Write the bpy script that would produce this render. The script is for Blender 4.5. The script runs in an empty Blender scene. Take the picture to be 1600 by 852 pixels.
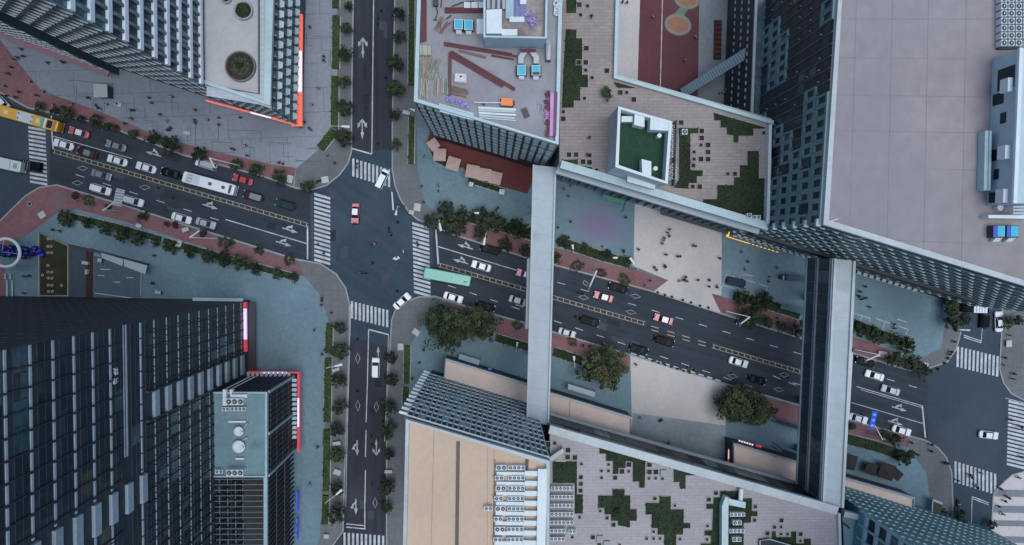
import bpy, math, random
from mathutils import Vector, Matrix
random.seed(7)
C = bpy.context.scene.collection
SC = bpy.context.scene
R = math.radians

# ---------------------------------------------------------------- camera, sky, sun, exposure
CAMH, FPX = 174.0, 1186.0            # flying height (m) and focal length (px of the 1600 px wide photo)
fwd = Vector((25, -33, -FPX)).normalized()
rgt = fwd.cross(Vector((0, 1, 0))).normalized()
upv = rgt.cross(fwd)
cam = bpy.data.cameras.new('camera')
cam.sensor_width = 36.0
cam.lens = 36.0 * FPX / 1600.0
cam.clip_end = 6000
camo = bpy.data.objects.new('camera', cam)
C.objects.link(camo)
camo.matrix_world = Matrix((
    (rgt.x, upv.x, -fwd.x, 0), (rgt.y, upv.y, -fwd.y, 0), (rgt.z, upv.z, -fwd.z, CAMH), (0, 0, 0, 1)))
SC.camera = camo

SUN_EL, SUN_AZ = 80.0, 120.0         # elevation, compass-like azimuth of a veiled sun
w = bpy.data.worlds.new('World')
SC.world = w
w.use_nodes = True
wn = w.node_tree
bg = wn.nodes['Background']
sky = wn.nodes.new('ShaderNodeTexSky')
sky.sky_type = 'NISHITA'
sky.sun_disc = False
sky.sun_elevation = R(SUN_EL)
sky.sun_rotation = R(SUN_AZ)
sky.air_density = 1.0
sky.dust_density = 1.0
sky.ozone_density = 3.0
wn.links.new(sky.outputs[0], bg.inputs[0])
bg.inputs[1].default_value = 0.105
sl = bpy.data.lights.new('sun', 'SUN')
sl.energy = 1.7
sl.angle = R(44)
sl.color = (1.0, 0.975, 0.94)
so = bpy.data.objects.new('sun', sl)
C.objects.link(so)
az = R(SUN_AZ)
sdir = Vector((math.sin(az) * math.cos(R(SUN_EL)), math.cos(az) * math.cos(R(SUN_EL)), math.sin(R(SUN_EL))))
so.rotation_euler = (-sdir).to_track_quat('-Z', 'Y').to_euler()
SC.view_settings.view_transform = 'Standard'
SC.view_settings.look = 'None'
SC.view_settings.gamma = 1.0
SC.view_settings.exposure = 0.38
SC.render.film_transparent = False
SC.cycles.max_bounces = 5
SC.cycles.diffuse_bounces = 3


# ---------------------------------------------------------------- helpers
def P(px, py, z=0.0):
    """the place at height z that stands at pixel (px, py) of the photograph"""
    d = fwd * FPX + rgt * (px - 800) + upv * (426 - py)
    t = (z - CAMH) / d.z
    return Vector((d.x * t, d.y * t, z))


def mpp(z=0.0):
    return (CAMH - z) / FPX


def PP(pts, z=0.0):
    return [P(a, b, z).to_2d() for a, b in pts]


def ZP(pts, ox, oy, s):
    return [(ox + a * s, oy + b * s) for a, b in pts]


def area(poly):
    return 0.5 * sum(poly[i][0] * poly[(i + 1) % len(poly)][1] - poly[(i + 1) % len(poly)][0] * poly[i][1] for i in range(len(poly)))


# ---- materials
MATS = {}


def mat(name, col, rough=0.8, var=0.12, s1=0.06, s2=1.3, bump=0.0, bs=6.0, metal=0.0, rnd=0.0, spec=0.5,
        pattern=None, emit=None, coat=0.0, stain=None, streak=None):
    if name in MATS:
        return MATS[name]
    tint = lambda c: (c[0] * .90, c[1] * 1.0, min(.9, c[2] * 1.08))
    col = tint(col)
    if pattern:
        pattern = pattern[:4] + (tint(pattern[4]), tint(pattern[5]), pattern[6])
    if stain:
        stain = (tint(stain[0]),) + stain[1:]
    m = bpy.data.materials.new(name)
    m.use_nodes = True
    nt = m.node_tree
    N, L = nt.nodes, nt.links
    b = N['Principled BSDF']
    b.inputs['Roughness'].default_value = rough
    b.inputs['Metallic'].default_value = metal
    b.inputs['Specular IOR Level'].default_value = spec
    b.inputs['Coat Weight'].default_value = coat
    tc = N.new('ShaderNodeTexCoord')
    cur = N.new('ShaderNodeRGB')
    cur.outputs[0].default_value = (*col, 1)
    out = cur.outputs[0]
    if pattern:
        br = N.new('ShaderNodeTexBrick')
        bw, bh, mort, off, c2, mc, rot = pattern
        br.offset = off
        br.inputs['Scale'].default_value = 1.0
        br.inputs['Brick Width'].default_value = bw
        br.inputs['Row Height'].default_value = bh
        br.inputs['Mortar Size'].default_value = mort
        br.inputs['Mortar Smooth'].default_value = 0.3
        br.inputs['Color1'].default_value = (*col, 1)
        br.inputs['Color2'].default_value = (*c2, 1)
        br.inputs['Mortar'].default_value = (*mc, 1)
        mp = N.new('ShaderNodeMapping')
        mp.inputs['Rotation'].default_value = (0, 0, rot)
        L.new(tc.outputs['Object'], mp.inputs[0])
        L.new(mp.outputs[0], br.inputs['Vector'])
        out = br.outputs['Color']

    def noise_mul(prev, scale, amt, detail, lo=0.3, hi=0.7, tint=None):
        n = N.new('ShaderNodeTexNoise')
        n.inputs['Scale'].default_value = scale
        n.inputs['Detail'].default_value = detail
        L.new(tc.outputs['Object'], n.inputs['Vector'])
        rp = N.new('ShaderNodeMapRange')
        rp.inputs['From Min'].default_value = lo
        rp.inputs['From Max'].default_value = hi
        rp.inputs['To Min'].default_value = 1 - amt
        rp.inputs['To Max'].default_value = 1 + amt
        L.new(n.outputs[0], rp.inputs[0])
        mx = N.new('ShaderNodeVectorMath')
        mx.operation = 'SCALE'
        L.new(prev, mx.inputs[0])
        L.new(rp.outputs[0], mx.inputs['Scale'])
        return mx.outputs[0]
    if var > 0:
        out = noise_mul(out, s1, var, 6)
        out = noise_mul(out, s2, var * 0.6, 4)
    if streak:                                          # wear drawn out along the way the traffic runs
        rot, along, across, amt = streak
        mp = N.new('ShaderNodeMapping')
        mp.vector_type = 'TEXTURE'
        mp.inputs['Rotation'].default_value = (0, 0, rot)
        mp.inputs['Scale'].default_value = (along, across, 1)
        L.new(tc.outputs['Object'], mp.inputs[0])
        n = N.new('ShaderNodeTexNoise')
        n.inputs['Scale'].default_value = 1.0
        n.inputs['Detail'].default_value = 3
        L.new(mp.outputs[0], n.inputs['Vector'])
        rp = N.new('ShaderNodeMapRange')
        rp.inputs['From Min'].default_value = .3
        rp.inputs['From Max'].default_value = .7
        rp.inputs['To Min'].default_value = 1 - amt
        rp.inputs['To Max'].default_value = 1 + amt
        L.new(n.outputs[0], rp.inputs[0])
        mx = N.new('ShaderNodeVectorMath')
        mx.operation = 'SCALE'
        L.new(out, mx.inputs[0])
        L.new(rp.outputs[0], mx.inputs['Scale'])
        out = mx.outputs[0]
    if stain:
        scol, sscale, slo, shi = stain
        n = N.new('ShaderNodeTexNoise')
        n.inputs['Scale'].default_value = sscale
        n.inputs['Detail'].default_value = 5
        L.new(tc.outputs['Object'], n.inputs['Vector'])
        rp = N.new('ShaderNodeMapRange')
        rp.inputs['From Min'].default_value = slo
        rp.inputs['From Max'].default_value = shi
        L.new(n.outputs[0], rp.inputs[0])
        mx = N.new('ShaderNodeMixRGB')
        L.new(rp.outputs[0], mx.inputs[0])
        L.new(out, mx.inputs[1])
        mx.inputs[2].default_value = (*scol, 1)
        out = mx.outputs[0]
    if rnd > 0:
        oi = N.new('ShaderNodeObjectInfo')
        rp = N.new('ShaderNodeMapRange')
        rp.inputs['To Min'].default_value = 1 - rnd
        rp.inputs['To Max'].default_value = 1 + rnd
        L.new(oi.outputs['Random'], rp.inputs[0])
        mx = N.new('ShaderNodeVectorMath')
        mx.operation = 'SCALE'
        L.new(out, mx.inputs[0])
        L.new(rp.outputs[0], mx.inputs['Scale'])
        out = mx.outputs[0]
    L.new(out, b.inputs['Base Color'])
    if bump > 0:
        n = N.new('ShaderNodeTexNoise')
        n.inputs['Scale'].default_value = bs
        n.inputs['Detail'].default_value = 4
        L.new(tc.outputs['Object'], n.inputs['Vector'])
        bp = N.new('ShaderNodeBump')
        bp.inputs['Strength'].default_value = bump
        bp.inputs['Distance'].default_value = 0.1
        L.new(n.outputs[0], bp.inputs['Height'])
        L.new(bp.outputs[0], b.inputs['Normal'])
    if emit:
        b.inputs['Emission Color'].default_value = (*emit[:3], 1)
        b.inputs['Emission Strength'].default_value = emit[3]
    MATS[name] = m
    return m


# ---- meshes
class MB:
    def __init__(s):
        s.v, s.f, s.m = [], [], []

    def face(s, pts, mi=0):
        i = len(s.v)
        s.v += [tuple(p) for p in pts]
        s.f.append(tuple(range(i, i + len(pts))))
        s.m.append(mi)

    def prism(s, poly, z0, z1, mi=0, bottom=True, top_mi=None):
        if area(poly) < 0:
            poly = poly[::-1]
        n, i = len(poly), len(s.v)
        s.v += [(p[0], p[1], z0) for p in poly] + [(p[0], p[1], z1) for p in poly]
        for k in range(n):
            j = (k + 1) % n
            s.f.append((i + k, i + j, i + n + j, i + n + k))
            s.m.append(mi)
        s.f.append(tuple(i + n + k for k in range(n)))
        s.m.append(mi if top_mi is None else top_mi)
        if bottom:
            s.f.append(tuple(i + n - 1 - k for k in range(n)))
            s.m.append(mi)

    def sheet(s, poly, z, mi=0):
        if area(poly) < 0:
            poly = poly[::-1]
        s.face([(p[0], p[1], z) for p in poly], mi)

    def box(s, cx, cy, z0, sx, sy, sz, rot=0.0, mi=0):
        c, n = math.cos(rot), math.sin(rot)
        s.prism([(cx + a * sx / 2 * c - b * sy / 2 * n, cy + a * sx / 2 * n + b * sy / 2 * c)
                 for a, b in ((-1, -1), (1, -1), (1, 1), (-1, 1))], z0, z0 + sz, mi)

    def hexa(s, b4, t4, mi=0):
        i = len(s.v)
        s.v += [tuple(p) for p in b4] + [tuple(p) for p in t4]
        for f in ((3, 2, 1, 0), (4, 5, 6, 7), (0, 1, 5, 4), (1, 2, 6, 5), (2, 3, 7, 6), (3, 0, 4, 7)):
            s.f.append(tuple(i + k for k in f))
            s.m.append(mi)

    def loft(s, rings, mi=0, cap=True):
        n, i = len(rings[0]), len(s.v)
        for r in rings:
            s.v += [tuple(p) for p in r]
        for a in range(len(rings) - 1):
            for k in range(n):
                j = (k + 1) % n
                s.f.append((i + a * n + k, i + a * n + j, i + (a + 1) * n + j, i + (a + 1) * n + k))
                s.m.append(mi)
        if cap:
            s.f.append(tuple(i + n - 1 - k for k in range(n)))
            s.f.append(tuple(i + (len(rings) - 1) * n + k for k in range(n)))
            s.m += [mi, mi]

    def cyl(s, c, r, z0, z1, n=12, r2=None, mi=0):
        r2 = r if r2 is None else r2
        s.loft([[(c[0] + q * math.cos(2 * math.pi * k / n), c[1] + q * math.sin(2 * math.pi * k / n), z) for k in range(n)]
                for q, z in ((r, z0), (r2, z1))], mi)

    def tube(s, pts, r, n=6, mi=0):
        pts = [Vector(p) for p in pts]
        rs = r if isinstance(r, (list, tuple)) else [r] * len(pts)
        rings = []
        for k, p in enumerate(pts):
            d = (pts[min(k + 1, len(pts) - 1)] - pts[max(k - 1, 0)]).normalized()
            a = d.cross(Vector((0, 0, 1)))
            if a.length < 1e-3:
                a = Vector((1, 0, 0))
            a.normalize()
            b = d.cross(a)
            rings.append([p + (a * math.cos(2 * math.pi * q / n) + b * math.sin(2 * math.pi * q / n)) * rs[k] for q in range(n)])
        s.loft(rings, mi)

    def torus(s, c, R0, r, n=24, k=6, mi=0, flat=1.0):
        i = len(s.v)
        for a in range(n):
            t = 2 * math.pi * a / n
            for b in range(k):
                u = 2 * math.pi * b / k
                q = R0 + r * math.cos(u)
                s.v.append((c[0] + q * math.cos(t), c[1] + q * math.sin(t), c[2] + r * flat * math.sin(u)))
        for a in range(n):
            for b in range(k):
                a2, b2 = (a + 1) % n, (b + 1) % k
                s.f.append((i + a * k + b, i + a2 * k + b, i + a2 * k + b2, i + a * k + b2))
                s.m.append(mi)

    def ball(s, c, r, n=10, k=6, sz=1.0, mi=0):
        rings = []
        for a in range(1, k):
            t = math.pi * a / k
            rings.append([(c[0] + r * math.sin(t) * math.cos(2 * math.pi * b / n), c[1] + r * math.sin(t) * math.sin(2 * math.pi * b / n),
                           c[2] - r * sz * math.cos(t)) for b in range(n)])
        s.loft(rings, mi)

    def strip(s, pts, wd, z0, z1, mi=0, closed=False):
        """a band of width wd along a ground polyline"""
        pts = [Vector((p[0], p[1])) for p in pts]
        n = len(pts)
        off = []
        for k in range(n):
            a = pts[k - 1] if (k > 0 or closed) else pts[k]
            b = pts[(k + 1) % n] if (k < n - 1 or closed) else pts[k]
            d = (b - a).normalized()
            off.append(Vector((-d.y, d.x)) * wd / 2)
        for k in range(n if closed else n - 1):
            j = (k + 1) % n
            q = [pts[k] - off[k], pts[j] - off[j], pts[j] + off[j], pts[k] + off[k]]
            if z1 > z0:
                s.prism(q, z0, z1, mi)
            else:
                s.sheet(q, z0, mi)

    def build(s, name, mats, parent=None, smooth=False, org=None):
        me = bpy.data.meshes.new(name)
        if org is None:
            org = ORG.get(parent.name, Vector((0, 0, 0))) if parent else Vector((0, 0, 0))
        me.from_pydata([(p[0] - org[0], p[1] - org[1], p[2] - org[2]) for p in s.v], [], s.f)
        mats = mats if isinstance(mats, (list, tuple)) else [mats]
        for m in mats:
            me.materials.append(m)
        if len(mats) > 1:
            me.polygons.foreach_set('material_index', s.m)
        if smooth:
            me.polygons.foreach_set('use_smooth', [True] * len(s.f))
        me.update()
        o = bpy.data.objects.new(name, me)
        C.objects.link(o)
        if parent:
            o.parent = parent
            ORG[o.name] = org
        else:
            o.location = org
        return o


ORG = {}
LABELS = []      # (object, label, sort key, words for the order)


def tag(o, label, cat=None, group=None, at=None, order='from the left'):
    o['label'] = label
    if cat:
        o['category'] = cat
    if group:
        o['group'] = group
    LABELS.append((o, label, at, order))
    return o


def thing(name, label, cat, loc=(0, 0, 0), rz=0.0, group=None, at=None, order='from the left'):
    o = bpy.data.objects.new(name, None)
    o.empty_display_size = 0.5
    C.objects.link(o)
    o.location = loc
    o.rotation_euler = (0, 0, rz)
    if rz == 0:
        ORG[o.name] = Vector(loc)
    return tag(o, label, cat, group, at, order)


def solo(mb, name, mats, label, cat, group=None, at=None, order='from the left', smooth=False):
    """a thing that is one mesh"""
    n = len(mb.v)
    org = Vector((sum(v[0] for v in mb.v) / n, sum(v[1] for v in mb.v) / n, min(v[2] for v in mb.v)))
    return tag(mb.build(name, mats, smooth=smooth, org=org), label, cat, group, at, order)


def struct(mb, name, m):
    o = mb.build(name, m)
    o['kind'] = 'structure'
    return o


KIDS = {}


def kids(o):
    if o.name not in KIDS:
        KIDS[o.name] = [c for c in o.children]
    return KIDS[o.name]


def dup(src, loc, rz=0.0, scale=None, label=None, group=None, at=None, order='from the left', paint=None):
    r = src.copy()
    C.objects.link(r)
    r.location = loc
    r.rotation_euler = (0, 0, rz)
    if scale:
        r.scale = scale
    for ch in kids(src):
        c = ch.copy()
        C.objects.link(c)
        c.parent = r
        for g in kids(ch):
            d = g.copy()
            C.objects.link(d)
            d.parent = c
            recolour(d, paint)
        recolour(c, paint)
    tag(r, label, None, group, at, order)
    return r


def recolour(o, paint):
    if paint and len(o.material_slots):
        k = o.name.split('.')[0]
        if k in paint:
            o.material_slots[0].link = 'OBJECT'
            o.material_slots[0].material = paint[k]


# ---- wall frames
class Wall:
    def __init__(s, A, B, cen):
        s.A = Vector((A[0], A[1]))
        d = Vector((B[0], B[1])) - s.A
        s.L = d.length
        s.u = d.normalized()
        s.n = Vector((-s.u.y, s.u.x))
        if s.n.dot(s.A + d * 0.5 - Vector((cen[0], cen[1]))) < 0:
            s.n = -s.n
        s.sgn = 1 if s.u.x * s.n.y - s.u.y * s.n.x > 0 else -1

    def at(s, u, d):
        return s.A + s.u * u + s.n * d

    def p(s, u, d, z):
        q = s.at(u, d)
        return (q.x, q.y, z)

    def slab(s, mb, upoly, z0, z1, mi=0):
        mb.prism([s.at(u, d) for u, d in upoly], z0, z1, mi)

    def bar(s, mb, u0, u1, d0, d1, z0, z1, mi=0):
        mb.prism([s.at(u0, d0), s.at(u1, d0), s.at(u1, d1), s.at(u0, d1)], z0, z1, mi)

    def pane(s, mb, u0, u1, d, z0, z1, mi=0):
        q = [s.p(u0, d, z0), s.p(u1, d, z0), s.p(u1, d, z1), s.p(u0, d, z1)]
        mb.face(q if s.sgn < 0 else q[::-1], mi)


def cen2(poly):
    return Vector((sum(p[0] for p in poly) / len(poly), sum(p[1] for p in poly) / len(poly)))


# ---------------------------------------------------------------- materials
asphalt = mat('asphalt', (.034, .054, .074), .85, .16, .05, 1.2, .15, 12, stain=((.075, .085, .095), .035, .52, .75))
asphalt_dark = mat('asphalt_dark', (.026, .036, .050), .85, .14, .06, 1.5, .15, 12, streak=(R(-16.8), 30, 1.1, .22), stain=((.044, .056, .073), .09, .56, .72))
asphalt_side = mat('asphalt_side_street', (.028, .032, .043), .85, .14, .06, 1.5, .15, 12, streak=(R(90), 30, 1.1, .22), stain=((.045, .05, .062), .10, .56, .75))
asphalt_blue = mat('asphalt_junction', (.031, .055, .078), .85, .16, .05, 1.2, .15, 12, streak=(R(-35), 26, 1.6, .16), stain=((.058, .088, .112), .06, .52, .8))
road_paint = mat('road_paint', (.50, .50, .50), .7, .28, .5, 3.0)
arrow_paint = mat('arrow_paint', (.40, .40, .41), .7, .30, .8, 4.0)
road_paint_old = mat('road_paint_worn', (.40, .31, .20), .7, .25, .6, 4.0)
teal_paving = mat('teal_paving', (.148, .225, .252), .75, .18, .05, 1.0, .05, 5,
                  pattern=(2.4, 2.4, .03, 0, (.155, .232, .258), (.12, .188, .213), R(-17)), stain=((.102, .158, .19), .045, .46, .74))
plaza_paving = mat('plaza_paving', (.225, .245, .275), .75, .15, .07, 1.1, .05, 5,
                   pattern=(8.5, 5.5, .10, .45, (.235, .25, .28), (.165, .18, .20), R(-2)), stain=((.19, .205, .235), .08, .5, .72))
pale_paving = mat('pale_paving', (.58, .505, .465), .8, .10, .06, 1.2, .05, 5,
                  pattern=(3.0, 3.0, .03, 0, (.595, .52, .48), (.50, .445, .42), R(-17)), stain=((.42, .385, .375), .06, .44, .74))
brick_paving = mat('brick_paving', (.215, .092, .098), .85, .18, .12, 1.4, .05, 6,
                   pattern=(1.2, .6, .04, .5, (.235, .105, .11), (.17, .09, .092), R(-17)), stain=((.19, .13, .135), .15, .5, .75))
grey_paving = mat('grey_paving', (.135, .138, .138), .8, .15, .1, 1.3, .05, 6,
                  pattern=(1.8, 1.8, .04, 0, (.145, .147, .147), (.105, .108, .11), 0))
kerb_m = mat('kerb_stone', (.31, .31, .30), .8, .12)
white_wall = mat('white_wall', (.68, .70, .67), .7, .06, .2, 1.5)
teal_metal = mat('teal_metal', (.32, .43, .46), .5, .10, .15, 1.2)
pale_teal = mat('pale_teal_panel', (.43, .53, .52), .55, .10, .15, 1.0)
ledge_m = mat('pale_ledge', (.46, .475, .45), .7, .12, .15, 1.4)
fin_grey = mat('grey_fin', (.25, .31, .34), .6, .10, .2, 1.0)
fin_white = mat('white_fin', (.78, .80, .80), .6, .06, .2, 1.0)
glass_dark = mat('dark_glazing', (.017, .030, .038), .3, .25, .3, .9, spec=.2)
glass_teal = mat('teal_glazing', (.045, .10, .11), .2, .3, .25, .9)
glass_blue = mat('blue_glazing', (.07, .14, .19), .2, .3, .3, .9)
glass_warm = mat('warm_glazing', (.06, .06, .05), .25, .3, .3, .9)
facade_dark = mat('dark_cladding', (.025, .037, .044), .6, .2, .2, 1.2)
roof_lilac = mat('lilac_roof', (.305, .255, .245), .85, .12, .045, .5, .05, 4, stain=((.245, .225, .235), .035, .48, .75))
roof_beige = mat('beige_roof', (.57, .40, .275), .85, .08, .06, .9, .04, 4)
roof_pale_beige = mat('pale_beige_roof', (.84, .62, .50), .85, .08, .10, .9, .04, 4, stain=((.66, .50, .41), .14, .5, .78))
roof_grey = mat('grey_roof', (.45, .42, .395), .85, .10, .07, .9, stain=((.36, .345, .335), .10, .5, .7))
roof_teal = mat('teal_roof', (.17, .26, .28), .8, .15, .12, 1.0, stain=((.10, .15, .17), .25, .6, .8))
roof_work = mat('building_site_roof', (.285, .265, .27), .85, .12, .10, 1.0, stain=((.35, .335, .33), .12, .5, .75))
garden_paving = mat('garden_paving', (.33, .265, .24), .85, .12, .08, 1.4, .05, 6,
                    pattern=(1.9, .62, .035, .5, (.29, .235, .215), (.215, .175, .16), 0))
garden_paving2 = mat('pale_garden_paving', (.39, .345, .33), .85, .10, .08, 1.4, .05, 6,
                     pattern=(1.9, .62, .03, .5, (.36, .32, .31), (.27, .24, .23), 0))
soil = mat('soil', (.022, .019, .018), .95, .25, .5, 3.0)
pit_rim = mat('pit_rim', (.37, .31, .28), .85, .1)
lawn_m = mat('lawn', (.022, .036, .014), .95, .35, .12, 1.6, .4, 9)
turf_m = mat('green_turf', (.014, .052, .026), .9, .2, .15, 1.2)
leaf_a = mat('leaf_dark', (.018, .031, .017), .7, .25, .5, 2.0, rnd=.25, spec=.3)
leaf_b = mat('leaf_mid', (.040, .060, .026), .7, .25, .5, 2.0, rnd=.40, spec=.3)
leaf_c = mat('leaf_light', (.062, .084, .030), .7, .25, .5, 2.0, rnd=.2, spec=.3)
leaf_o = mat('leaf_olive', (.085, .088, .036), .7, .25, .5, 2.0, rnd=.15, spec=.3)
leaf_r = mat('leaf_red', (.075, .030, .032), .7, .25, .5, 2.0, rnd=.2, spec=.3)
bark = mat('bark', (.06, .05, .04), .95, .2)
hedge_core = mat('hedge_core', (.030, .050, .018), .95, .3, .4, 3.0, .6, 8)
hedge_leaf = mat('hedge_leaf', (.075, .115, .028), .8, .3, .4, 3.0)
rubber = mat('tyre_rubber', (.015, .015, .016), .9, .05)
car_glass = mat('car_glass', (.014, .018, .022), .12, .0, spec=.6)
lamp_w = mat('headlight_lens', (.7, .7, .68), .2, 0)
lamp_r = mat('taillight_lens', (.30, .02, .02), .3, 0)
steel = mat('steel', (.30, .33, .35), .45, .08, metal=.3)
steel_dark = mat('dark_steel', (.032, .037, .042), .5, .1)
lamp_post_m = mat('white_post', (.62, .64, .64), .5, .05)
beam_red = mat('red_oxide_steel', (.115, .022, .030), .6, .15)
timber = mat('timber', (.42, .29, .20), .85, .2, .5, 4.0, rnd=.1)
cyan_m = mat('cyan_sheet', (.03, .42, .55), .45, .10)
fan_dark = mat('fan_grille', (.03, .033, .036), .6, .1)
ac_white = mat('ac_casing', (.66, .67, .64), .55, .08)
canvas_m = mat('beige_canvas', (.55, .37, .31), .85, .08, .3, 2.0)
deck_red = mat('red_deck', (.145, .032, .026), .8, .15, .15, 1.5)
court_red = mat('red_court', (.125, .038, .044), .85, .14, .1, 1.0)
skin_m = mat('skin', (.30, .20, .15), .6, 0)
hair_m = mat('hair', (.012, .010, .010), .7, 0)
neon_red = mat('neon_red', (.6, .08, .05), .5, 0, emit=(1.0, .17, .10, .55))
neon_white = mat('neon_white', (.8, .7, .8), .5, 0, emit=(1.0, .72, .72, .55))
neon_pink = mat('sign_red', (.45, .05, .07), .5, 0, emit=(1.0, .06, .10, .22))
neon_violet = mat('neon_violet', (.6, .5, .9), .5, 0, emit=(.75, .60, 1.0, .6))
neon_blue = mat('neon_blue', (.05, .10, .6), .5, 0, emit=(.06, .12, 1.0, .10))
neon_yellow = mat('neon_yellow', (.8, .45, .05), .5, 0, emit=(1.0, .45, .03, .7))

# ---------------------------------------------------------------- ground, roads, pavements
g = MB()
g.sheet([(-1500, -1500), (1500, -1500), (1500, 1500), (-1500, 1500)], 0.0)
struct(g, 'ground', asphalt)
AV = -16.8                                             # heading of the avenue
g = MB()
g.sheet(PP([(545, -80), (622, -80), (616, 235), (549, 235)]), .0030)
struct(g, 'road', asphalt_side)
g = MB()
g.sheet(PP([(543, 525), (612, 545), (607, 900), (532, 900)]), .0035)
struct(g, 'road', asphalt_side)
g = MB()
g.sheet(PP([(78, 160), (484, 290), (486, 425), (78, 292)]), .0040)
struct(g, 'road', asphalt_dark)
g = MB()
g.sheet(PP([(676, 345), (1330, 552), (1450, 590), (1450, 705), (1330, 665), (676, 485)]), .0045)
struct(g, 'road', asphalt_dark)
g = MB()
g.sheet(PP([(486, 285), (549, 235), (616, 235), (676, 345), (676, 485), (612, 520), (543, 520), (486, 425)]), .0050)
struct(g, 'road', asphalt_blue)

KERBS = {
    'nw': [(-60, 120), (0, 145), (44, 169), (160, 194), (284, 242), (412, 276), (462, 294), (486, 297), (510, 290), (530, 274), (544, 255), (549, 238), (550, 120), (552, 0), (553, -90)],
    'sw': [(-60, 365), (0, 345), (40, 306), (62, 293), (89, 289), (182, 317), (245, 337), (343, 368), (462, 405), (500, 412), (525, 428), (540, 450), (546, 475), (546, 530), (541, 660), (538, 760), (536, 830), (520, 852), (505, 870), (500, 920)],
    'nm': [(618, -90), (617, 0), (613, 200), (613, 265), (617, 290), (626, 312), (638, 330), (652, 343), (710, 367), (824, 403), (870, 415), (1008, 452), (1126, 490), (1242, 526), (1335, 553), (1420, 579), (1446, 577), (1480, 566), (1494, 546), (1501, 520), (1503, 476), (1509, 380), (1516, -90)],
    'sm': [(604, 920), (604, 700), (605, 620), (610, 530), (612, 500), (618, 484), (632, 472), (655, 464), (680, 463), (724, 477), (775, 492), (822, 505), (862, 518), (984, 554), (1082, 585), (1134, 600), (1252, 634), (1325, 656), (1446, 688), (1466, 700), (1479, 715), (1487, 738), (1489, 790), (1487, 920)],
    'ne': [(1566, -90), (1567, 476), (1563, 558), (1562, 577), (1568, 598), (1580, 615), (1605, 628), (1720, 662)],
    'se': [(1548, 920), (1548, 852), (1552, 774), (1560, 762), (1570, 752), (1582, 742), (1600, 737), (1720, 772)],
}
CLOSE = {'nw': [(-60, -90)], 'sw': [(-60, 920)], 'nm': [], 'sm': [], 'ne': [(1720, -90)], 'se': [(1720, 920)]}
for k, pts in KERBS.items():
    g = MB()
    g.prism(PP(pts + CLOSE[k], .12), -.3, .12)
    struct(g, 'pavement', {'nw': plaza_paving, 'sw': teal_paving, 'nm': teal_paving, 'sm': teal_paving, 'ne': grey_paving, 'se': pale_paving}[k])
    g = MB()
    g.strip(PP(pts, .12), .30, .10, .155)
    struct(g, 'kerb', kerb_m)


PZ = [.122]
RZN = [.008]


def nextz(z=None):
    if z is not None and z > .1:
        PZ[0] += .0010
        return PZ[0]
    RZN[0] += .0006
    return RZN[0]


def patch(pts, m, z=.124, name='pavement'):
    b = MB()
    z = nextz(z)
    b.sheet(PP(pts, z), z)
    return struct(b, name, m)


# brick paths along the avenue
patch([(-50, 40), (0, 62), (40, 112), (65, 142), (150, 172), (240, 210), (300, 228), (350, 240), (430, 258), (462, 262), (458, 291), (412, 275), (284, 240), (160, 193), (44, 167), (0, 143), (-50, 120)], brick_paving)
patch([(0, 347), (40, 307), (62, 294), (89, 291), (182, 319), (245, 339), (343, 370), (455, 405), (468, 408), (476, 432), (440, 425), (300, 380), (200, 348), (120, 327), (90, 332), (50, 362), (20, 380), (0, 395), (-40, 420), (-40, 365)], brick_paving)
patch([(700, 366), (824, 405), (870, 417), (1008, 454), (1020, 456), (1044, 438), (985, 420), (870, 388), (790, 352), (730, 345), (695, 352)], brick_paving)
patch([(1112, 459), (1126, 488), (1242, 524), (1335, 551), (1420, 577), (1438, 574), (1425, 560), (1340, 528), (1250, 502), (1180, 478)], brick_paving)
patch([(690, 470), (724, 479), (775, 494), (862, 520), (984, 556), (982, 582), (930, 570), (860, 548), (775, 520), (700, 500)], brick_paving)
patch([(1134, 602), (1252, 636), (1325, 658), (1420, 682), (1425, 700), (1370, 690), (1320, 678), (1240, 662), (1140, 630)], brick_paving)
patch([(-40, 425), (8, 412), (8, 470), (-40, 470)], brick_paving, .126)
# pale plazas crossing the avenue
patch([(990, 318), (1040, 332), (1128, 362), (1127, 462), (1112, 459), (1126, 489), (1020, 457), (1044, 438), (988, 415)], pale_paving)
patch([(985, 556), (1082, 586), (1133, 600), (1134, 720), (1120, 722), (988, 690)], pale_paving)
patch([(988, 645), (1134, 665), (1134, 724), (988, 692)], mat('worn_paving', (.27, .30, .31), .8, .16, .1, 1.0), .128)
patch([(652, 560), (700, 560), (690, 600), (640, 640), (636, 560)], teal_paving, .126)
# grey pavements by the junction and along the cross street
patch([(462, 264), (500, 232), (527, 215), (527, -80), (551, -80), (550, 120), (548, 238), (543, 254), (529, 273), (509, 289), (486, 296), (460, 292)], grey_paving, .128)
patch([(476, 432), (466, 408), (500, 413), (524, 429), (539, 451), (545, 476), (545, 530), (540, 660), (536, 830), (520, 850), (505, 868), (500, 920), (470, 920), (500, 840), (506, 700), (513, 500), (500, 462)], grey_paving)
patch([(619, -80), (614, 200), (614, 265), (618, 290), (627, 312), (639, 330), (652, 342), (690, 357), (697, 345), (664, 318), (652, 262), (650, 160), (652, -80)], grey_paving)
patch([(605, 920), (605, 700), (606, 620), (611, 530), (613, 500), (619, 485), (633, 473), (655, 465), (690, 467), (690, 488), (660, 510), (640, 540), (632, 640), (632, 920)], grey_paving)
patch([(1482, 480), (1502, 477), (1500, 520), (1493, 546), (1479, 565), (1446, 576), (1425, 578), (1438, 560), (1470, 545)], grey_paving)
patch([(1418, 683), (1446, 689), (1465, 701), (1478, 716), (1486, 739), (1488, 790), (1486, 920), (1460, 920), (1455, 790), (1448, 740), (1420, 700)], grey_paving)
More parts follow.
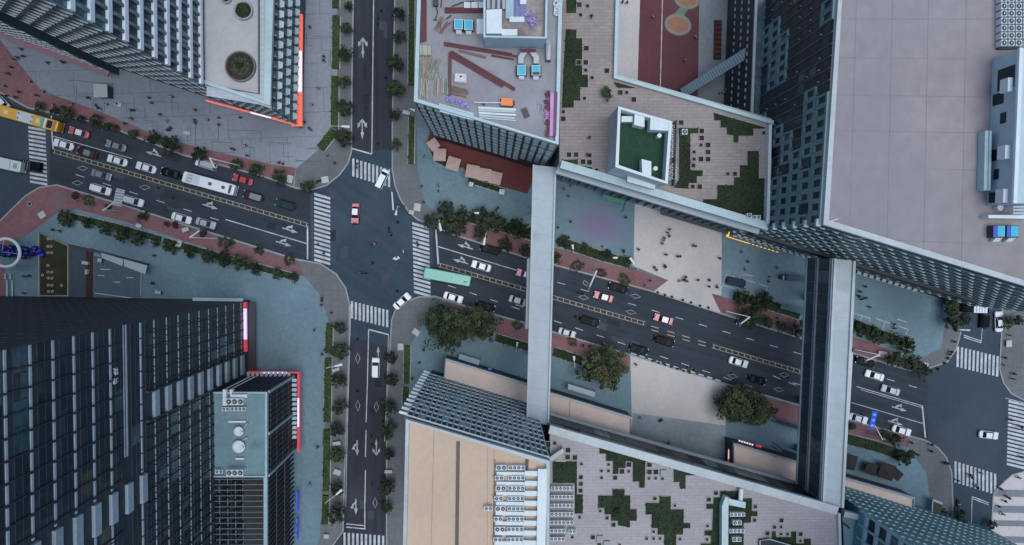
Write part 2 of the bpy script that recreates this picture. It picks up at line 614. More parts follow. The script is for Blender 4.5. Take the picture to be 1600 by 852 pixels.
for y0, y1 in ((765, 776), (790, 801), (813, 822), (838, 848)):
    patch([(1553, y0), (1720, y0 + 3), (1720, y1 + 3), (1551, y1)], mat('dark_band_paving', (.20, .21, .215), .8, .12), .126)
# soft glow of mauve light painted into the teal paving colour
mauve = mat('mauve_glow_paving', (.148, .225, .252), .75, .12, .05, 1.0, pattern=(2.4, 2.4, .03, 0, (.155, .232, .258), (.12, .188, .213), R(-17)), stain=((.102, .158, .19), .045, .46, .74))
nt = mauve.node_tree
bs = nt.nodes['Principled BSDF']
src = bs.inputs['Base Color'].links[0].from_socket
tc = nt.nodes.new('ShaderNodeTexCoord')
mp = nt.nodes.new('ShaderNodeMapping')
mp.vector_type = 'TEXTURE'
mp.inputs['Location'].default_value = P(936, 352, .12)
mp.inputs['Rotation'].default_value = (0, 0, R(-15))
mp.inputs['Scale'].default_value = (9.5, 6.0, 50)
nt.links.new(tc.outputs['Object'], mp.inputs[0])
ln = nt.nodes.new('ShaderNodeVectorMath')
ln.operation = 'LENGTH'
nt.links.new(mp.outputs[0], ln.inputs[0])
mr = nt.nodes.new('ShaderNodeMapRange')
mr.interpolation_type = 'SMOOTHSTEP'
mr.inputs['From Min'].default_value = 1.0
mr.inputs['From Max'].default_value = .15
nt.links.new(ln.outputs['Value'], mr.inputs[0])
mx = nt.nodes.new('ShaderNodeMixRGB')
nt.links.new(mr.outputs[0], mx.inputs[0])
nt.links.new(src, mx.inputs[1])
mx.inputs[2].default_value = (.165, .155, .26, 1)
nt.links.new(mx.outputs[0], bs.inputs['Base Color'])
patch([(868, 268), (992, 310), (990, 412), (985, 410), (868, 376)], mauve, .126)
# sunken court by the dark tower
patch([(107, 384), (140, 390), (140, 475), (107, 475)], mat('blue_court', (.055, .08, .10), .8, .15), .126)
patch([(134, 392), (146, 394), (146, 475), (134, 475)], mat('maroon_strip', (.055, .018, .02), .8, .2), .130)
patch([(147, 400), (222, 418), (220, 475), (147, 475)], mat('slate_court', (.085, .12, .145), .8, .12), .126)
# broken dark joints in the grey plaza
rj = random.Random(15)
b = MB()
for k in range(64):
    px, py = rj.uniform(60, 525), rj.uniform(20, 285)
    if py < 120 + (px - 190) * .33 and px < 468:
        py = 140 + (px - 190) * .33 + rj.uniform(0, 50)
    pts = [(px, py)]
    hor = rj.random() < .5
    for q in range(rj.randint(2, 5)):
        st = rj.uniform(6, 22)
        px, py = (px + st, py + st * .05 + rj.uniform(-1, 1)) if hor else (px + rj.uniform(-1, 1), py + st)
        pts.append((px, py))
        if rj.random() < .3:
            hor = not hor
    ok = all((x > 476 or y > 128 + (x - 190) * .33) and y < 205 + (x - 150) * .20 and x < 518 for x, y in pts)
    if ok:
        zz = PZ[0] + .002 + k * .00015
        b.strip(PP(pts, zz), rj.uniform(.07, .16), zz, zz)
struct(b, 'paving_joint', mat('dark_joint', (.11, .125, .15), .9))
PZ[0] += .013
# red terrace under the building site block
g = MB()
g.prism(PP([(672, 205), (668, 222), (680, 248), (704, 262), (722, 262), (760, 285), (824, 303), (838, 268), (838, 240)], .2), .0, .24)
struct(g, 'terrace', deck_red)

def ell_(o, r, n=14):
    return [(o.x + r * math.cos(k * 6.2832 / n), o.y + r * math.sin(k * 6.2832 / n)) for k in range(n)]


# ---------------------------------------------------------------- painted markings
RZ = .009


def mark(polys, name='road_marking', m=None, z=RZ):
    b = MB()
    z = nextz(z)
    for p in polys:
        b.sheet(PP(p, z), z)
    return struct(b, name, m or road_paint)


def zebra_h(x0, x1, y0, y1, n, slope=.30, wd=3.6, skew=0.0):
    out = []
    for k in range(n):
        t = (k + .5) / n
        y = y0 + (y1 - y0) * t
        s = skew * t
        out.append([(x0 + s, y - wd / 2), (x1 + s, y - wd / 2 + slope * (x1 - x0)), (x1 + s, y + wd / 2 + slope * (x1 - x0)), (x0 + s, y + wd / 2)])
    return out


def zebra_v(x0, x1, y0, y1, n, slope=.30, wd=3.4, lean=-.0):
    out = []
    for k in range(n):
        x = x0 + (x1 - x0) * (k + .5) / n
        dy = slope * (x - x0)
        h = y1 - y0
        out.append([(x - wd / 2, y0 + dy), (x + wd / 2, y0 + dy), (x + wd / 2 + lean * h, y1 + dy), (x - wd / 2 + lean * h, y1 + dy)])
    return out


mark(zebra_h(491, 516, 300, 409, 16, .28, 3.9), 'zebra_crossing')
mark(zebra_v(549, 611, 247, 275, 10, .30), 'zebra_crossing')
mark(zebra_h(644, 670, 346, 459, 17, .28, 3.9, 3), 'zebra_crossing')
mark(zebra_v(547, 608, 470, 497, 10, .25), 'zebra_crossing')
mark(zebra_h(44, 71, 196, 287, 14, .17, 3.6, 3), 'zebra_crossing')
mark(zebra_v(535, 602, 832, 862, 10, .08), 'zebra_crossing')
mark(zebra_v(1494, 1562, 541, 573, 11, .24, 3.4, -.03), 'zebra_crossing')
mark(zebra_v(1490, 1558, 720, 753, 11, .31), 'zebra_crossing')
mark(zebra_h(1576, 1640, 624, 728, 17, .24, 3.6, -3), 'zebra_crossing')


def line(pts, wd=.16, m=None, z=RZ, name='road_marking'):
    b = MB()
    z = nextz(z)
    b.strip(PP(pts, z), wd, z, z)
    return struct(b, name, m or road_paint)


def dashes(p0, p1, n, ln=15, wd=.15, m=None):
    b = MB()
    RZ = nextz()
    d = Vector((p1[0] - p0[0], p1[1] - p0[1]))
    u = d.normalized()
    for k in range(n):
        c = Vector(p0) + d * (k / max(1, n - 1))
        a, e = c - u * ln / 2, c + u * ln / 2
        b.strip(PP([a, e], RZ), wd, RZ, RZ)
    return struct(b, 'road_marking', m or road_paint)


def ladder(p0, p1, gap=5.4, step=10.0):
    """two warm white lines with cross bars between: the line down the middle of the avenue"""
    b = MB()
    RZ = nextz()
    d = Vector((p1[0] - p0[0], p1[1] - p0[1]))
    u = d.normalized()
    nn = Vector((-u.y, u.x)) * gap / 2
    for s in (-1, 1):
        b.strip(PP([Vector(p0) + nn * s, Vector(p1) + nn * s], RZ), .13, RZ, RZ)
    k = 2.0
    while k < d.length:
        c = Vector(p0) + u * k
        b.sheet(PP([c - nn * .7 - u * .8, c - nn * .7 + u * .5, c + nn * .7 + u * 1.8, c + nn * .7 + u * .5], RZ + .004), RZ + .004)
        k += step
    return struct(b, 'road_marking', road_paint_old)


ladder((83, 236), (481, 352))
ladder((686, 414), (1008, 506))
ladder((1113, 541), (1256, 583))
for x in (1023, 1048, 1072, 1097):
    y = 513 + (x - 1023) * .305
    mark([[(x - 6, y - 4), (x + 6, y - .5), (x + 6, y + .8), (x - 6, y - 2.7)], [(x - 6, y + 1.5), (x + 6, y + 5), (x + 6, y + 6.3), (x - 6, y + 2.8)]], m=road_paint_old)
line([(80, 181), (81, 207), (83, 233)], .32)
line([(480.5, 353), (480.5, 405)], .36)
line([(681, 359), (685, 413)], .36)
line([(83, 213), (206, 248)])
line([(352, 343), (480, 381)], .2)
line([(683, 385), (832, 430)], .2)
dashes((230, 256), (280, 271), 2, 14)
dashes((125, 275), (335, 342), 6, 14)
dashes((706, 448), (1170, 603), 15, 13)
dashes((812, 478), (1245, 600), 2, 13)
dashes((877, 443), (1246, 552), 11, 13)
dashes((1214, 590), (1238, 600), 2, 13)
dashes((1392, 594), (1426, 604), 2, 13)
line([(1338, 604), (1440, 634)], .16)
line([(1345, 609), (1440, 637)], .12)
line([(1441, 634), (1446, 684)], .34)
line([(1330, 629), (1442, 662)])
line([(551, -80), (552, 0), (549.5, 120), (549, 235)], .14)
line([(585, -80), (583, 60), (581, 240)], .22)
line([(549, 232), (581, 241)], .3)
line([(576, 515), (607, 523)], .3)
line([(576, 515), (574, 600), (572, 660)], .22)
line([(572, 672), (571, 714)], .22)
line([(571, 735), (570, 790), (570, 826)], .22)
line([(548, 476), (546, 560), (543, 660), (540, 800)], .14)
line([(607, 523), (604, 620), (601, 690)], .14)
mark([[(541, 818), (571, 821), (571, 822.5), (541, 819.5)], [(541, 823), (571, 826), (571, 827.5), (541, 824.5)]])
line([(1506, 527), (1533, 536)], .2)
line([(1506, 524), (1533, 533)], .2)
line([(1519, 776), (1545, 786)], .2)
line([(1519, 779), (1545, 789)], .2)
line([(1519, 776), (1516, 900)], .16)
line([(1533, 536), (1538, 478)], .12)


def arrow(px, py, ang, kind='L', s=.86):
    """arrow marking: ang is the heading in photo degrees, 0 = towards the right edge, 90 = towards the top edge"""
    T = {'S': [[(-2.1, -.09), (.5, -.13), (.5, .13), (-2.1, .09)], [(.4, -.42), (2.1, 0), (.4, .42)]]}
    stem = [(-2.1, -.16), (.6, -.16), (.6, .16), (-2.1, .16)]
    head = [(.5, -.5), (2.2, 0), (.5, .5)]
    lb = [(-1.3, .15), (-.9, .15), (.0, .75), (.0, 1.25), (-.9, .8)]
    lh = [(-.5, .75), (.35, 1.55), (.45, .55)]
    fl = lambda q: [(a, -b) for a, b in q]
    T['L'] = [stem, head, lb, lh]
    T['Rr'] = [stem, head, fl(lb), fl(lh)]
    arm = [(-2.2, .0), (-1.8, .42), (-1.1, .78), (-.85, .58), (-1.35, .30), (-1.6, .0)]
    tip = [(-1.45, .98), (-.8, .36), (-.25, 1.0)]
    T['B'] = [[(-2.2, -.12), (1.0, -.14), (1.0, .14), (-2.2, .12)], [(.7, -.36), (2.3, 0), (.7, .36)], arm, tip, fl(arm), fl(tip)]
    c, n = math.cos(R(ang)), math.sin(R(ang))
    RZ = nextz()
    o = P(px, py, RZ)
    b = MB()
    for k, q in enumerate(T[kind]):
        b.sheet([(o.x + s * (x * c - y * n), o.y + s * (x * n + y * c)) for x, y in q], RZ + .002 * k)
    struct(b, 'road_marking', arrow_paint)



arrow(240, 241, AV + 180, 'Rr')
arrow(328, 323, AV, 'L')
arrow(453, 360, AV, 'L')
arrow(443, 381, AV, 'L')
arrow(727, 386, AV + 180, 'Rr')
arrow(720, 409, AV + 180, 'Rr')
arrow(567, 75, 270, 'B', 1.05)
arrow(566, 202, 270, 'B', 1.05)
arrow(558, 700, 270, 'Rr')
arrow(556, 792, 270, 'Rr')
arrow(588, 699, 90, 'B')
arrow(591, 553, 90, 'S')
arrow(1405, 639, AV, 'L')
arrow(1399, 661, AV, 'L')
arrow(1529, 846, 90, 'B', 1.2)


def diamond(px, py, ang, ln=1.25, wd=.5):
    c, n = math.cos(R(ang)), math.sin(R(ang))
    RZ = nextz()
    o = P(px, py, RZ)
    b = MB()
    q = [(ln, 0), (0, wd), (-ln, 0), (0, -wd)]
    b.strip([(o.x + x * c - y * n, o.y + x * n + y * c) for x, y in q], .13, RZ, RZ, closed=True)
    struct(b, 'road_marking', arrow_paint)


for px, py, a in ((129, 263, 8), (121, 286, 8), (226, 293, 8), (559, 560, 90), (559, 634, 90), (588, 636, 90), (586, 786, 90), (912, 465, 0), (993, 463, 0),
                  (986, 488, 0), (1145, 588, 0), (1225, 586, 0), (1217, 609, 0)):
    diamond(px, py, a + AV * (a < 60) * .6)
# triangle and worn patch
line([(913, 438), (919, 443), (916, 447), (911, 443), (913, 438)], .12)
mark([[(613, 405), (617, 401), (619, 404), (622, 400), (625, 404), (619, 407)]])
mark([[(629, 391), (630, 390), (631, 395), (630, 396)]])
# bay lines on the teal plazas
for pts in ([(1147, 451), (1129, 446), (1135, 429), (1148, 433)], [(1155, 434), (1180, 442)], [(1187, 444), (1199, 448), (1194, 466)],
            [(1160, 429), (1178, 431)], [(1333, 489), (1360, 498), (1355, 512)], [(1348, 493), (1341, 507)], [(1369, 498), (1395, 507)],
            [(1383, 503), (1377, 519)], [(1405, 510), (1419, 515), (1413, 530)], [(1402, 499), (1418, 504)], [(1366, 519), (1376, 521)],
            [(173, 421), (158 + 12, 421)], [(157, 421), (170, 421)], [(152, 430), (163, 431)], [(177, 441), (188, 441)], [(197, 434), (208, 434)],
            [(206, 466), (148, 458)], [(1571, 622), (1600, 630)], [(1563, 480), (1569, 478)]):
    line(pts, .16, z=.134)

# repairs, manhole covers and gratings let into the road and the paving
rj = random.Random(99)
b = MB()
for k in range(46):
    t_ = rj.random()
    px = 90 + t_ * 1330
    py = 264 + (px - 90) * (.2975 if px < 560 else .2975) + rj.uniform(-42, 42) - (0 if px < 560 else 2)
    if 490 < px < 680 or 815 < px < 875 or 1250 < px < 1340:
        continue
    o = P(px, py, 0)
    z = .0062 + k * .00003
    l, w_ = rj.choice(((.7, .7), (.8, .5), (3.2, 1.1), (5.5, .5), (2.0, 1.6)))
    c, n = math.cos(R(AV)), math.sin(R(AV))
    b.sheet([(o.x + a * l / 2 * c - e * w_ / 2 * n, o.y + a * l / 2 * n + e * w_ / 2 * c) for a, e in ((-1, -1), (1, -1), (1, 1), (-1, 1))], z, 0 if l < 1 else rj.choice((1, 2)))
for k in range(26):
    px, py = rj.uniform(553, 604), rj.choice((rj.uniform(5, 225), rj.uniform(530, 825)))
    o = P(px, py, 0)
    l, w_ = rj.choice(((.7, .7), (.5, .8), (.8, 3.5), (1.4, 2.0)))
    b.sheet([(o.x + a * l / 2, o.y + e * w_ / 2) for a, e in ((-1, -1), (1, -1), (1, 1), (-1, 1))], .0062 + k * .00003, 0 if l < 1 and w_ < 1 else rj.choice((1, 2)))
for k in range(12):
    o = P(rj.uniform(500, 650), rj.uniform(300, 460), 0)
    b.sheet(ell_(o, .38) if k % 2 else [(o.x - .9, o.y - 1.4), (o.x + .8, o.y - 1.2), (o.x + .9, o.y + 1.3), (o.x - .8, o.y + 1.1)], .0064 + k * .00003, 0 if k % 2 else rj.choice((1, 2)))
o_ = b.build('road_repair', [mat('manhole_iron', (.016, .020, .026), .8, .1, spec=.1), mat('asphalt_patch_dark', (.020, .023, .030), .9, .15), mat('asphalt_patch_pale', (.060, .068, .080), .9, .15)])
o_['kind'] = 'structure'

# ---------------------------------------------------------------- buildings
def part(mb, name, m, root, smooth=False):
    return mb.build(name, m, root, smooth)


def building(name, label, cat, px, z, wm, rm, par=None, z0=0.0, top=True, world=None):
    poly = world or PP(px, z)
    if area(poly) < 0:
        poly = poly[::-1]
    c = cen2(poly)
    root = thing(name, label, cat, (c.x, c.y, z0))
    b = MB()
    b.prism(poly, z0, z)
    part(b, 'wall', wm, root)
    if top:
        b = MB()
        b.sheet(poly, z + .02)
        part(b, 'roof', rm, root)
    if par:
        wd, h, pm = par
        b = MB()
        ins = []
        n = len(poly)
        for k in range(n):
            p, a, e = Vector(poly[k]), Vector(poly[k - 1]), Vector(poly[(k + 1) % n])
            d1, d2 = (p - a).normalized(), (e - p).normalized()
            n1, n2 = Vector((-d1.y, d1.x)), Vector((-d2.y, d2.x))
            q = (n1 + n2)
            q = q / max(.2, q.length_squared) * 2
            ins.append(p + q * (wd / 2 - .12))
        b.strip(ins, wd, z - .35, z + h, closed=True)
        part(b, 'parapet', pm, root)
    return root, poly


def rows(root, wl, u0, u1, z0, z1, nr, nc, shape, thick, depth, m, stagger=0.0, name='facade_louver', skip=None, d0=0.02, drop=0.0):
    """one part for every floor: a row of little sun shades, each a ledge of the given plan"""
    cw = (u1 - u0) / nc
    a0, a1, b0, b1 = shape
    for r in range(nr):
        b = MB()
        z = z0 + (z1 - z0) * (r + .5) / nr
        for c in range(nc + (1 if stagger else 0)):
            if skip and skip(r, c):
                continue
            s = u0 + c * cw - (stagger * cw if r % 2 else 0)
            if s < u0 - 1e-3 or s + cw > u1 + 1e-3:
                continue
            q = [(s + a0 * cw, d0, 0), (s + a1 * cw, d0, 0), (s + b1 * cw, depth, drop), (s + b0 * cw, depth, drop)]
            lo = [wl.p(u, d, z - dz) for u, d, dz in q]
            hi = [wl.p(u, d, z - dz + thick) for u, d, dz in q]
            b.hexa(lo, hi)
        if b.v:
            part(b, name, m, root)


def bands(root, wl, u0, u1, zs, h, d, m, name='floor_band'):
    for z in zs:
        b = MB()
        wl.bar(b, u0, u1, -.02, d, z, z + h)
        part(b, name, m, root)


def fins(root, wl, us, wd, d, z0, z1, m, name='facade_fin'):
    b = MB()
    for u in us:
        wl.bar(b, u - wd / 2, u + wd / 2, -.02, d, z0, z1)
    part(b, name, m, root)


def glazing(root, wl, u0, u1, zs, h, nc, ms, weights, d=.03, name='window_glazing', seed=1, gap=.06):
    """one band of panes for every floor, the panes in a few tints"""
    rr = random.Random(seed)
    cw = (u1 - u0) / nc
    for z in zs:
        b = MB()
        for c in range(nc):
            wl.pane(b, u0 + c * cw + gap, u0 + (c + 1) * cw - gap, d, z, z + h, rr.choices(range(len(ms)), weights)[0])
        part(b, name, ms, root)


def frange(a, b, n):
    return [a + (b - a) * k / max(1, n - 1) for k in range(n)]


# ---- white finned tower, upper left
GZ = 0.0
T0, T1 = P(384, 172, 0).to_2d(), P(191, 109, 0).to_2d()
north = Vector((0, 1))
tw, twp = building('office_tower', 'tall tower with white floor bands and deep grey fins above the planted podium roof', 'tower', None, 108, mat('slate_cladding', (.055, .085, .10), .6, .15), roof_grey,
                   world=[T1, T0, T0 + north * 60, T1 + north * 60])
we = Wall(T0, T0 + north * 60, cen2(twp))
ws = Wall(T1, T0, cen2(twp))
fl = [174 - (102.6 + 4.93 * k) for k in range(-3, 10)]
bands(tw, we, 0, 60, [z - .9 for z in fl], 1.15, .5, fin_white)
for z in fl:
    b = MB()
    u = 1.0
    while u < 59:
        q = [(u, .0), (u + .5, .0), (u + .5, .42), (u, .42)]
        lo = [we.p(a, d, z + .26) for a, d in q]
        hi = [we.p(a, d, z + (4.0 if d < .2 else 2.6)) for a, d in q]
        b.hexa(lo, hi)
        u += 1.95
    part(b, 'facade_fin', mat('slate_fin', (.15, .20, .225), .6, .1), tw)  # fins in one even slate grey, darker than the white bands
glazing(tw, we, 0, 60, fl, 3.6, 30, [glass_dark, glass_teal, facade_dark], [6, 1.2, 3], .04, seed=3)
rows(tw, ws, .2, ws.L - .1, 4, 106, 26, 10, (.06, .74, .45, .74), .10, .24, ledge_m)
fins(tw, ws, [.1 + k * (ws.L - .2) / 10 for k in range(11)], .18, .10, 4, 107, fin_grey)
glazing(tw, ws, .1, ws.L - .1, frange(7, 102, 21), 3.2, 11, [glass_dark, glass_teal], [5, 1], .03, seed=4)

# the wing behind it
W1 = P(187, 119, 0).to_2d()
wdir = (P(-300, 119 - 487 * .366, 0).to_2d() - W1)
wg, wgp = building('office_wing', 'lower wing with rows of pale louvres left of the white finned tower', 'building', None, 88, mat('slate_cladding', (.055, .085, .10), .6, .15), roof_grey,
                   world=[W1, W1 + north * 40, W1 + wdir + north * 40, W1 + wdir])
wl = Wall(W1, W1 + wdir, cen2(wgp))
rows(wg, wl, .3, wl.L, 4, 86, 24, 34, (.06, .72, .45, .72), .10, .24, ledge_m, .5)
b = MB()
wl.bar(b, 0, 30, 0, 1.2, 4.2, 4.6)
part(b, 'sign_canopy', mat('canopy_pink', (.30, .16, .18), .7), wg)

# ---- planted podium under the tower
pz = 24.0
pod, podp = building('podium_building', 'low podium with pale terrace, round planters and red lit street sign', 'building', None, pz, glass_dark, roof_grey, (1.6, .7, pale_teal),
                     world=[T0 + (T1 - T0) * .3 + Vector((0, .3)), P(424, 170, pz).to_2d(), P(431, -110, pz).to_2d(), T0 + Vector((-10, 95))])
pe = Wall(P(424, 170, pz).to_2d(), P(431, -110, pz).to_2d(), cen2(podp))
ps = Wall(T0 + Vector((0.1, 0)), P(424, 170, pz).to_2d(), cen2(podp))
rows(pod, pe, .3, pe.L, 5.5, 23, 3, int(pe.L / 2.03), (.08, .92, .24, .76), .25, .95, pale_teal, d0=.02)
bands(pod, pe, 0, pe.L, [5.7, 11.6, 17.4], .3, .18, fin_grey)
fins(pod, pe, [.3 + 2.03 * k for k in range(int(pe.L / 2.03) + 1)], .2, .3, 5, 23, fin_grey)
rows(pod, ps, .3, ps.L - .1, 5, 23.4, 5, 8, (.08, .65, .40, .65), .10, .22, ledge_m)
fins(pod, ps, frange(.2, ps.L - .1, 8), .18, .12, 5, 23.4, fin_grey)
b = MB()
b.strip(PP([(405, -90), (405, 147), (323, 133)], pz + .05), .35, pz + .02, pz + .28)
part(b, 'drain_strip', mat('drain', (.10, .10, .11), .8), pod)
b = MB()
b.sheet(PP([(406.5, -90), (406.5, 148), (323, 134.5), (323, 150), (420, 166), (427, -90)], pz), pz + .05)
part(b, 'edge_paving', mat('edge_paving', (.42, .45, .46), .8, .1, .1, 1.5, pattern=(1.2, 1.2, .05, 0, (.44, .47, .48), (.34, .37, .38), 0)), pod)
# lit sign canopy round its foot
q = PP([(468, 22), (467.5, 196), (321, 157)], 5)
b = MB()
b.strip([q[0], q[0].lerp(q[1], .33)], 1.15, 4.3, 5.1)
b.strip([q[0].lerp(q[1], .70), q[1], q[1].lerp(q[2], .08)], 1.15, 4.3, 5.1)
sg = part(b, 'sign', neon_red, pod)
b = MB()
b.strip([q[0].lerp(q[1], .33), q[0].lerp(q[1], .70)], .95, 4.3, 5.1)
b.strip([q[1].lerp(q[2], .30), q[1].lerp(q[2], .52)], .32, 4.3, 5.1)
part(b, 'sign', neon_white, pod)
b = MB()
b.strip([q[1].lerp(q[2], .08), q[1].lerp(q[2], .30)], .4, 4.3, 5.1)
b.strip([q[1].lerp(q[2], .52), q[2]], .3, 4.3, 5.1)
part(b, 'sign', neon_red, pod)


def round_planter(px, py, r, label, heart=False):
    o = P(px, py, pz)
    t = thing('roof_planter', label, 'planter', (o.x, o.y, pz + .03), at=(px, py))
    b = MB()
    b.loft([[(o.x + q * math.cos(k * math.pi / 18), o.y + q * math.sin(k * math.pi / 18), z) for k in range(36)]
            for q, z in ((r, pz + .03), (r, pz + .75), (r - .3, pz + .75), (r - .3, pz + .55))], cap=False)
    part(b, 'rim', mat('planter_rim', (.16, .15, .145), .85, .1) if heart else kerb_m, t)
    b = MB()
    b.cyl((o.x, o.y), r - .3, pz + .1, pz + .6, 36)
    part(b, 'soil', soil, t)
    b = MB()
    rr = random.Random(int(px))
    for k in range(1600 if r > 2 else 900):
        a, d = rr.uniform(0, 6.28), (r - .45) * math.sqrt(rr.random())
        x, y = d * math.cos(a), d * math.sin(a)
        mi = 1 if rr.random() < .35 else 0
        if heart:
            hx, hy = x / 1.0, (y + .0) / 1.0
            inside = abs(hx) < .85 and -1.0 + abs(hx) < hy < .75
            ring = abs(math.hypot(x, y) - 1.7) < .5
            mi = 0 if inside else (1 if math.hypot(x, y) < 1.75 and rr.random() < .55 else 2)
        leaf_quad(b, (o.x + x, o.y + y, pz + .62 + rr.uniform(0, .35)), rr.uniform(.14, .3), rr, mi)
    part(b, 'shrubs', [leaf_a, leaf_o, mat('dry_leaf', (.055, .042, .032), .9, .2)] if heart else [leaf_b, leaf_c, leaf_a], t)


def leaf_quad(b, c, s, rr, mi=0, flat=.6):
    n = Vector((rr.gauss(0, flat), rr.gauss(0, flat), 1)).normalized()
    a = n.orthogonal().normalized()
    t = rr.uniform(0, 6.28)
    e = n.cross(a)
    u = (a * math.cos(t) + e * math.sin(t)) * s
    v = (e * math.cos(t) - a * math.sin(t)) * s * .62
    c = Vector(c)
    b.face([c - u, c + v, c + u, c - v], mi)


round_planter(377, 105, 2.95, 'large round roof planter with a heart of dark plants ringed by dry growth', True)
round_planter(382, 18, 1.8, 'small round roof planter full of green shrubs on the podium terrace')
o = P(355, 2, pz)
round_planter(355, -1, 1.0, 'smallest dark round planter at the top edge of the podium terrace')

# ---- dark tower, lower left
B0 = P(391, 469, 0).to_2d()
B1 = P(-260, 458, 0).to_2d()
south = Vector((0, -1))
sx = 95.0
dt, dtp = building('dark_tower', 'tall dark glass tower with thin pale floor lines and open slots', 'tower', None, 122, facade_dark, roof_grey,
                   world=[B0, B1, B1 + south * sx, B0 + south * sx])
dn, de = Wall(B1, B0, cen2(dtp)), Wall(B0, B0 + south * sx, cen2(dtp))
zf = [86.5 - 4.72 * k for k in range(-7, 18)]
s1a, s1b = abs(B0.y) * 0, 0
ySlot1 = (-.395 * 57.0, -.478 * 57.0)
ySlot2 = (-.615 * 57.0, -.70 * 57.0)
u1a, u1b = B0.y - ySlot1[0], B0.y - ySlot1[1]
u2a, u2b = B0.y - ySlot2[0], B0.y - ySlot2[1]
for k, z in enumerate(zf):
    if z < 2:
        continue
    lowz = z < 52
    a, e = (u1a, u1b) if lowz else (u2a, u2b)
    pl = mat('pale_floor_line', (.33, .38, .41), .6, .1)
    if abs(z - 58.2) < 2:
        for dz, h in ((0, .35), (.9, .2)):
            b = MB()
            de.bar(b, 0, 20, -.02, .12, z + dz, z + dz + h)
            part(b, 'floor_band', pl, dt)
    else:
        for p, q in ((0, a), (e, sx)):
            b = MB()
            u = p
            while u < q - .1:                         # the pale line is broken at every mullion
                v = min(u + (1.55 if lowz else 2.6), q)
                de.bar(b, u + .12, v - .12, -.02, .10 if lowz else .15, z, z + (.24 if lowz else .42))
                u = v
            part(b, 'floor_louver', pl, dt)
    b = MB()                                           # whitish slab edge across the open slot
    de.bar(b, a + .2, e - .2, -.02, .5, z - .7, z + 1.0)
    part(b, 'slab_edge', mat('slab_edge', (.30, .35, .38), .7, .15), dt)
    nc = 30 if not lowz else 46
    rr = random.Random(k)
    cw = sx / nc
    ph = rr.uniform(0, 6)
    for p, q in ((0, a), (e, sx)):
        b = MB()
        for c in range(nc):
            uu = (c + .5) * cw
            if not (p + .3 < uu < q - .3):
                continue
            v = math.sin(c * .45 + ph) + rr.gauss(0, .5)
            mi = 0 if v < .9 else (1 if v < 1.5 else 2)
            if rr.random() < .04:
                mi = 3
            h = 2.6 if rr.random() < .8 else 1.4
            de.pane(b, c * cw + .1, (c + 1) * cw - .1, .05, z + .75, z + .75 + h, mi)
        part(b, 'window_glazing', [glass_dark, glass_teal, glass_blue, glass_warm], dt)
        for zz in (z + 1.9, z + 3.4):
            b = MB()
            de.bar(b, p, q, -.02, .08, zz, zz + .10)
            part(b, 'transom', mat('transom', (.04, .05, .058), .5), dt)
fins(dt, de, [u for u in frange(0, sx, 46) if not (u1a < u < u1b)], .14, .22, 5, 52, steel_dark, 'mullion')
fins(dt, de, [u for u in frange(0, sx, 38) if not (u2a < u < u2b)], .16, .28, 60, 121, steel_dark, 'mullion')
b = MB()
de.bar(b, u1a - .15, u1a + .2, -.02, .55, 4, 52)
de.bar(b, u1b - .2, u1b + .15, -.02, .55, 4, 52)
part(b, 'slot_frame', steel_dark, dt)
rows(dt, dn, 0, dn.L - .2, 6, 120, 25, 50, (.1, .45, .1, .45), .25, .05, mat('dim_ledge', (.075, .085, .09), .7), .5)
b = MB()
dn.bar(b, dn.L - 11, dn.L, 0, .7, 4.5, 5.2)
part(b, 'canopy', pale_teal, dt)
b = MB()
de.bar(b, .2, 1.6, .0, .6, 3.8, 4.8)
de.bar(b, 8.5, 11.2, .0, .6, 3.8, 4.8)
part(b, 'sign', neon_pink, dt)
b = MB()
de.bar(b, 1.6, 8.5, .02, .5, 3.8, 4.8)
part(b, 'sign', neon_violet, dt)
b = MB()
de.bar(b, .3, 16.5, .0, 1.9, 2.4, 2.7)
part(b, 'canopy', mat('dark_canopy', (.025, .028, .036), .5), dt)
# small raised marks on the glass near the top of the slot
b = MB()
lg = Wall(B0, B0 + south * sx, cen2(dtp))
zc = 58.2 + 3.2
uc = B0.y - (-.30 * 57.0)
for du, dz, lu, lz in ((0, 0, 1.0, .16), (.0, .5, 1.0, .16), (.0, 0, .16, .9), (.45, 0, .16, .9), (1.5, 0, .16, 1.0), (1.5, .4, .8, .16), (2.0, 0, .16, 1.0), (1.5, .9, .8, .16)):
    lg.bar(b, uc + du, uc + du + lu, .1, .35, zc + dz, zc + dz + lz)
part(b, 'lettering', mat('letter_metal', (.40, .44, .46), .5), dt)

# ---- annex with teal roof
AZ = 23.0
an, anp = building('annex', 'low annex with teal roof, two white dishes and dark ribbed sides', 'building', [(327, 612), (418, 612), (418, 745), (327, 745)], AZ, facade_dark, roof_teal, (.55, .5, teal_metal))
ae = Wall(P(418, 612, AZ).to_2d(), P(418, 745, AZ).to_2d(), cen2(anp))
ann = Wall(P(327, 612, AZ).to_2d(), P(418, 612, AZ).to_2d(), cen2(anp))
fins(an, ae, frange(.3, ae.L - .3, 16), .14, .2, 4, 22.6, facade_dark)
bands(an, ae, 0, ae.L, frange(3.5, 21, 5), .15, .1, mat('dark_band', (.07, .075, .075), .7))
b = MB()
for u in (0.15, ae.L * .5, ae.L - .15):
    ae.bar(b, u - .26, u + .26, -.02, .3, 3.5, 22.6)
part(b, 'pier', teal_metal, an)
fins(an, ann, frange(.3, ann.L - .3, 12), .14, .2, 4, 22.6, steel_dark)
b = MB()
rr = random.Random(5)
for k in range(13):
    ae.bar(b, .5 + k * 1.06, 1.2 + k * 1.06, .0, 1.0, 4.6, 4.9)
for k in range(11):
    ann.bar(b, .5 + k, 1.1 + k, .0, .9, 4.6, 4.9)
part(b, 'awning_slat', pale_teal, an)
q = PP([(386, 582.5), (466.5, 582.5), (466.5, 706)], 4)
b = MB()
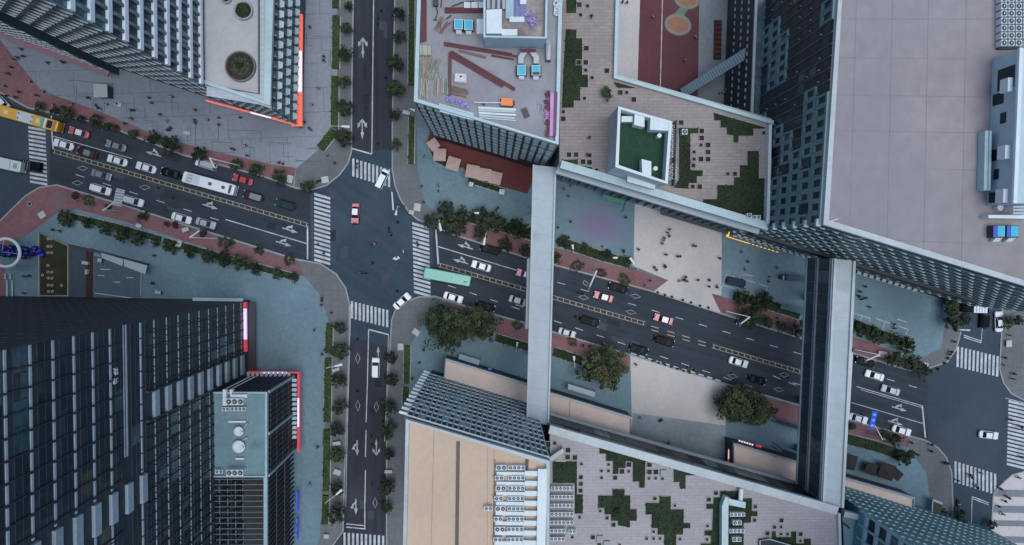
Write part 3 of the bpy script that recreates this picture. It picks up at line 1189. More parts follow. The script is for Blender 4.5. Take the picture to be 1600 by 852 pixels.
b.strip([q[0], q[1], q[2]], .55, 3.2, 4.2)
part(b, 'sign', neon_pink, an)
b = MB()
b.strip([q[0].lerp(q[1], .28), q[0].lerp(q[1], .78)], .40, 4.2, 4.32)
b.strip([q[1].lerp(q[2], .32), q[1].lerp(q[2], .68)], .40, 4.2, 4.32)
part(b, 'sign', neon_violet, an)
# open louvre frame in front of the annex
lf, lfp = building('louvre_frame', 'open frame of thin pale horizontal louvres below the teal annex roof', 'roof frame', [(331, 748), (418, 748), (418, 920), (331, 920)], 6, facade_dark, facade_dark)
b = MB()
x0, x1 = P(327, 748, AZ).x, P(415, 748, AZ).x
for k in range(20):
    y = P(300, 749 + 8.6 * k, AZ).y
    b.prism([(x0, y), (x1, y), (x1, y - .13), (x0, y - .13)], AZ - .3, AZ)
part(b, 'louver_slat', mat('louvre_metal', (.17, .19, .20), .5), lf)
b = MB()
for px in (331, 415):
    q = PP([(px, 746), (px, 930)], AZ)
    b.strip(q, .7, AZ - .6, AZ + .15)
part(b, 'frame_beam', teal_metal, lf)
b = MB()
for px in (345, 362):
    q = PP([(px, 748), (px, 930)], AZ - 1.5)
    b.strip(q, .12, AZ - 1.6, AZ - 1.3)
part(b, 'rail', steel_dark, lf)
b = MB()
wq = PP([(418, 748), (418, 920)], AZ)
b.strip([wq[0] + Vector((-.15, 0)), wq[1] + Vector((-.15, 0))], .12, 6, AZ - .6)
part(b, 'well_wall', facade_dark, lf)
lw = Wall(P(418, 748, AZ).to_2d(), P(418, 925, AZ).to_2d(), cen2(lfp))
b = MB()
for u in frange(.4, lw.L - .4, 22):
    lw.bar(b, u - .07, u + .07, -.3, .12, 3, AZ - .5)
part(b, 'facade_fin', steel_dark, lf)
b = MB()
lw.bar(b, 0, lw.L, .0, .25, 17, 17.3)
lw.bar(b, 0, lw.L, .0, .25, 11, 11.3)
part(b, 'floor_band', steel_dark, lf)
b = MB()
q = PP([(464, 768), (463.5, 845)], 4)
for f0, f1 in ((0, .42), (.55, .68), (.70, .83), (.85, .97)):
    b.strip([q[0].lerp(q[1], f0), q[0].lerp(q[1], f1)], .3, 2.6, 4.0)
part(b, 'sign', neon_blue, lf)

# ---- building site block, upper middle
MZ = 42.0
ms, msp = building('site_block', 'office block with building materials spread on its roof and curved pale facade panels', 'building', [(648, 160), (872, 228), (880, -100), (656, -100)], MZ, facade_dark, roof_work, (.8, .9, pale_teal))
mw = Wall(P(648, 160, MZ).to_2d(), P(872, 228, MZ).to_2d(), cen2(msp))
nc, nr = 17, 9
cw = (mw.L - .4) / nc
rr = random.Random(11)
for r in range(nr):
    b = MB()
    z1 = MZ - .6 - r * 3.95
    z0 = z1 - 1.75
    for c in range(nc):
        if r < 3 and c >= 13:
            sg2 = 2
        u = .2 + c * cw + .30
        v = .2 + (c + 1) * cw - .18
        if c >= 13 and r % 2 == 0 and r < 8:
            z0c = z1 - 6.6
            if r == 8:
                continue
        elif c >= 13:
            continue
        else:
            z0c = z0
        prof = [(.13, z1), (.20, z1 - (z1 - z0c) * .25), (.25, z1 - (z1 - z0c) * .6), (.27, z0c)]
        if c >= 13:
            prof = [(.14, z1), (.28, z0c + 1.2)]
        for (d0, za), (d1, zb) in zip(prof[:-1], prof[1:]):
            b.hexa([mw.p(u, d0 - .12, za - .1), mw.p(v, d0 - .12, za - .1), mw.p(v, d1 - .12, zb - .1), mw.p(u, d1 - .12, zb - .1)],
                   [mw.p(u, d0, za), mw.p(v, d0, za), mw.p(v - .1, d1, zb), mw.p(u + .1 + rr.random() * .25, d1, zb)])
    part(b, 'facade_panel', pale_teal, ms)
fins(ms, mw, [.2 + c * cw for c in range(nc + 1)], .20, .12, 6, MZ - .4, steel_dark)
b = MB()
rr = random.Random(2)
for r in range(nr):
    for c in range(nc):
        if rr.random() < .8:
            mw.pane(b, .3 + c * cw, .1 + (c + 1) * cw, .04, MZ - 3.6 - r * 3.95, MZ - 1 - r * 3.95, 0 if rr.random() < .7 else 1)
part(b, 'window_glazing', [glass_dark, glass_teal], ms)

# ---- roof garden podium, upper middle right, with an open court
NZ = 28.0
ng, ngp = building('garden_podium', 'mall podium with paved roof garden of square lawns around an open court', 'building', None, NZ, steel, garden_paving,
                   world=PP([(876, -100), (874, 256), (1199, 354), (1204, 195), (958, 124), (964, -100)], NZ), par=None)
b = MB()
b.strip(PP([(876, 257.5), (1198, 354)], NZ), 1.5, NZ - .6, NZ + .9)
part(b, 'parapet', pale_teal, ng)
b = MB()
b.strip(PP([(966, -100), (960, 122), (1206, 193)], NZ), .7, NZ - .4, NZ + 1.0)
part(b, 'parapet', pale_teal, ng)
b = MB()
b.strip(PP([(968.5, -100), (963, 119), (1206, 189)], NZ - 1), .9, NZ - 1.6, NZ - 1.0)
part(b, 'gutter', steel, ng)
b = MB()
b.strip(PP([(1200, 196), (1196, 350)], NZ), .55, NZ - .1, NZ + 1.4)
part(b, 'parapet', white_wall, ng)
gw = Wall(PP([(874, 256)], NZ)[0], PP([(1199, 354)], NZ)[0], cen2(ngp))
bands(ng, gw, 0, gw.L, [23.8], .5, 1.5, steel, 'ledge')
bands(ng, gw, 0, gw.L, [16.0], .4, .7, teal_metal, 'ledge')
fins(ng, gw, frange(.5, gw.L - .5, 22), .25, .5, 4, 23.8, fin_grey)
glazing(ng, gw, 0, gw.L, [5, 10.5, 18], 4.6, 22, [glass_dark, glass_teal], [3, 1], .05, seed=8)
b = MB()
gw.bar(b, 12.5, 17.5, .5, 1.4, 4.0, 4.4)
part(b, 'canopy', mat('green_canopy', (.02, .25, .13), .5), ng)
b = MB()
gw.bar(b, 17.6, 17.9, .1, 3.0, 4.0, 4.3)
gw.bar(b, 26, 42, .1, 1.1, 4.0, 4.3)
part(b, 'canopy', steel_dark, ng)


def lawn(root, pts, z, holes=None, m=None):
    b = MB()
    b.sheet(PP(pts, z), z + .05)
    part(b, 'lawn', m or lawn_m, root)
    w_ = PP(pts, z)
    xs, ys = [v.x for v in w_], [v.y for v in w_]
    rr = random.Random(int(pts[0][0] * 3 + pts[0][1]))
    b = MB()
    for k in range(int((max(xs) - min(xs)) * (max(ys) - min(ys)) * 9)):
        x, y = rr.uniform(min(xs), max(xs)), rr.uniform(min(ys), max(ys))
        ins = False
        for i in range(len(w_)):
            p, q = w_[i], w_[i - 1]
            if (p.y > y) != (q.y > y) and x < (q.x - p.x) * (y - p.y) / (q.y - p.y) + p.x:
                ins = not ins
        if ins:
            g_ = math.sin(x * .9 + y * .4) + math.sin(y * 1.1 - x * .3)
            leaf_quad(b, (x, y, z + rr.uniform(.08, .2 + .18 * max(0, g_))), rr.uniform(.08, .22), rr, 1 if g_ + rr.gauss(0, .8) > 1.0 else 0, .7)
    if b.v:
        part(b, 'planting', [leaf_a, leaf_b], root)
    b = MB()
    b.strip(PP(pts, z), .12, z + .03, z + .14, closed=True)
    part(b, 'lawn_edge', pit_rim, root)


def pits(root, items, z):
    for px, py, s in items:
        o = P(px, py, z)
        h = (s * 1.08 + .5) * mpp(z) / 2
        b = MB()
        b.strip([(o.x - h, o.y - h), (o.x + h, o.y - h), (o.x + h, o.y + h), (o.x - h, o.y + h)], .13, z + .02, z + .2, closed=True, mi=0)
        b.sheet([(o.x - h, o.y - h), (o.x + h, o.y - h), (o.x + h, o.y + h), (o.x - h, o.y + h)], z + .09, 1)
        part(b, 'planting_pit', [pit_rim, random.choice([soil, soil, soil, lawn_m])], root)


for q in ([(883, 46), (901, 46), (901, 60), (910, 60), (910, 117), (919, 117), (919, 137), (907, 137), (907, 158), (897, 158), (897, 169), (877, 169), (880, 100)],
          [(884, -60), (901, -60), (901, 21), (884, 21)],
          [(1115, 176), (1196, 199), (1195, 202), (1177, 202), (1177, 213), (1154, 213), (1154, 223), (1145, 223), (1145, 212), (1135, 211), (1135, 200), (1125, 200), (1125, 189), (1115, 189)],
          [(1167, 236), (1186, 236), (1186, 279), (1195, 279), (1193, 347), (1098, 319), (1098, 311), (1120, 311), (1120, 289), (1146, 289), (1146, 277), (1155, 277), (1155, 258), (1167, 258)],
          [(1060, 200), (1091, 200), (1091, 209), (1079, 209), (1079, 266), (1098, 266), (1098, 276), (1089, 276), (1089, 287), (1076, 287), (1076, 296), (1052, 294), (1060, 280)],
          [(878, 249), (903, 249), (903, 259), (925, 261), (925, 268), (880, 255)], [(958, 127), (996, 138), (964, 138)]):
    lawn(ng, q, NZ)
pits(ng, [(918, 10, 5), (907, 24, 5), (905, 8, 7), (916, 76, 7), (904, 98, 7), (915, 98, 7), (915, 110, 5), (948, 111, 7), (925, 122, 5), (913, 154, 5), (880, 175, 5), (880, 186, 7), (969, 145, 7), (979, 145, 5),
          (990, 156, 7), (889, 242, 7), (900, 242, 7), (921, 243, 6), (911, 253, 7), (921, 254, 7), (932, 266, 5), (1064, 192, 7), (1096, 205, 7), (1096, 216, 7), (1095, 227, 5), (1106, 227, 7),
          (1084, 238, 5), (1106, 238, 7), (1084, 249, 5), (1095, 249, 7), (1106, 249, 7), (1083, 259, 6), (1082, 292, 6), (1093, 292, 7), (1137, 272, 5), (1148, 272, 6), (1193, 208, 5)], NZ)

# penthouse on the garden
HZ = 39.0
ph, php = building('plant_house', 'white plant house with sunken green roof in the roof garden', 'building', None, HZ - 3, white_wall, turf_m,
                   world=PP([(966, 166), (1050, 190), (1043, 288), (962, 261)], HZ), z0=NZ, par=(.7, 3.0, white_wall))
for q, h in (([(991, 176), (1006, 180), (1006, 200), (990, 196)], 2.6), ([(1015, 184), (1047, 193), (1046, 206), (1014, 204)], 2.9), ([(1002, 249), (1017, 253), (1017, 277), (1003, 273)], 2.4)):
    b = MB()
    b.prism(PP(q, HZ - 1), HZ - 2.97, HZ - 3 + h)
    part(b, 'roof_box', white_wall, ph)
b = MB()
b.prism(PP([(981, 270), (1025, 284), (1023, 296), (980, 284)], 33), 31.6, 33)
part(b, 'porch_roof', white_wall, ph)
b = MB()
for pts in ([(975, 200), (990, 203), (1002, 232)], [(975, 230), (1005, 236)], [(980, 206), (978, 232)]):
    b.strip(PP(pts, HZ - 3), .08, HZ - 2.97, HZ - 2.92)
part(b, 'roof_seam', mat('pale_green_line', (.03, .085, .05), .8), ph)
b = MB()
b.box(*P(979, 187, HZ - 2).to_2d(), HZ - 2.97, 2.0, 1.0, 1.6)
part(b, 'roof_plant', ac_white, ph)
b = MB()
b.cyl(P(1029, 213, HZ - 2).to_2d(), .4, HZ - 2.97, HZ - 1.2)
part(b, 'roof_plant', ac_white, ph)
b = MB()
b.cyl(P(1023, 264, HZ - 2).to_2d(), .4, HZ - 2.97, HZ - 1.2)
part(b, 'roof_plant', ac_white, ph)

# open court
patch([(964, -90), (1003, -90), (998, 150), (950, 150)], pale_paving, .126)
patch([(1003, -90), (1094, -90), (1090, 180), (995, 165)], court_red, .126)
patch([(1094, -90), (1200, -90), (1200, 190), (1090, 180)], mat('court_grey', (.21, .22, .225), .8, .16, .12, 1.0), .126)
line([(1037, -80), (1031, 170)], .2, z=.16)
b = MB()
oa, ob = P(1059, 39, 0), P(1073, -2, 0)


def blob(s):
    out = []
    for k in range(40):
        a = k * math.pi / 20
        out.append(a)
    return out


def ell(c, rx, ry, tilt, n=36):
    return [(c.x + rx * math.cos(k * 2 * math.pi / n) * math.cos(tilt) - ry * math.sin(k * 2 * math.pi / n) * math.sin(tilt),
             c.y + rx * math.cos(k * 2 * math.pi / n) * math.sin(tilt) + ry * math.sin(k * 2 * math.pi / n) * math.cos(tilt)) for k in range(n)]


cz = PZ[0] + .004
for e, m in (((3.1, 2.45), mat('court_green', (.16, .23, .18), .8)), ((2.85, 2.2), mat('court_cream', (.30, .26, .20), .8)), ((2.45, 1.8), mat('court_orange', (.36, .17, .10), .8))):
    for o_, k in ((oa, 0), (ob, 1)):
        b = MB()
        b.sheet(ell(o_, e[0], e[1], R(-14)), cz)
        struct(b, 'court_marking', m)
        cz += .002
    if e[0] > 3:
        b = MB()
        d = (ob - oa)
        b.sheet(PP([(1052, 24), (1062, 12), (1061, 2), (1078, 12), (1068, 24), (1073, 36)], cz), cz)
        struct(b, 'court_marking', m)
        cz += .002

# ---- big tower, upper right
TZ = 52.0
SWc, SEc, NWc = P(1283, 351, TZ).to_2d(), P(1802, 510, TZ).to_2d(), P(1312, -110, TZ).to_2d()
bt, btp = building('grid_tower', 'broad tower with flat lilac roof, dark gridded side and rows of white flaps', 'tower', None, TZ, facade_dark, roof_lilac, (1.15, .8, ledge_m),
                   world=[SWc, SEc, SEc + (NWc - SWc), NWc])
bw_, bs_ = Wall(SWc, NWc, cen2(btp)), Wall(SWc, SEc, cen2(btp))
b = MB()
for x0, y0, x1, y1 in ((1340, -60, 1328, 365), (1396, -60, 1386, 385), (1452, -60, 1443, 400), (1511, -60, 1502, 420), (1305, 30, 1560, 30), (1300, 90, 1510, 92), (1298, 148, 1545, 152), (1297, 204, 1540, 208), (1294, 262, 1535, 266), (1330, 372, 1600, 385)):
    b.strip(PP([(x0, y0), (x1, y1)], TZ), .09, TZ + .03, TZ + .05)
part(b, 'roof_seam', mat('roof_joint', (.24, .225, .245), .9), bt)
rows(bt, bs_, .2, bs_.L, 3.5, 51.2, 13, int(bs_.L / 2.35), (.08, .70, .52, .70), .08, .27, ledge_m, .0)
bands(bt, bs_, 0, bs_.L, [3.5 + 47.7 * (k + .5) / 13 - .25 for k in range(13)], .9, .10, mat('flap_rail', (.07, .18, .185), .6))
glazing(bt, bs_, .1, bs_.L, [3.8 + 47.7 * k / 13 for k in range(13)], 2.4, int(bs_.L / 2.35), [glass_dark, glass_teal], [3, 2], .04, seed=12)
b = MB()
bs_.bar(b, 0, 48, .3, 1.0, 16.4, 20.5)
part(b, 'shadow_gap', facade_dark, bt)
b = MB()
bs_.bar(b, -.4, -.05, .0, 1.2, 3.4, 4.2)
for k in range(13):
    bs_.bar(b, -.05 + k * .95, -.05 + k * .95 + (.9 if k < 5 else .5), 1.1, 1.25, 3.8, 4.0)
part(b, 'sign', neon_yellow, bt)
for k in range(2):
    b = MB()
    for u in frange(1, 44, 30):
        bs_.bar(b, u, u + .9, .3, .65, 3.6 + k * 3, 3.75 + k * 3)
    part(b, 'awning_slat', ledge_m, bt)
# gridded west side: teal frames in loose clusters, everything framed near the corner
lev = [4 + 4.8 * k for k in range(10)]
cwid = 1.95
ncol = int(bw_.L / cwid)
rr = random.Random(21)
for k, z in enumerate(lev):
    b, gl, bars = MB(), MB(), MB()
    for c in range(ncol):
        u = c * cwid
        edge = u < 11 - (k % 3) * 1.2
        teal_on = edge or (math.sin(c * .55 + k * 1.15) + math.sin(c * .23 - k * .9 + 1.3) > .5) or (u < 19 and math.sin(c * 1.1 + k * 2.1) > .0)
        if teal_on and not (edge and rr.random() < .06):
            for a, e, f, h in ((0, .42, 0, 4.8), (cwid - .42, cwid, 0, 4.8), (.42, cwid - .42, 0, 1.0), (.42, cwid - .42, 4.1, 4.8)):
                bw_.bar(b, u + a, u + e, -.02, .32, z + f, z + h)
        elif b.v:
            part(b, 'window_frame', mat('teal_frame', (.15, .25, .245), .6, .12, .2, 1.0), bt)
            b = MB()
        bw_.pane(gl, u + .3, u + cwid - .3, .03, z + 1.2, z + 3.8, rr.choices((0, 1, 2), (7, 1, .35 if edge else .08))[0])
        bw_.bar(bars, u + cwid - .14, u + cwid + .02, -.02, .18, z, z + 4.78)
        if rr.random() < .5:
            bw_.bar(bars, u + .3, u + .55, .05, .5, z + .6, z + .95)
    if b.v:
        part(b, 'window_frame', mat('teal_frame', (.15, .25, .245), .6, .12, .2, 1.0), bt)
    part(gl, 'window_glazing', [glass_dark, glass_teal, glass_warm], bt)
    part(bars, 'mullion', mat('dim_mullion', (.11, .14, .15), .6), bt)
b = MB()
for c in range(6):
    u = .1 + c * .0
for k, z in enumerate(lev):
    bw_.bar(b, -.3, .9, -.02, .7, z + .6 + 3.3, z + 4.6)
part(b, 'corner_fin', ledge_m, bt)
# lower glazed roof between court and tower
gz = 19.0
gr, grp = building('glazed_lower_roof', 'low glazed roof strip with white rim between red court and dark gridded tower', 'roof', [(1184, -110), (1212, -110), (1206, 200), (1172, 186)], gz, facade_dark, mat('teal_glass_roof', (.075, .12, .135), .25, .35, .25, 1.0))
b = MB()
b.strip(PP([(1185, -110), (1173.5, 184)], gz), .5, gz, gz + .5)
part(b, 'parapet', ledge_m, gr)
gwl = Wall(PP([(1184, -110)], gz)[0], PP([(1172, 186)], gz)[0], cen2(grp))
rows(gr, gwl, 1, gwl.L - 1, 4, 18, 3, 24, (.1, .6, .1, .6), .15, .3, fin_grey)
b = MB()
q = PP([(1150, 30), (1148, 78)], 3)
for k in range(5):
    b.strip([q[0].lerp(q[1], k * .2), q[0].lerp(q[1], k * .2 + .13)], .4, 2.4, 3.2)
part(b, 'sign', neon_violet, gr)
b = MB()
b.strip(PP([(1146.5, 136), (1145, 170)], 3), .5, 2.4, 3.2)
b.strip(PP([(1148, 103), (1147, 120)], 3), .22, 2.4, 3.2)
part(b, 'sign', neon_yellow, gr)
b = MB()
for q in ([(1198, 18), (1207, 22), (1207, 45), (1196, 55)], [(1195, 98), (1206, 92), (1206, 98), (1195, 105)], [(1192, 162), (1203, 156), (1203, 161), (1192, 167)], [(1198, -20), (1212, -20), (1212, 4), (1194, 0)]):
    b.prism(PP(q, gz), gz + .02, gz + .5)
part(b, 'skylight', mat('skylight', (.22, .29, .32), .4), gr)

# ---- beige roofed block, lower middle
BZ = 50.0
bb, bbp = building('lattice_block', 'block with flat beige roof and a pale egg crate facade of deep square cells', 'building', [(635, 653), (858, 719), (858, 930), (629, 930)], BZ, facade_dark, roof_beige, (.75, .8, ledge_m))
bl = Wall(P(635, 653, BZ).to_2d(), P(858, 719, BZ).to_2d(), cen2(bbp))
nc, nr = 25, 12
for k in range(nr + 1):
    b = MB()
    z = 6 + k * (BZ - 7.4) / nr
    bl.bar(b, -.1, bl.L, -.02, .26, z - .10, z + .10)
    bl.bar(b, -1.5, -.1, .08, .5, z - .12, z + .12)
    part(b, 'facade_slab', mat('pale_slab', (.60, .65, .62), .6, .08), bb)
    if k < nr:
        b = MB()
        for c in range(nc + 1):
            u = -.15 + c * (bl.L + .1) / nc
            q = [(u - .13, .0), (u + .13, .0), (u + .13, .24), (u - .13, .24)]
            b.hexa([bl.p(a, d, z + .14) for a, d in q], [bl.p(a + .0, d, z + (BZ - 7.4) / nr - .14) for a, d in q])
        part(b, 'facade_fin', mat('grey_teal_fin', (.36, .46, .45), .6, .08), bb)
        b = MB()
        rr = random.Random(40 + k)
        for c in range(nc):
            if rr.random() < .22:                      # a sloping sun shade inside the cell
                u0 = c * bl.L / nc + .1
                u1 = (c + 1) * bl.L / nc - .1
                b.hexa([bl.p(u0, .1, z + 2.6), bl.p(u1, .1, z + 2.6), bl.p(u1, .30, z + 1.6), bl.p(u0, .30, z + 1.6)],
                       [bl.p(u0, .1, z + 2.75), bl.p(u1, .1, z + 2.75), bl.p(u1, .38, z + 1.8), bl.p(u0, .38, z + 1.8)])
        part(b, 'shade_panel', mat('shade_teal', (.20, .27, .29), .6, .15, .3, 1.2), bb)
b = MB()
b.strip(PP([(716, 690), (713, 930)], BZ), .55, BZ + .03, BZ + .25)
part(b, 'gutter', mat('brown_gutter', (.13, .10, .085), .8), bb)
b = MB()
for x0, y0, x1, y1 in ((678, 672, 672, 930), (762, 700, 761, 930), (772, 704, 770, 930)):
    b.strip(PP([(x0, y0), (x1, y1)], BZ), .10, BZ + .03, BZ + .06)
part(b, 'roof_seam', mat('brown_joint', (.36, .27, .21), .9), bb)
b = MB()
for k in range(16):
    q = PP([(716 + k * 3.6, 765 - k), (714 + k * 3.6, 930)], BZ)
    b.strip(q, .05, BZ + .03, BZ + .045)
part(b, 'roof_seam', mat('beige_joint', (.52, .395, .31), .9), bb)

# ---- roof garden, lower right
GZ2 = 28.0
sgd, sgp = building('garden_terrace', 'long paved roof garden with ragged square lawns and scattered planting pits', 'building', None, GZ2, steel_dark, garden_paving2,
                    world=PP([(859, 672), (1306, 798), (1312, 930), (859, 930)], GZ2), z0=13.0)
b = MB()
q = PP([(866, 695), (1300, 815), (1310, 930), (866, 930)], GZ2)
b.prism([Vector(v) + Vector((0, -7)) for v in q], 0, 13)
part(b, 'wall', facade_dark, sgd)
b = MB()
b.strip(PP([(858, 669.5), (1306, 796)], GZ2), 1.6, GZ2 - .6, GZ2 + .9)
part(b, 'parapet', ledge_m, sgd)
b = MB()
b.strip(PP([(1308, 800), (1312, 930)], GZ2), .5, GZ2 - .2, GZ2 + 1.0)
part(b, 'parapet', ledge_m, sgd)
sw_ = Wall(PP([(859, 672)], GZ2)[0], PP([(1306, 798)], GZ2)[0], cen2(sgp))
b = MB()
sw_.bar(b, 0, sw_.L, -.02, .7, 13.0, 13.4)
part(b, 'ledge', steel, sgd)
b = MB()
sw_.bar(b, 0, sw_.L, .55, .68, 14.2, 14.35)
for u in frange(.2, sw_.L - .2, 70):
    sw_.bar(b, u - .06, u + .06, .55, .66, 13.4, 14.2)
part(b, 'railing', ledge_m, sgd)
fins(sgd, sw_, frange(.3, sw_.L - .3, 34), .10, .05, 13.4, GZ2 - .7, mat('wall_fin', (.10, .13, .145), .6))
glazing(sgd, sw_, 0, sw_.L, [14.6, 20.6], 5.2, 17, [glass_dark, glass_teal, facade_dark], [3, 2, 2], .05, seed=31)
sgc = (850, 640, .2875)
for q in ([(300, 190), (840, 345), (840, 358), (770, 358), (770, 430), (735, 430), (735, 395), (702, 395), (702, 322), (552, 282), (548, 425), (515, 425), (515, 392), (480, 392), (480, 285), (445, 280), (445, 318), (405, 318), (405, 350), (372, 350), (372, 280), (335, 280), (335, 240), (300, 240)],
          [(45, 280), (180, 280), (180, 460), (212, 460), (212, 565), (165, 565), (165, 400), (45, 400)],
          [(370, 430), (438, 430), (438, 465), (470, 465), (470, 540), (505, 540), (505, 605), (468, 605), (468, 642), (400, 630), (400, 605), (362, 605), (362, 570), (328, 570), (328, 535), (292, 535), (292, 465), (370, 465)],
          [(625, 470), (690, 470), (690, 540), (760, 540), (760, 615), (795, 615), (795, 645), (758, 645), (755, 680), (720, 680), (720, 800), (650, 800), (650, 680), (615, 680), (615, 645), (582, 645), (582, 570), (550, 570), (550, 505), (625, 505)],
          [(955, 440), (1060, 440), (1060, 480), (1130, 480), (1130, 550), (1160, 550), (1160, 580), (1125, 580), (1125, 615), (1085, 615), (1085, 760), (850, 760), (850, 725), (905, 725), (905, 685), (870, 685), (870, 655), (910, 655), (915, 540), (880, 540), (880, 510), (918, 510), (918, 475), (955, 475)],
          [(1235, 660), (1260, 660), (1260, 690), (1340, 690), (1340, 660), (1372, 660), (1372, 725), (1410, 725), (1410, 700), (1450, 700), (1450, 760), (1200, 760), (1165, 700), (1235, 700)]):
    lawn(sgd, ZP(q, *sgc), GZ2)
pits(sgd, [(*ZP([(a, e)], *sgc)[0], s) for a, e, s in (
    (58, 182, 5), (130, 220, 7), (128, 258, 7), (167, 260, 7), (203, 295, 4), (350, 298, 4), (312, 333, 4), (350, 333, 4), (312, 370, 4), (386, 370, 6), (423, 335, 7), (460, 298, 7), (460, 335, 4), (572, 298, 7),
    (572, 338, 7), (607, 338, 7), (570, 373, 4), (606, 373, 4), (643, 375, 4), (200, 367, 6), (200, 403, 6), (198, 440, 6), (193, 585, 4), (305, 550, 4), (342, 588, 5), (377, 625, 6), (602, 483, 5), (710, 521, 4),
    (595, 663, 4), (557, 700, 4), (595, 700, 4), (630, 700, 4), (738, 703, 4), (933, 453, 6), (895, 488, 6), (888, 632, 4), (885, 705, 4), (1147, 527, 5), (1143, 600, 5), (1289, 602, 6), (1251, 638, 5), (1287, 638, 4),
    (1213, 672, 6), (1286, 675, 4), (1322, 676, 4), (1393, 676, 6), (1392, 712, 4), (265, 693, 6), (153, 692, 4), (300, 734, 6), (410, 736, 4), (18, 190, 9))], GZ2)
for a, e in ((648, 343), (303, 700), (340, 728)):
    px, py = ZP([(a, e)], *sgc)[0]
    o = P(px, py, GZ2)
    b = MB()
    b.box(o.x, o.y, GZ2 + .03, 1.25, 1.25, .5)
    part(b, 'stone_bench', kerb_m, sgd)

# low beige roofs in front of it
for i, (q, z, lab) in enumerate((
        ([(696, 560), (829, 601), (829, 655), (690, 628)], 6.0, 'low beige roof canopy in front of the egg crate facade'),
        ([(859, 613), (987, 652), (985, 688), (858, 656)], 6.0, 'low beige roof canopy right of the narrow bridge'),
        ([(1145, 692), (1250, 722), (1250, 765), (1145, 736)], 6.0, 'low beige roof canopy with red lit sign left of the wide bridge'),
        ([(1317, 745), (1428, 777), (1426, 805), (1317, 780)], 6.0, 'low beige roof canopy right of the wide bridge, beside the dark parasols'))):
    rt, rp = building('canopy_building', lab, 'building', q, z, facade_dark, roof_pale_beige, (.5, .5, steel))
    b = MB()
    b.strip(PP([q[0], q[1]], z), .3, z - 1.5, z - 1.1)
    part(b, 'fascia', steel_dark, rt)
    if i == 2:
        b = MB()
        b.strip(PP([(1141, 700), (1140, 724)], 3), .7, 2.5, 3.2)
        b.strip(PP([(1182, 696.5), (1190, 698.5)], 4), .5, 3.4, 4.0)
        part(b, 'sign', neon_pink, rt)
        b = MB()
        b.strip(PP([(1139.5, 703), (1139, 717)], 3.2), .35, 3.0, 3.35)
        for k in range(6):
            b.strip(PP([(1155 + k * 4, 689 + k * 1.2), (1157 + k * 4, 689.6 + k * 1.2)], 4), .3, 3.6, 4.0)
        part(b, 'sign', neon_white, rt)
    if i == 1:
        b = MB()
        b.strip(PP([(891, 622), (889, 655)], z), .15, z + .03, z + .08)
        part(b, 'roof_seam', mat('brown_joint', (.36, .27, .21)), rt)
    if i == 0:
        b = MB()
        b.strip(PP([(763, 576), (768, 577.5)], 4.2), .4, 3.9, 4.3)
        part(b, 'sign', neon_blue, rt)

# ---- teal flapped tower at the lower right corner
c0 = P(1340, 793, 27).to_2d()
d_n = (P(1528, 853, 27) - P(1340, 793, 27)).to_2d()
ct, ctp = building('teal_tower', 'teal tower with dotted rows of small white flaps at the corner', 'tower', None, 82, mat('teal_cladding', (.11, .27, .27), .5, .2, .15, 1.0), roof_teal,
                   world=[c0, c0 + d_n * 1.8, c0 + d_n * 1.8 + Vector((-8, -70)), c0 + Vector((-8, -70))], z0=0)
cn, cw2 = Wall(c0, c0 + d_n * 1.8, cen2(ctp)), Wall(c0, c0 + Vector((-8, -70)), cen2(ctp))
rows(ct, cn, .2, cn.L, 4, 80, 19, int(cn.L / 1.35), (.2, .75, .3, .7), .10, .22, ledge_m)
bands(ct, cn, 0, cn.L, frange(5.0, 78, 19), .25, .08, mat('teal_rail', (.13, .29, .29), .5))
bands(ct, cw2, 0, 60, frange(31, 76, 12), .9, .5, teal_metal)
fins(ct, cw2, frange(0, 60, 24), .3, .55, 29, 80, teal_metal)
glazing(ct, cw2, 0, 60, frange(32, 77, 12), 2.7, 24, [glass_dark, glass_teal], [3, 1], .04, seed=44)
lowr, lowp = building('lower_teal_roof', 'bare grey teal roof between the roof garden and the corner tower', 'roof', [(1316, 803), (1352, 806), (1395, 846), (1460, 930), (1322, 930)], 27, steel_dark, roof_teal, z0=13)
b = MB()
b.strip(PP([(1316, 801), (1362, 811)], 27), 1.1, 26.5, 27.9)
part(b, 'parapet', ledge_m, lowr)
b = MB()
b.strip(PP([(1315, 816), (1327, 825)], 27), .35, 27.02, 27.3)
part(b, 'cable_tray', steel_dark, lowr)

# ---- bridges
b1 = thing('footbridge', 'narrow pale roofed bridge crossing the avenue between beige block and building site block', 'bridge', P(846, 450, 14))
z1 = 21.0
q = PP([(834, 258), (868, 262), (857, 664), (824, 658)], z1)
b = MB()
b.prism(q, z1 - 4.6, z1)
part(b, 'gallery', facade_dark, b1)
b = MB()
b.prism(q, z1 + .02, z1 + .3)
part(b, 'roof', mat('bridge_roof', (.40, .44, .45), .7, .08, .08, .7, stain=((.30, .33, .34), .15, .56, .8)), b1)
for s in (((833.6, 258), (823.6, 658)), ((867.4, 262), (856.4, 664))):
    b = MB()
    b.strip(PP(s, z1), .35, z1 + .3, z1 + .75)
    part(b, 'edge_beam', ledge_m, b1)
b = MB()
b.strip(PP([(827.5, 405), (824.5, 514)], 19), .9, 15.5, 19)
part(b, 'sign_panel', mat('pale_sign', (.56, .57, .58), .6, .04), b1)
b = MB()
b.strip(PP([(869, 262), (862, 480)], z1 - .5), .12, z1 - .6, z1 - .4)
part(b, 'rail', ledge_m, b1)
for px, py in ((842, 330), (838, 560)):
    b = MB()
    o = P(px, py, 10)
    b.box(o.x, o.y, 0, 1.2, 1.2, z1 - 4.6)
    part(b, 'pier', steel, b1)

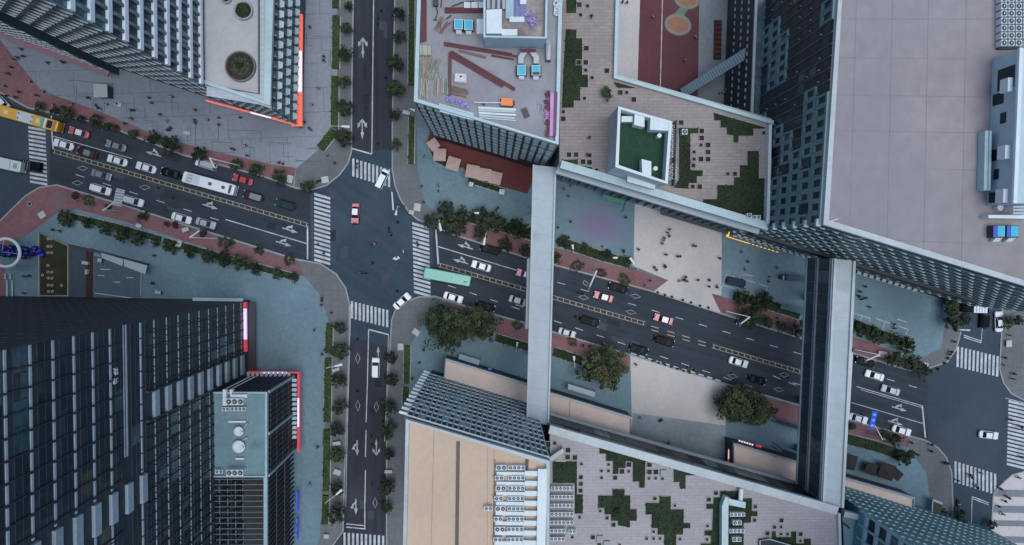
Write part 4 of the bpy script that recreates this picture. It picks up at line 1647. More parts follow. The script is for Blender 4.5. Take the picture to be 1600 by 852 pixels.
b = MB()
for k in range(1, 15):
    f = k / 15
    b.strip(PP([(835 - f * 10, 258 + f * 400), (867 - f * 11, 262 + f * 402)], z1), .07, z1 + .302, z1 + .315)
part(b, 'roof_seam', mat('deck_joint', (.32, .35, .36), .8), b1)
b2 = thing('footbridge', 'wide bridge with pale roof and tall dark glazed side near the flapped tower', 'bridge', P(1296, 600, 14))
z2 = 27.5
q = PP([(1302, 404), (1335, 408), (1316, 794), (1284, 786)], z2)
b = MB()
b.prism(q, z2 - 12.5, z2)
part(b, 'gallery', mat('bridge_glass', (.06, .085, .095), .55, .2, .3, .8, spec=.2), b2)
b = MB()
b.prism(PP([(1300.5, 404), (1334, 408), (1315, 794), (1282.5, 786)], z2 + .3), z2 + .02, z2 + .32)
part(b, 'roof', mat('bridge_roof', (.40, .44, .45)), b2)
for s in (((1303, 404), (1284.5, 786)), ((1332.5, 408), (1314, 792))):
    b = MB()
    b.strip(PP(s, z2), .5, z2 + .34, z2 + .8)
    part(b, 'edge_beam', ledge_m, b2)
bw3 = Wall(PP([(1302, 404)], z2)[0], PP([(1284, 786)], z2)[0], cen2(q))
bands(b2, bw3, 0, bw3.L, [z2 - .8], .4, .35, teal_metal, 'rail')
bands(b2, bw3, 0, bw3.L, [z2 - 6.6, z2 - 7.4], .22, .35, steel, 'rail')
bands(b2, bw3, 0, bw3.L, [z2 - 12.3], .35, .35, teal_metal, 'rail')
fins(b2, bw3, frange(.4, bw3.L - .4, 22), .08, .15, z2 - 12.2, z2 - .8, mat('bridge_mullion', (.16, .21, .22), .5), 'mullion')
b = MB()
rr = random.Random(9)
for k in range(21):
    for z in (z2 - 12, z2 - 6.2):
        bw3.pane(b, .4 + k * (bw3.L - .8) / 21, .4 + (k + 1) * (bw3.L - .8) / 21, .04, z, z + 5.3, rr.choices((0, 1, 2), (5, 2, 1))[0])
part(b, 'window_glazing', [mat('bridge_glass', (.06, .085, .095)), glass_teal, mat('bridge_pane', (.085, .115, .125), .5, .2, spec=.2)], b2)
b = MB()
b.strip(PP([(1330, 551), (1324, 656)], 20), .8, 16, 20)
part(b, 'sign_panel', mat('pale_sign', (.56, .57, .58)), b2)
b = MB()
b.strip(PP([(1337, 408), (1331, 545)], z2 - 1), .12, z2 - 1.2, z2 - 1)
b.strip(PP([(1320, 680), (1315, 792)], z2 - 1), .12, z2 - 1.2, z2 - 1)
part(b, 'rail', ledge_m, b2)
for px, py in ((1295, 470), (1286, 640), (1280, 720)):
    b = MB()
    o = P(px, py, 12)
    b.box(o.x, o.y, 0, 1.4, 1.4, z2 - 12.5)
    part(b, 'pier', steel, b2)

b = MB()
for k in range(1, 17):
    f = k / 17
    b.strip(PP([(1303 - f * 18.5, 404 + f * 382), (1332.5 - f * 18.5, 408 + f * 384)], z2), .06, z2 + .325, z2 + .335)
part(b, 'roof_seam', mat('deck_joint', (.32, .35, .36), .8), b2)

# ---------------------------------------------------------------- trees and planting
def crown_mesh(name, rx, ry, rz, clumps, leaves, size, seed, mats, weights, flat=.55, cz=None, lobes=0):
    rr = random.Random(seed)
    b = MB()
    cz = rz * .9 if cz is None else cz
    lob = [(rr.uniform(0, 6.28), rr.uniform(.55, 1.0)) for _ in range(max(3, lobes))]
    for k in range(clumps):
        while True:
            x, y, z = rr.uniform(-1, 1), rr.uniform(-1, 1), rr.uniform(-.6, 1)
            d = x * x + y * y + z * z
            if .1 < d < 1:
                break
        ang = math.atan2(y, x)
        rim = 1.0
        for la, ls in lob:
            da = abs((ang - la + math.pi) % (2 * math.pi) - math.pi)
            if da < .38:
                rim = min(rim, .62 + .38 * da / .38 + (1 - ls) * .1)
        far = lobes and rr.random() < .16
        if far:
            e = rr.uniform(1.0, 1.28) / max(.35, math.hypot(x, y))
            x, y, z = x * e, y * e, z * .4 - .2
        x, y = x * rim, y * rim
        c = Vector((x * rx, y * ry, cz + z * rz))
        cr = rr.uniform(.14, .30) * min(rx, ry)
        mi = rr.choices(range(len(mats)), weights)[0]
        for q in range(leaves // 3 if far else leaves):
            v = Vector((rr.gauss(0, 1), rr.gauss(0, 1), rr.gauss(0, .7)))
            v = v.normalized() * cr * rr.random() ** .4
            leaf_quad(b, c + v, size * rr.uniform(.6, 1.3), rr, mi if rr.random() < .8 else rr.randrange(len(mats)), flat)
    return b


def trunk_mesh(h, r, spread, seed):
    rr = random.Random(seed)
    b = MB()
    b.tube([(0, 0, 0), (0.03, 0, h * .5), (0, .03, h)], [r, r * .8, r * .6], 7)
    for k in range(5):
        a = k * 1.256 + rr.uniform(-.3, .3)
        d = spread * rr.uniform(.6, .9)
        b.tube([(0, 0, h * .8), (math.cos(a) * d * .5, math.sin(a) * d * .5, h * 1.15), (math.cos(a) * d, math.sin(a) * d, h * 1.4)], [r * .5, r * .35, r * .12], 5)
    return b


def tree_proto(name, label, cat, rx, ry, rz, clumps, leaves, size, seed, mats, weights, h, tr, lobes=0):
    t = thing(name, label, cat)
    part(trunk_mesh(h, tr, min(rx, ry) * .8, seed), 'trunk', bark, t)
    part(crown_mesh('crown', rx, ry, rz, clumps, leaves, size, seed, mats, weights, cz=h + rz * .45, lobes=lobes), 'crown', mats, t)
    return t


USED = set()


def place(proto, loc, rz, scale, label, group, at, order, paint=None):
    """the first call moves the prototype itself, later ones copy it"""
    if proto.name not in USED:
        USED.add(proto.name)
        kids(proto)
        for c in list(kids(proto)):
            kids(c)
        proto['_first'] = (loc[0], loc[1], loc[2])
        PEND.append((proto, loc, rz, scale, label, group, at, order, paint))
        return proto
    return dup(proto, loc, rz, scale, label, group, at, order, paint)


PEND = []


def settle():
    """prototypes go to their own places once every copy has been made"""
    for proto, loc, rz, scale, label, group, at, order, paint in PEND:
        proto.location = loc
        proto.rotation_euler = (0, 0, rz)
        if scale:
            proto.scale = scale
        for k, it in enumerate(LABELS):
            if it[0] == proto:
                LABELS[k] = (proto, label, at, order)
        if group:
            proto['group'] = group
        if '_first' in proto:
            del proto['_first']
        for ch in kids(proto):
            recolour(ch, paint)
            for g_ in kids(ch):
                recolour(g_, paint)


G3 = [leaf_a, leaf_b, leaf_c]
TREES = [tree_proto('street_tree', 'street tree', 'tree', 1.75, 1.65, 1.4, 44, 24, .22, s, G3, w_, 2.2, .11, 3) for s, w_ in ((1, (6, 3, .6)), (2, (7, 2, .3)), (3, (4, 4, 1)), (4, (8, 2, .2)))]
SHRUBS = [tree_proto('round_shrub', 'round shrub', 'shrub', 1.3, 1.25, .8, 26, 20, .17, s, m_, w_, .35, .08, 2) for s, m_, w_ in
          ((11, G3, (5, 4, 1)), (12, G3, (6, 3, .5)), (13, [leaf_b, leaf_c, leaf_o], (4, 4, 2)), (14, [leaf_r, leaf_a, leaf_r], (5, 3, 2)))]
KT = 0
rt_ = random.Random(4)


def tree_row(items, label, group, order='from the left', protos=None, base=1.75, grow=1.0, name_at=None, h=.12):  # h: what the row stands on
    global KT
    for px, py, r in items:
        KT += 1
        pr = (protos or TREES)[KT % len(protos or TREES)]
        o = P(px, py, h + (3.0 if base > 1.5 else .8))
        s = r * mpp(h + 3) / base * grow * rt_.uniform(.82, 1.12)
        place(pr, (o.x, o.y, h), KT * 2.4, (s * rt_.uniform(.9, 1.1), s * rt_.uniform(.9, 1.1), s * rt_.uniform(.8, 1.1)), label, group, (px, py), order)


tree_row([(543, 6, 8), (540, 42, 10), (538, 83, 11), (538, 127, 11), (538, 168, 11), (537, 216, 14)], 'dark round street tree on the upper street beside the pale podium', 'street trees along the cross street', 'from the top')
tree_row([(623, 20, 9), (622, 55, 10), (617, 97, 11), (618, 138, 11), (615, 178, 9), (617, 225, 10)], 'dark round street tree on the upper street beside the building site', 'street trees along the cross street', 'from the top')
tree_row([(530, 513, 11), (530, 550, 13), (529, 595, 12), (529, 637, 12), (525, 672, 11), (525, 712, 11), (525, 765, 13), (527, 802, 12)], 'street tree on the lower street, on the dark tower side', 'street trees along the cross street', 'from the top')
tree_row([(610, 560, 11), (610, 595, 10), (606, 638, 14), (604, 675, 13), (606, 712, 10), (604, 762, 13), (602, 795, 12)], 'street tree on the lower street, on the beige roof side', 'street trees along the cross street', 'from the top')
tree_row([(56, 165, 8), (79, 171, 7), (100, 177, 9), (120, 184, 7), (145, 189, 10), (162, 195, 8), (202, 207, 8), (236, 215, 9)], 'small dark tree on the brick path near the yellow bus', 'trees on the brick path')
tree_row([(268, 228, 13), (311, 241, 12), (367, 257, 8), (399, 265, 10), (436, 278, 11), (479, 292, 9)], 'dark tree on the brick path near the white bus', 'trees on the brick path')
tree_row([(180, 200, 7), (117, 307, 7), (168, 323, 6), (259, 350, 6), (274, 352, 6)], 'small reddish shrub on the brick path west of the junction', 'red shrubs', 'from the left', [SHRUBS[3]], 1.3)
tree_row([(137, 312, 8), (224, 338, 9), (316, 365, 8), (350, 379, 9), (361, 380, 8), (405, 391, 10), (451, 406, 9)], 'round green shrub on the brick path near the white cars', 'round shrubs on the brick path', 'from the left', SHRUBS[:3], 1.3)
tree_row([(100, 341, 13), (132, 348, 9), (160, 358, 10), (190, 366, 11), (213, 372, 11), (238, 379, 8)], 'dark bushy tree in the hedge line above the white awning', 'trees in the hedge line', 'from the left', None, 1.75)
tree_row([(262, 385, 10), (295, 393, 10), (324, 400, 11), (350, 403, 13), (378, 411, 13), (398, 421, 9), (430, 428, 8), (457, 434, 7)], 'dark bushy tree in the hedge line at the brick path corner', 'trees in the hedge line', 'from the left', None, 1.75)
tree_row([(673, 345, 14), (697, 327, 12), (710, 351, 19), (724, 337, 15), (751, 366, 12), (757, 343, 15)], 'dark tree in the clump right of the right-hand zebra crossing', 'trees beside the red terrace')
tree_row([(778, 350, 13), (805, 357, 13), (820, 362, 10), (790, 383, 11), (823, 392, 9)], 'dark tree on the brick path just left of the narrow bridge', 'trees beside the red terrace')
tree_row([(881, 377, 12), (870, 402, 10), (914, 388, 11), (946, 398, 10), (980, 409, 10)], 'dark bush in the hedge below the mauve glow', 'bushes below the mauve paving', 'from the left', SHRUBS[:2], 1.3)
tree_row([(902, 415, 8), (940, 427, 9), (977, 438, 9)], 'small green round tree on the kerb above the taxi', 'small kerb trees', 'from the left', SHRUBS[2:3], 1.3)
tree_row([(1159, 466, 13), (1195, 471, 13), (1174, 495, 19), (1201, 505, 10), (1226, 512, 9), (1248, 515, 11)], 'dark tree on the brick path near the blue parked car', 'trees by the parking bay')
tree_row([(1347, 515, 12), (1378, 527, 12), (1398, 531, 12), (1420, 540, 13), (1397, 562, 14), (1429, 569, 17), (1443, 580, 12), (1365, 522, 11)], 'dark tree right of the wide bridge near the empty bays', 'trees right of the wide bridge')
tree_row([(1491, 500, 14), (1487, 476, 12), (1515, 500, 9)], 'leafy tree in the corner bed beside the flapped tower', 'trees by the flapped tower')
tree_row([(1581, 504, 9), (1597, 502, 8)], 'small tree at the right edge beyond the white car', 'trees by the flapped tower')
tree_row([(1338, 670, 6), (1402, 688, 9), (1387, 682, 7), (1414, 714, 12), (1497, 822, 15), (1503, 806, 10), (1480, 804, 6), (1556, 823, 8)], 'small tree on the pavement in the lower right corner', 'trees of the lower right corner')
tree_row([(809, 509, 8), (895, 534, 8)], 'small bright green shrub on the brick path beside the narrow bridge', 'kerb shrubs', 'from the left', SHRUBS[2:3], 1.3)
o = P(948, 143, NZ)
tree_row([(949, 143, 12)], 'potted palm-like tree standing at the corner of the roof garden', None, 'from the left', [tree_proto('garden_tree', 'garden tree', 'tree', 1.5, 1.5, 1.1, 26, 14, .26, 77, [leaf_b, leaf_c, leaf_a], (4, 3, 1), 1.2, .08)], 1.75, h=NZ)

for px, py, rx, ry, lab, sd in ((700, 510, 6.0, 4.7, 'largest dark spreading tree beside the black car, left of the narrow bridge', 51), (750, 508, 4.3, 3.5, 'spreading tree tucked between the largest tree and the narrow bridge', 52),
                                (951, 580, 4.2, 5.2, 'spreading olive tree at the edge of the pale plaza', 53), (920, 582, 2.6, 2.6, 'thin pale branching tree left of the spreading olive tree', 56),
                                (1156, 634, 5.2, 3.8, 'spreading olive tree above the red lit canopy', 54), (1192, 648, 3.7, 3.7, 'dark spreading tree nearest the wide bridge, below the avenue', 55)):
    o = P(px, py, 8)
    ol = sd in (53, 54, 56, 55)
    cl = int(rx * ry * (5.2 if sd != 56 else 3))
    t = thing('spreading_tree', lab, 'tree', (0, 0, 0), group='large trees by the avenue', at=(px, py))
    part(trunk_mesh(4.0, .3, min(rx, ry) * .8, sd), 'trunk', bark, t)
    part(crown_mesh('crown', rx, ry, 2.6, cl, 48, .27, sd, [leaf_a, leaf_b, leaf_o], (4, 3, 1.6) if not ol else (2, 2.5, 4), .6, 5.6, 7), 'crown', [leaf_a, leaf_b, leaf_o], t)
    t.location = (o.x, o.y, .12)


def hedge(pts, wd, h, label, group, dark=False, at=None, z=.12, order='from the left', density=9, base=None):
    q = [Vector(v) for v in PP(pts, .8)]
    rr = random.Random(int(pts[0][0] * 7 + pts[0][1]))
    c = sum(q, Vector((0, 0))) / len(q)
    t = thing('hedge', label, 'hedge', (c.x, c.y, z), group=group, at=at or pts[0], order=order)
    b = MB()
    b.strip(q, wd, z, z + h * .75)
    part(b, 'core', hedge_core, t)
    b = MB()
    for a, e in zip(q[:-1], q[1:]):
        d = e - a
        nrm = Vector((-d.y, d.x)).normalized()
        for k in range(int(d.length * wd * density * 2)):
            p = a + d * rr.random() + nrm * wd * rr.uniform(-.56, .56)
            leaf_quad(b, (p.x, p.y, z + h * rr.uniform(.72, 1.05)), rr.uniform(.10, .24), rr, rr.choices((0, 1), (1, 2))[0], .5)
    part(b, 'leaves', [leaf_a, leaf_b] if dark else [leaf_b, hedge_leaf], t)
    b = MB()
    b.strip(q, wd + .55, z - .02, z + .16)
    part(b, 'bed_edge', kerb_m, t)
    return t


for x, y0, y1 in ((524, -30, 12), (524, 24, 107), (522, 119, 205)):
    hedge([(x + 1, y0), (x, y1)], 1.5, .9, 'clipped bright green hedge strip left of the upper street', 'green hedge strips', at=(x, y0), order='from the top')
hedge([(521, 205), (500, 232)], 1.9, .9, 'short slanting hedge strip at the corner of the grey plaza', 'green hedge strips')
for x, y0, y1 in ((642, -30, 133), (642, 182, 256)):
    hedge([(x + 1, y0), (x, y1)], 1.2, .8, 'narrow hedge strip left of the building site block', 'green hedge strips', at=(x, y0), order='from the top')
for x, y0, y1 in ((514, 506, 552), (512, 560, 660), (510, 672, 768), (508, 775, 820)):
    hedge([(x + .5, y0), (x - 1, y1)], 1.45, .9, 'hedge strip along the lower street, on the dark tower side', 'green hedge strips', at=(x, y0), order='from the top')
for x, y0, y1 in ((636, 540, 600), (634, 606, 632)):
    hedge([(x, y0), (x - 1, y1)], 1.3, .8, 'hedge strip beside the egg crate facade', 'green hedge strips', at=(x, y0), order='from the top')
hedge([(92, 334), (170, 352), (250, 374)], 1.3, .8, 'long dark hedge along the brick path above the sunken court', 'dark hedges', True)
hedge([(255, 376), (360, 406), (465, 435)], 1.3, .8, 'long dark hedge along the brick path towards the junction corner', 'dark hedges', True)
hedge([(735, 340), (800, 358), (832, 368)], 2.2, 1.0, 'dark hedge between red terrace and brick path', 'dark hedges', True)
hedge([(876, 378), (940, 400), (985, 412)], 2.0, 1.0, 'dark hedge below the mauve glow', 'dark hedges', True)
hedge([(1148, 462), (1190, 473), (1250, 492)], 2.0, 1.0, 'dark hedge below the parking bay', 'dark hedges', True)
hedge([(775, 528), (826, 543)], 1.6, .9, 'dark hedge left of the narrow bridge, below the avenue', 'dark hedges', True)
hedge([(866, 550), (915, 566)], 1.8, .9, 'dark hedge right of the narrow bridge, below the avenue', 'dark hedges', True)
hedge([(1336, 506), (1375, 522), (1422, 540)], 1.8, .9, 'dark hedge below the empty bays right of the wide bridge', 'dark hedges', True)
hedge([(1322, 686), (1370, 698), (1420, 716)], 2.2, .9, 'dark hedge beside the blue road sign', 'dark hedges', True)

# ---------------------------------------------------------------- vehicles
def rrect(l, w, r, n=4, x0=0.0):
    out = []
    for cx, cy, a0 in ((l / 2 - r, w / 2 - r, 0), (-l / 2 + r, w / 2 - r, 90), (-l / 2 + r, -w / 2 + r, 180), (l / 2 - r, -w / 2 + r, 270)):
        for k in range(n):
            a = R(a0 + 90 * k / (n - 1))
            out.append((x0 + cx + r * math.cos(a), cy + r * math.sin(a)))
    return out


def ring(q, z):
    return [(a, b, z) for a, b in q]


PAINTS = {}


def paint(name, col):
    dark = max(col) < .08
    return mat('paint_' + name, col, .34 if dark else .32, 0, coat=.0 if dark else .4, spec=.05 if dark else .5)


PW, PSIL, PBLK, PGREY = paint('white', (.72, .73, .74)), paint('silver', (.36, .38, .40)), paint('black', (.007, .008, .010)), paint('grey', (.17, .19, .21))
PRED, PDRED, PNAVY, PDG = paint('red', (.38, .025, .03)), paint('dark_red', (.06, .018, .022)), paint('navy', (.02, .035, .07)), paint('dark_green', (.02, .045, .05))
PTEAL, PLTEAL, PYEL, PCREAM, PORG = paint('teal', (.035, .36, .25)), paint('light_teal', (.06, .38, .32)), paint('yellow', (.72, .36, .03)), paint('cream', (.55, .62, .52)), paint('orange', (.62, .16, .03))
PPINK = paint('taxi_red', (.48, .10, .12))


car_glass2 = mat('car_glass_pale', (.045, .060, .070), .2, 0, spec=.2)


def car_proto(L, W, H, hood, trunk, kind='sedan'):
    """x forward. hood and trunk are the lengths before and behind the cabin"""
    t = thing('car', 'car', 'car')
    b = MB()
    zs = .78 if kind == 'sedan' else .92
    b.loft([ring(rrect(L * .94, W * .88, .3), .24), ring(rrect(L, W, .42), .42), ring(rrect(L * .995, W, .46), .60), ring(rrect(L * .96, W * .95, .5), zs), ring(rrect(L * .90, W * .86, .45), zs + .06)])
    xf, xb = L / 2 - hood, -L / 2 + trunk
    rf, rb = xf - .75, xb + (.55 if kind == 'sedan' else .22)
    wb, wr = W * .43, W * .335
    z0, z1 = zs + .04, H - .06
    b.hexa([(xb, -wb, z0), (xf, -wb, z0), (xf, wb, z0), (xb, wb, z0)], [(rb, -wr, z1), (rf, -wr, z1), (rf, wr, z1), (rb, wr, z1)])
    part(b, 'body', PW, t, smooth=False)
    b = MB()
    q = rrect(rf - rb + .10, wr * 2 + .06, .16, 4, (rf + rb) / 2)
    b.loft([ring(q, z1 - .01), ring([(a, c * .97) for a, c in q], H)])
    part(b, 'roof', PW, t)
    e = .015

    def quad(p, q_, r, s, nx, ny, nm):
        b = MB()
        n = Vector((nx, ny, .45)).normalized() * e
        pts = [Vector(v) for v in (p, q_, r, s)]
        c = sum(pts, Vector((0, 0, 0))) / 4
        pts = [c + (v - c) * .93 + n for v in pts]
        b.hexa([v - n * .6 for v in pts], pts)
        part(b, nm, car_glass, t)
    quad((xf, -wb, z0), (xf, wb, z0), (rf, wr, z1), (rf, -wr, z1), 1, 0, 'windscreen')
    quad((xb, wb, z0), (xb, -wb, z0), (rb, -wr, z1), (rb, wr, z1), -1, 0, 'rear_window')
    for s in (-1, 1):
        quad((xb, s * wb, z0), (xf, s * wb, z0), (rf, s * wr, z1), (rb, s * wr, z1), 0, s, 'side_window')
        b = MB()
        b.prism([(xf - .25, s * (wb + .06)), (xf - .05, s * (wb + .06)), (xf - .05, s * (wb + .26)), (xf - .2, s * (wb + .26))], zs + .02, zs + .2)
        part(b, 'mirror', PBLK, t)
        b = MB()
        b.prism([(L / 2 - .22, s * W * .27), (L / 2 + .005, s * W * .25), (L / 2 - .08, s * W * .42), (L / 2 - .40, s * W * .455)], .58, .76)
        part(b, 'headlight', lamp_w, t)
        b = MB()
        b.prism([(-L / 2 + .2, s * W * .30), (-L / 2 - .005, s * W * .28), (-L / 2 + .08, s * W * .43), (-L / 2 + .26, s * W * .46)], .62, .82)
        part(b, 'taillight', lamp_r, t)
        for x in (L * .29, -L * .29):
            b = MB()
            c = [(x + .32 * math.cos(k * .628), .32 + .32 * math.sin(k * .628)) for k in range(10)]
            b.loft([[(a, s * (W / 2 - .22), z) for a, z in c], [(a, s * (W / 2 + .012), z) for a, z in c]])
            part(b, 'wheel', rubber, t)
    return t


SEDAN = car_proto(4.6, 1.80, 1.44, 1.15, .85)
SUV = car_proto(4.7, 1.88, 1.72, 1.05, .18, 'suv')
VAN = car_proto(4.9, 1.86, 1.85, .75, .12, 'suv')


def car(px, py, head, body, label, kind=SEDAN, roof=None, s=1.0, group='cars on the avenue'):
    """head is the photo direction the car faces: AV along the avenue towards the right edge, AV + 180 towards the left edge"""
    o = P(px, py, .8)
    return place(kind, (o.x, o.y, .012), R(head), (s, s, s), label, group, (px, py), 'from the left', dict({'body': body, 'roof': roof or body}, **({n_: car_glass2 for n_ in ('windscreen', 'rear_window', 'side_window')} if body in (PBLK, PDG, PDRED, PNAVY) else {})))


Wd, Ed = AV + 180, AV
car(123, 207, Wd, PPINK, 'red taxi with white roof beside the yellow bus', roof=PW)
car(181, 228, Wd, PGREY, 'dark grey car beside the kerb, behind the taxi near the yellow bus')
car(99, 226, Wd, PW, 'white car first at the left stop line below the red taxi')
car(136, 239, Wd, PDRED, 'dark maroon car right behind the white car at the left stop line', roof=PGREY)
car(183, 251, Wd, PW, 'white car alone in its lane, just left of the lane arrow')
car(228, 262, Wd, PW, 'white car in front of a black car, under the lane arrow')
car(267, 271, Wd, PBLK, 'black car between a white car and the white bus')
car(379, 281, Wd, PRED, 'bright red car beside the front of the white bus')
car(396, 307, Wd, PDRED, 'dark maroon car with pale roof frame below the bright red car', SUV, PGREY)
car(446, 320, Wd, PDG, 'dark green-black car next to the zebra crossing, behind the maroon car', SUV, PDG)
car(158, 273, Ed, PGREY, 'slate grey car opposite the white cars, in the middle lane')
car(157, 296, Ed, PW, 'white estate car just left of the road sign gantry', SUV)
car(208, 314, Ed, PW, 'white estate car partly under the road sign gantry', SUV)
car(283, 341, Ed, PW, 'white car following a silver car along the lower kerb')
car(321, 349, Ed, PSIL, 'silver car ahead of a white car along the lower kerb')
car(597, 280, 64, PW, 'white estate car slanting across the upper zebra crossing', VAN, s=.98)
car(555, 333, 267, PPINK, 'red and white taxi alone in the middle of the junction', roof=PW)
car(628, 471, 42, PW, 'white car turning at the lower right corner of the junction')
car(587, 575, 89, PW, 'white large car driving up the lower street', SUV)
car(766, 390, Wd, PBLK, 'black car near the kerb under the white lamp, left of the narrow bridge', SUV)
car(752, 416, Wd, PW, 'white car behind the lane arrow, left of the narrow bridge')
car(822, 429, Wd, PPINK, 'red and white taxi half hidden under the narrow bridge', roof=PW)
car(708, 465, Ed, PW, 'white car with dark sunroof below the teal bus')
car(810, 470, Ed, PGREY, 'grey car half hidden under the narrow bridge')
car(758, 479, Ed, PBLK, 'black car passing the largest spreading tree')
car(966, 450, Wd, PBLK, 'black car at the kerb, beside the red taxi right of the narrow bridge')
car(943, 464, Wd, PPINK, 'red taxi with white roof beside a black car, near the mast arm', roof=PW)
car(1037, 499, Wd, PPINK, 'red taxi with white roof in front of the pale plaza', roof=PW)
car(921, 502, Ed, PBLK, 'black car right of the narrow bridge, in the upper eastbound lane', SUV)
car(886, 520, Ed, PSIL, 'silver car at the lower kerb right of the narrow bridge', s=.9)
car(1038, 533, Ed, PBLK, 'black large car below the taxi near the pale plaza', SUV)
car(998, 546, Ed, PBLK, 'black car at the lower kerb by the olive tree', s=.97)
car(1154, 566, Ed, PW, 'white car alone between the two bridges')
car(1183, 594, Ed, PBLK, 'black car with white bonnet above the olive tree', s=.92)
car(1166, 506, Wd, PDG, 'dark car partly under the street lamp and dark tree')
car(1150, 441, AV + 5, PNAVY, 'dark blue car parked in the marked bay', SUV)
car(1352, 566, Wd, PBLK, 'black car under the lamp right of the wide bridge')
car(1367, 587, Wd, PW, 'white car right of the wide bridge, below the black car')
car(1392, 610, Wd, PSIL, 'silver car right of the wide bridge, nearest the double line', s=.98)
car(1341, 654, Ed, PW, 'white car behind the blue road sign')
car(1409, 673, Ed, PW, 'white car waiting at the kerb by the stop line, ahead of the blue sign')
car(1545, 680, AV + 10, PW, 'white car alone in the right-hand junction')
car(1561, 503, 92, PW, 'white car standing on the right-hand street beside the flapped tower', s=1.05)
car(1538, 497, 86, PBLK, 'black car between the box truck and the white car', SUV, s=1.05)
car(2, 159, AV + 150, PW, 'white car cut by the left edge above the yellow bus', s=.95)
car(322, 257, Wd, PW, 'white and teal van parked under the dark tree at the kerb', VAN, PSIL)


def bus(px, py, head, L, W, H, body, label, roof_items, cat='bus', front=True, name='bus'):
    o = P(px, py, H * .8)
    t = thing(name, label, cat, (0, 0, 0), at=(px, py))
    b = MB()
    b.loft([ring(rrect(L * .985, W * .95, .25), .35), ring(rrect(L, W, .28), .6), ring(rrect(L, W, .28), H - .35), ring(rrect(L * .985, W * .95, .35), H - .05), ring(rrect(L * .96, W * .88, .3), H)])
    part(b, 'body', body, t)
    for s in (-1, 1):
        b = MB()
        b.prism([(-L * .46, s * (W / 2 + .012)), (L * .42, s * (W / 2 + .012)), (L * .42, s * (W / 2 - .05)), (-L * .46, s * (W / 2 - .05))], 1.35, H - .6)
        part(b, 'side_window', car_glass, t)
        for x in (L * .30, -L * .28):
            b = MB()
            c = [(x + .5 * math.cos(k * .524), .5 + .5 * math.sin(k * .524)) for k in range(12)]
            b.loft([[(a, s * (W / 2 - .3), z) for a, z in c], [(a, s * (W / 2 + .015), z) for a, z in c]])
            part(b, 'wheel', rubber, t)
        b = MB()
        b.box(L / 2 + .12, s * (W / 2 + .05), 1.9, .14, .22, .5)
        part(b, 'mirror', PBLK, t)
        b = MB()
        b.box(L / 2 - .0, s * W * .36, .7, .1, .4, .25)
        part(b, 'headlight', lamp_w, t)
    b = MB()
    b.hexa([(L / 2 - .45, -W * .42, H - .02), (L / 2 + .015, -W * .44, 1.3), (L / 2 + .015, W * .44, 1.3), (L / 2 - .45, W * .42, H - .02)],
           [(L / 2 - .40, -W * .42, H + .01), (L / 2 + .03, -W * .44, 1.32), (L / 2 + .03, W * .44, 1.32), (L / 2 - .40, W * .42, H + .01)])
    part(b, 'windscreen', car_glass, t)
    for nm, x, y, sx, sy, sz, m in roof_items:
        b = MB()
        b.prism(rrect(sx, sy, min(sx, sy) * .12, 3, x), H - .02, H + sz) if y == 0 else b.box(x, y, H - .02, sx, sy, sz)
        part(b, nm, m, t)
    t.location = (o.x, o.y, .012)
    t.rotation_euler = (0, 0, R(head))
    return t


hatch = mat('roof_hatch', (.05, .06, .06), .5)
pale_unit = mat('roof_unit', (.55, .56, .56), .5)
bus(327, 287, AV + 1.5, 11.8, 2.5, 3.1, PW, 'long white single-deck bus in the middle of the avenue',
    [('roof_unit', -3.6, 0, 3.0, 1.9, .14, pale_unit), ('roof_hatch', 0.4, 0, .75, .7, .07, hatch), ('roof_hatch', 3.4, 0, .75, .7, .07, hatch), ('roof_vent', 4.95, 0, .55, 1.9, .05, hatch)]
    + [('roof_vent', -4.6 + k * .42, .0, .22, .28, .18, hatch) for k in range(3)] + [('grille', -4.2, .72, 1.2, .3, .17, steel), ('grille', -4.2, -.72, 1.2, .3, .17, steel)])
bus(699, 433, Wd + 6, 10.8, 2.5, 3.1, PTEAL, 'bright teal bus crossing the right-hand zebra stripes',
    [('roof_unit', -3.1, 0, 4.0, 1.7, .22, PLTEAL), ('roof_vent', -2.6, .35, 1.4, .28, .25, PTEAL), ('roof_vent', -2.6, -.35, 1.4, .28, .25, PTEAL), ('roof_vent', -4.2, .3, .8, .25, .25, hatch), ('roof_hatch', .8, 0, .7, .7, .06, PTEAL), ('roof_hatch', 4.2, 0, .7, .7, .06, PTEAL)])
bus(44, 185, AV + 1, 14.0, 2.5, 3.2, PYEL, 'long yellow bus with pale middle roof at the left edge',
    [('roof_panel', -.3, 0, 3.6, 2.1, .10, pale_unit), ('roof_hatch', 1.2, .55, .32, .32, .14, hatch), ('roof_hatch', -1.8, .55, .32, .32, .14, hatch), ('roof_hatch', 1.2, -.55, .32, .32, .14, hatch),
     ('roof_hatch', -1.8, -.55, .32, .32, .14, hatch), ('roof_stripe', 3.6, 0, .55, 2.2, .05, PLTEAL), ('roof_stripe', 4.2, 0, .4, 2.2, .05, PW), ('roof_window', 5.2, 0, 1.2, 1.7, .06, car_glass), ('roof_panel', 6.3, 0, .7, 2.0, .05, PORG),
     ('roof_panel', 2.5, 0, .8, 1.0, .05, PCREAM), ('roof_panel', -4.6, 0, 1.0, .8, .05, PCREAM)])
bus(8, 256, AV + 4, 7.6, 2.5, 3.0, PCREAM, 'pale green bus at the left edge below the yellow bus',
    [('roof_unit', -.3, 0, 3.6, 1.8, .2, pale_unit), ('roof_hatch', 2.6, 0, .8, 1.2, .06, steel)])


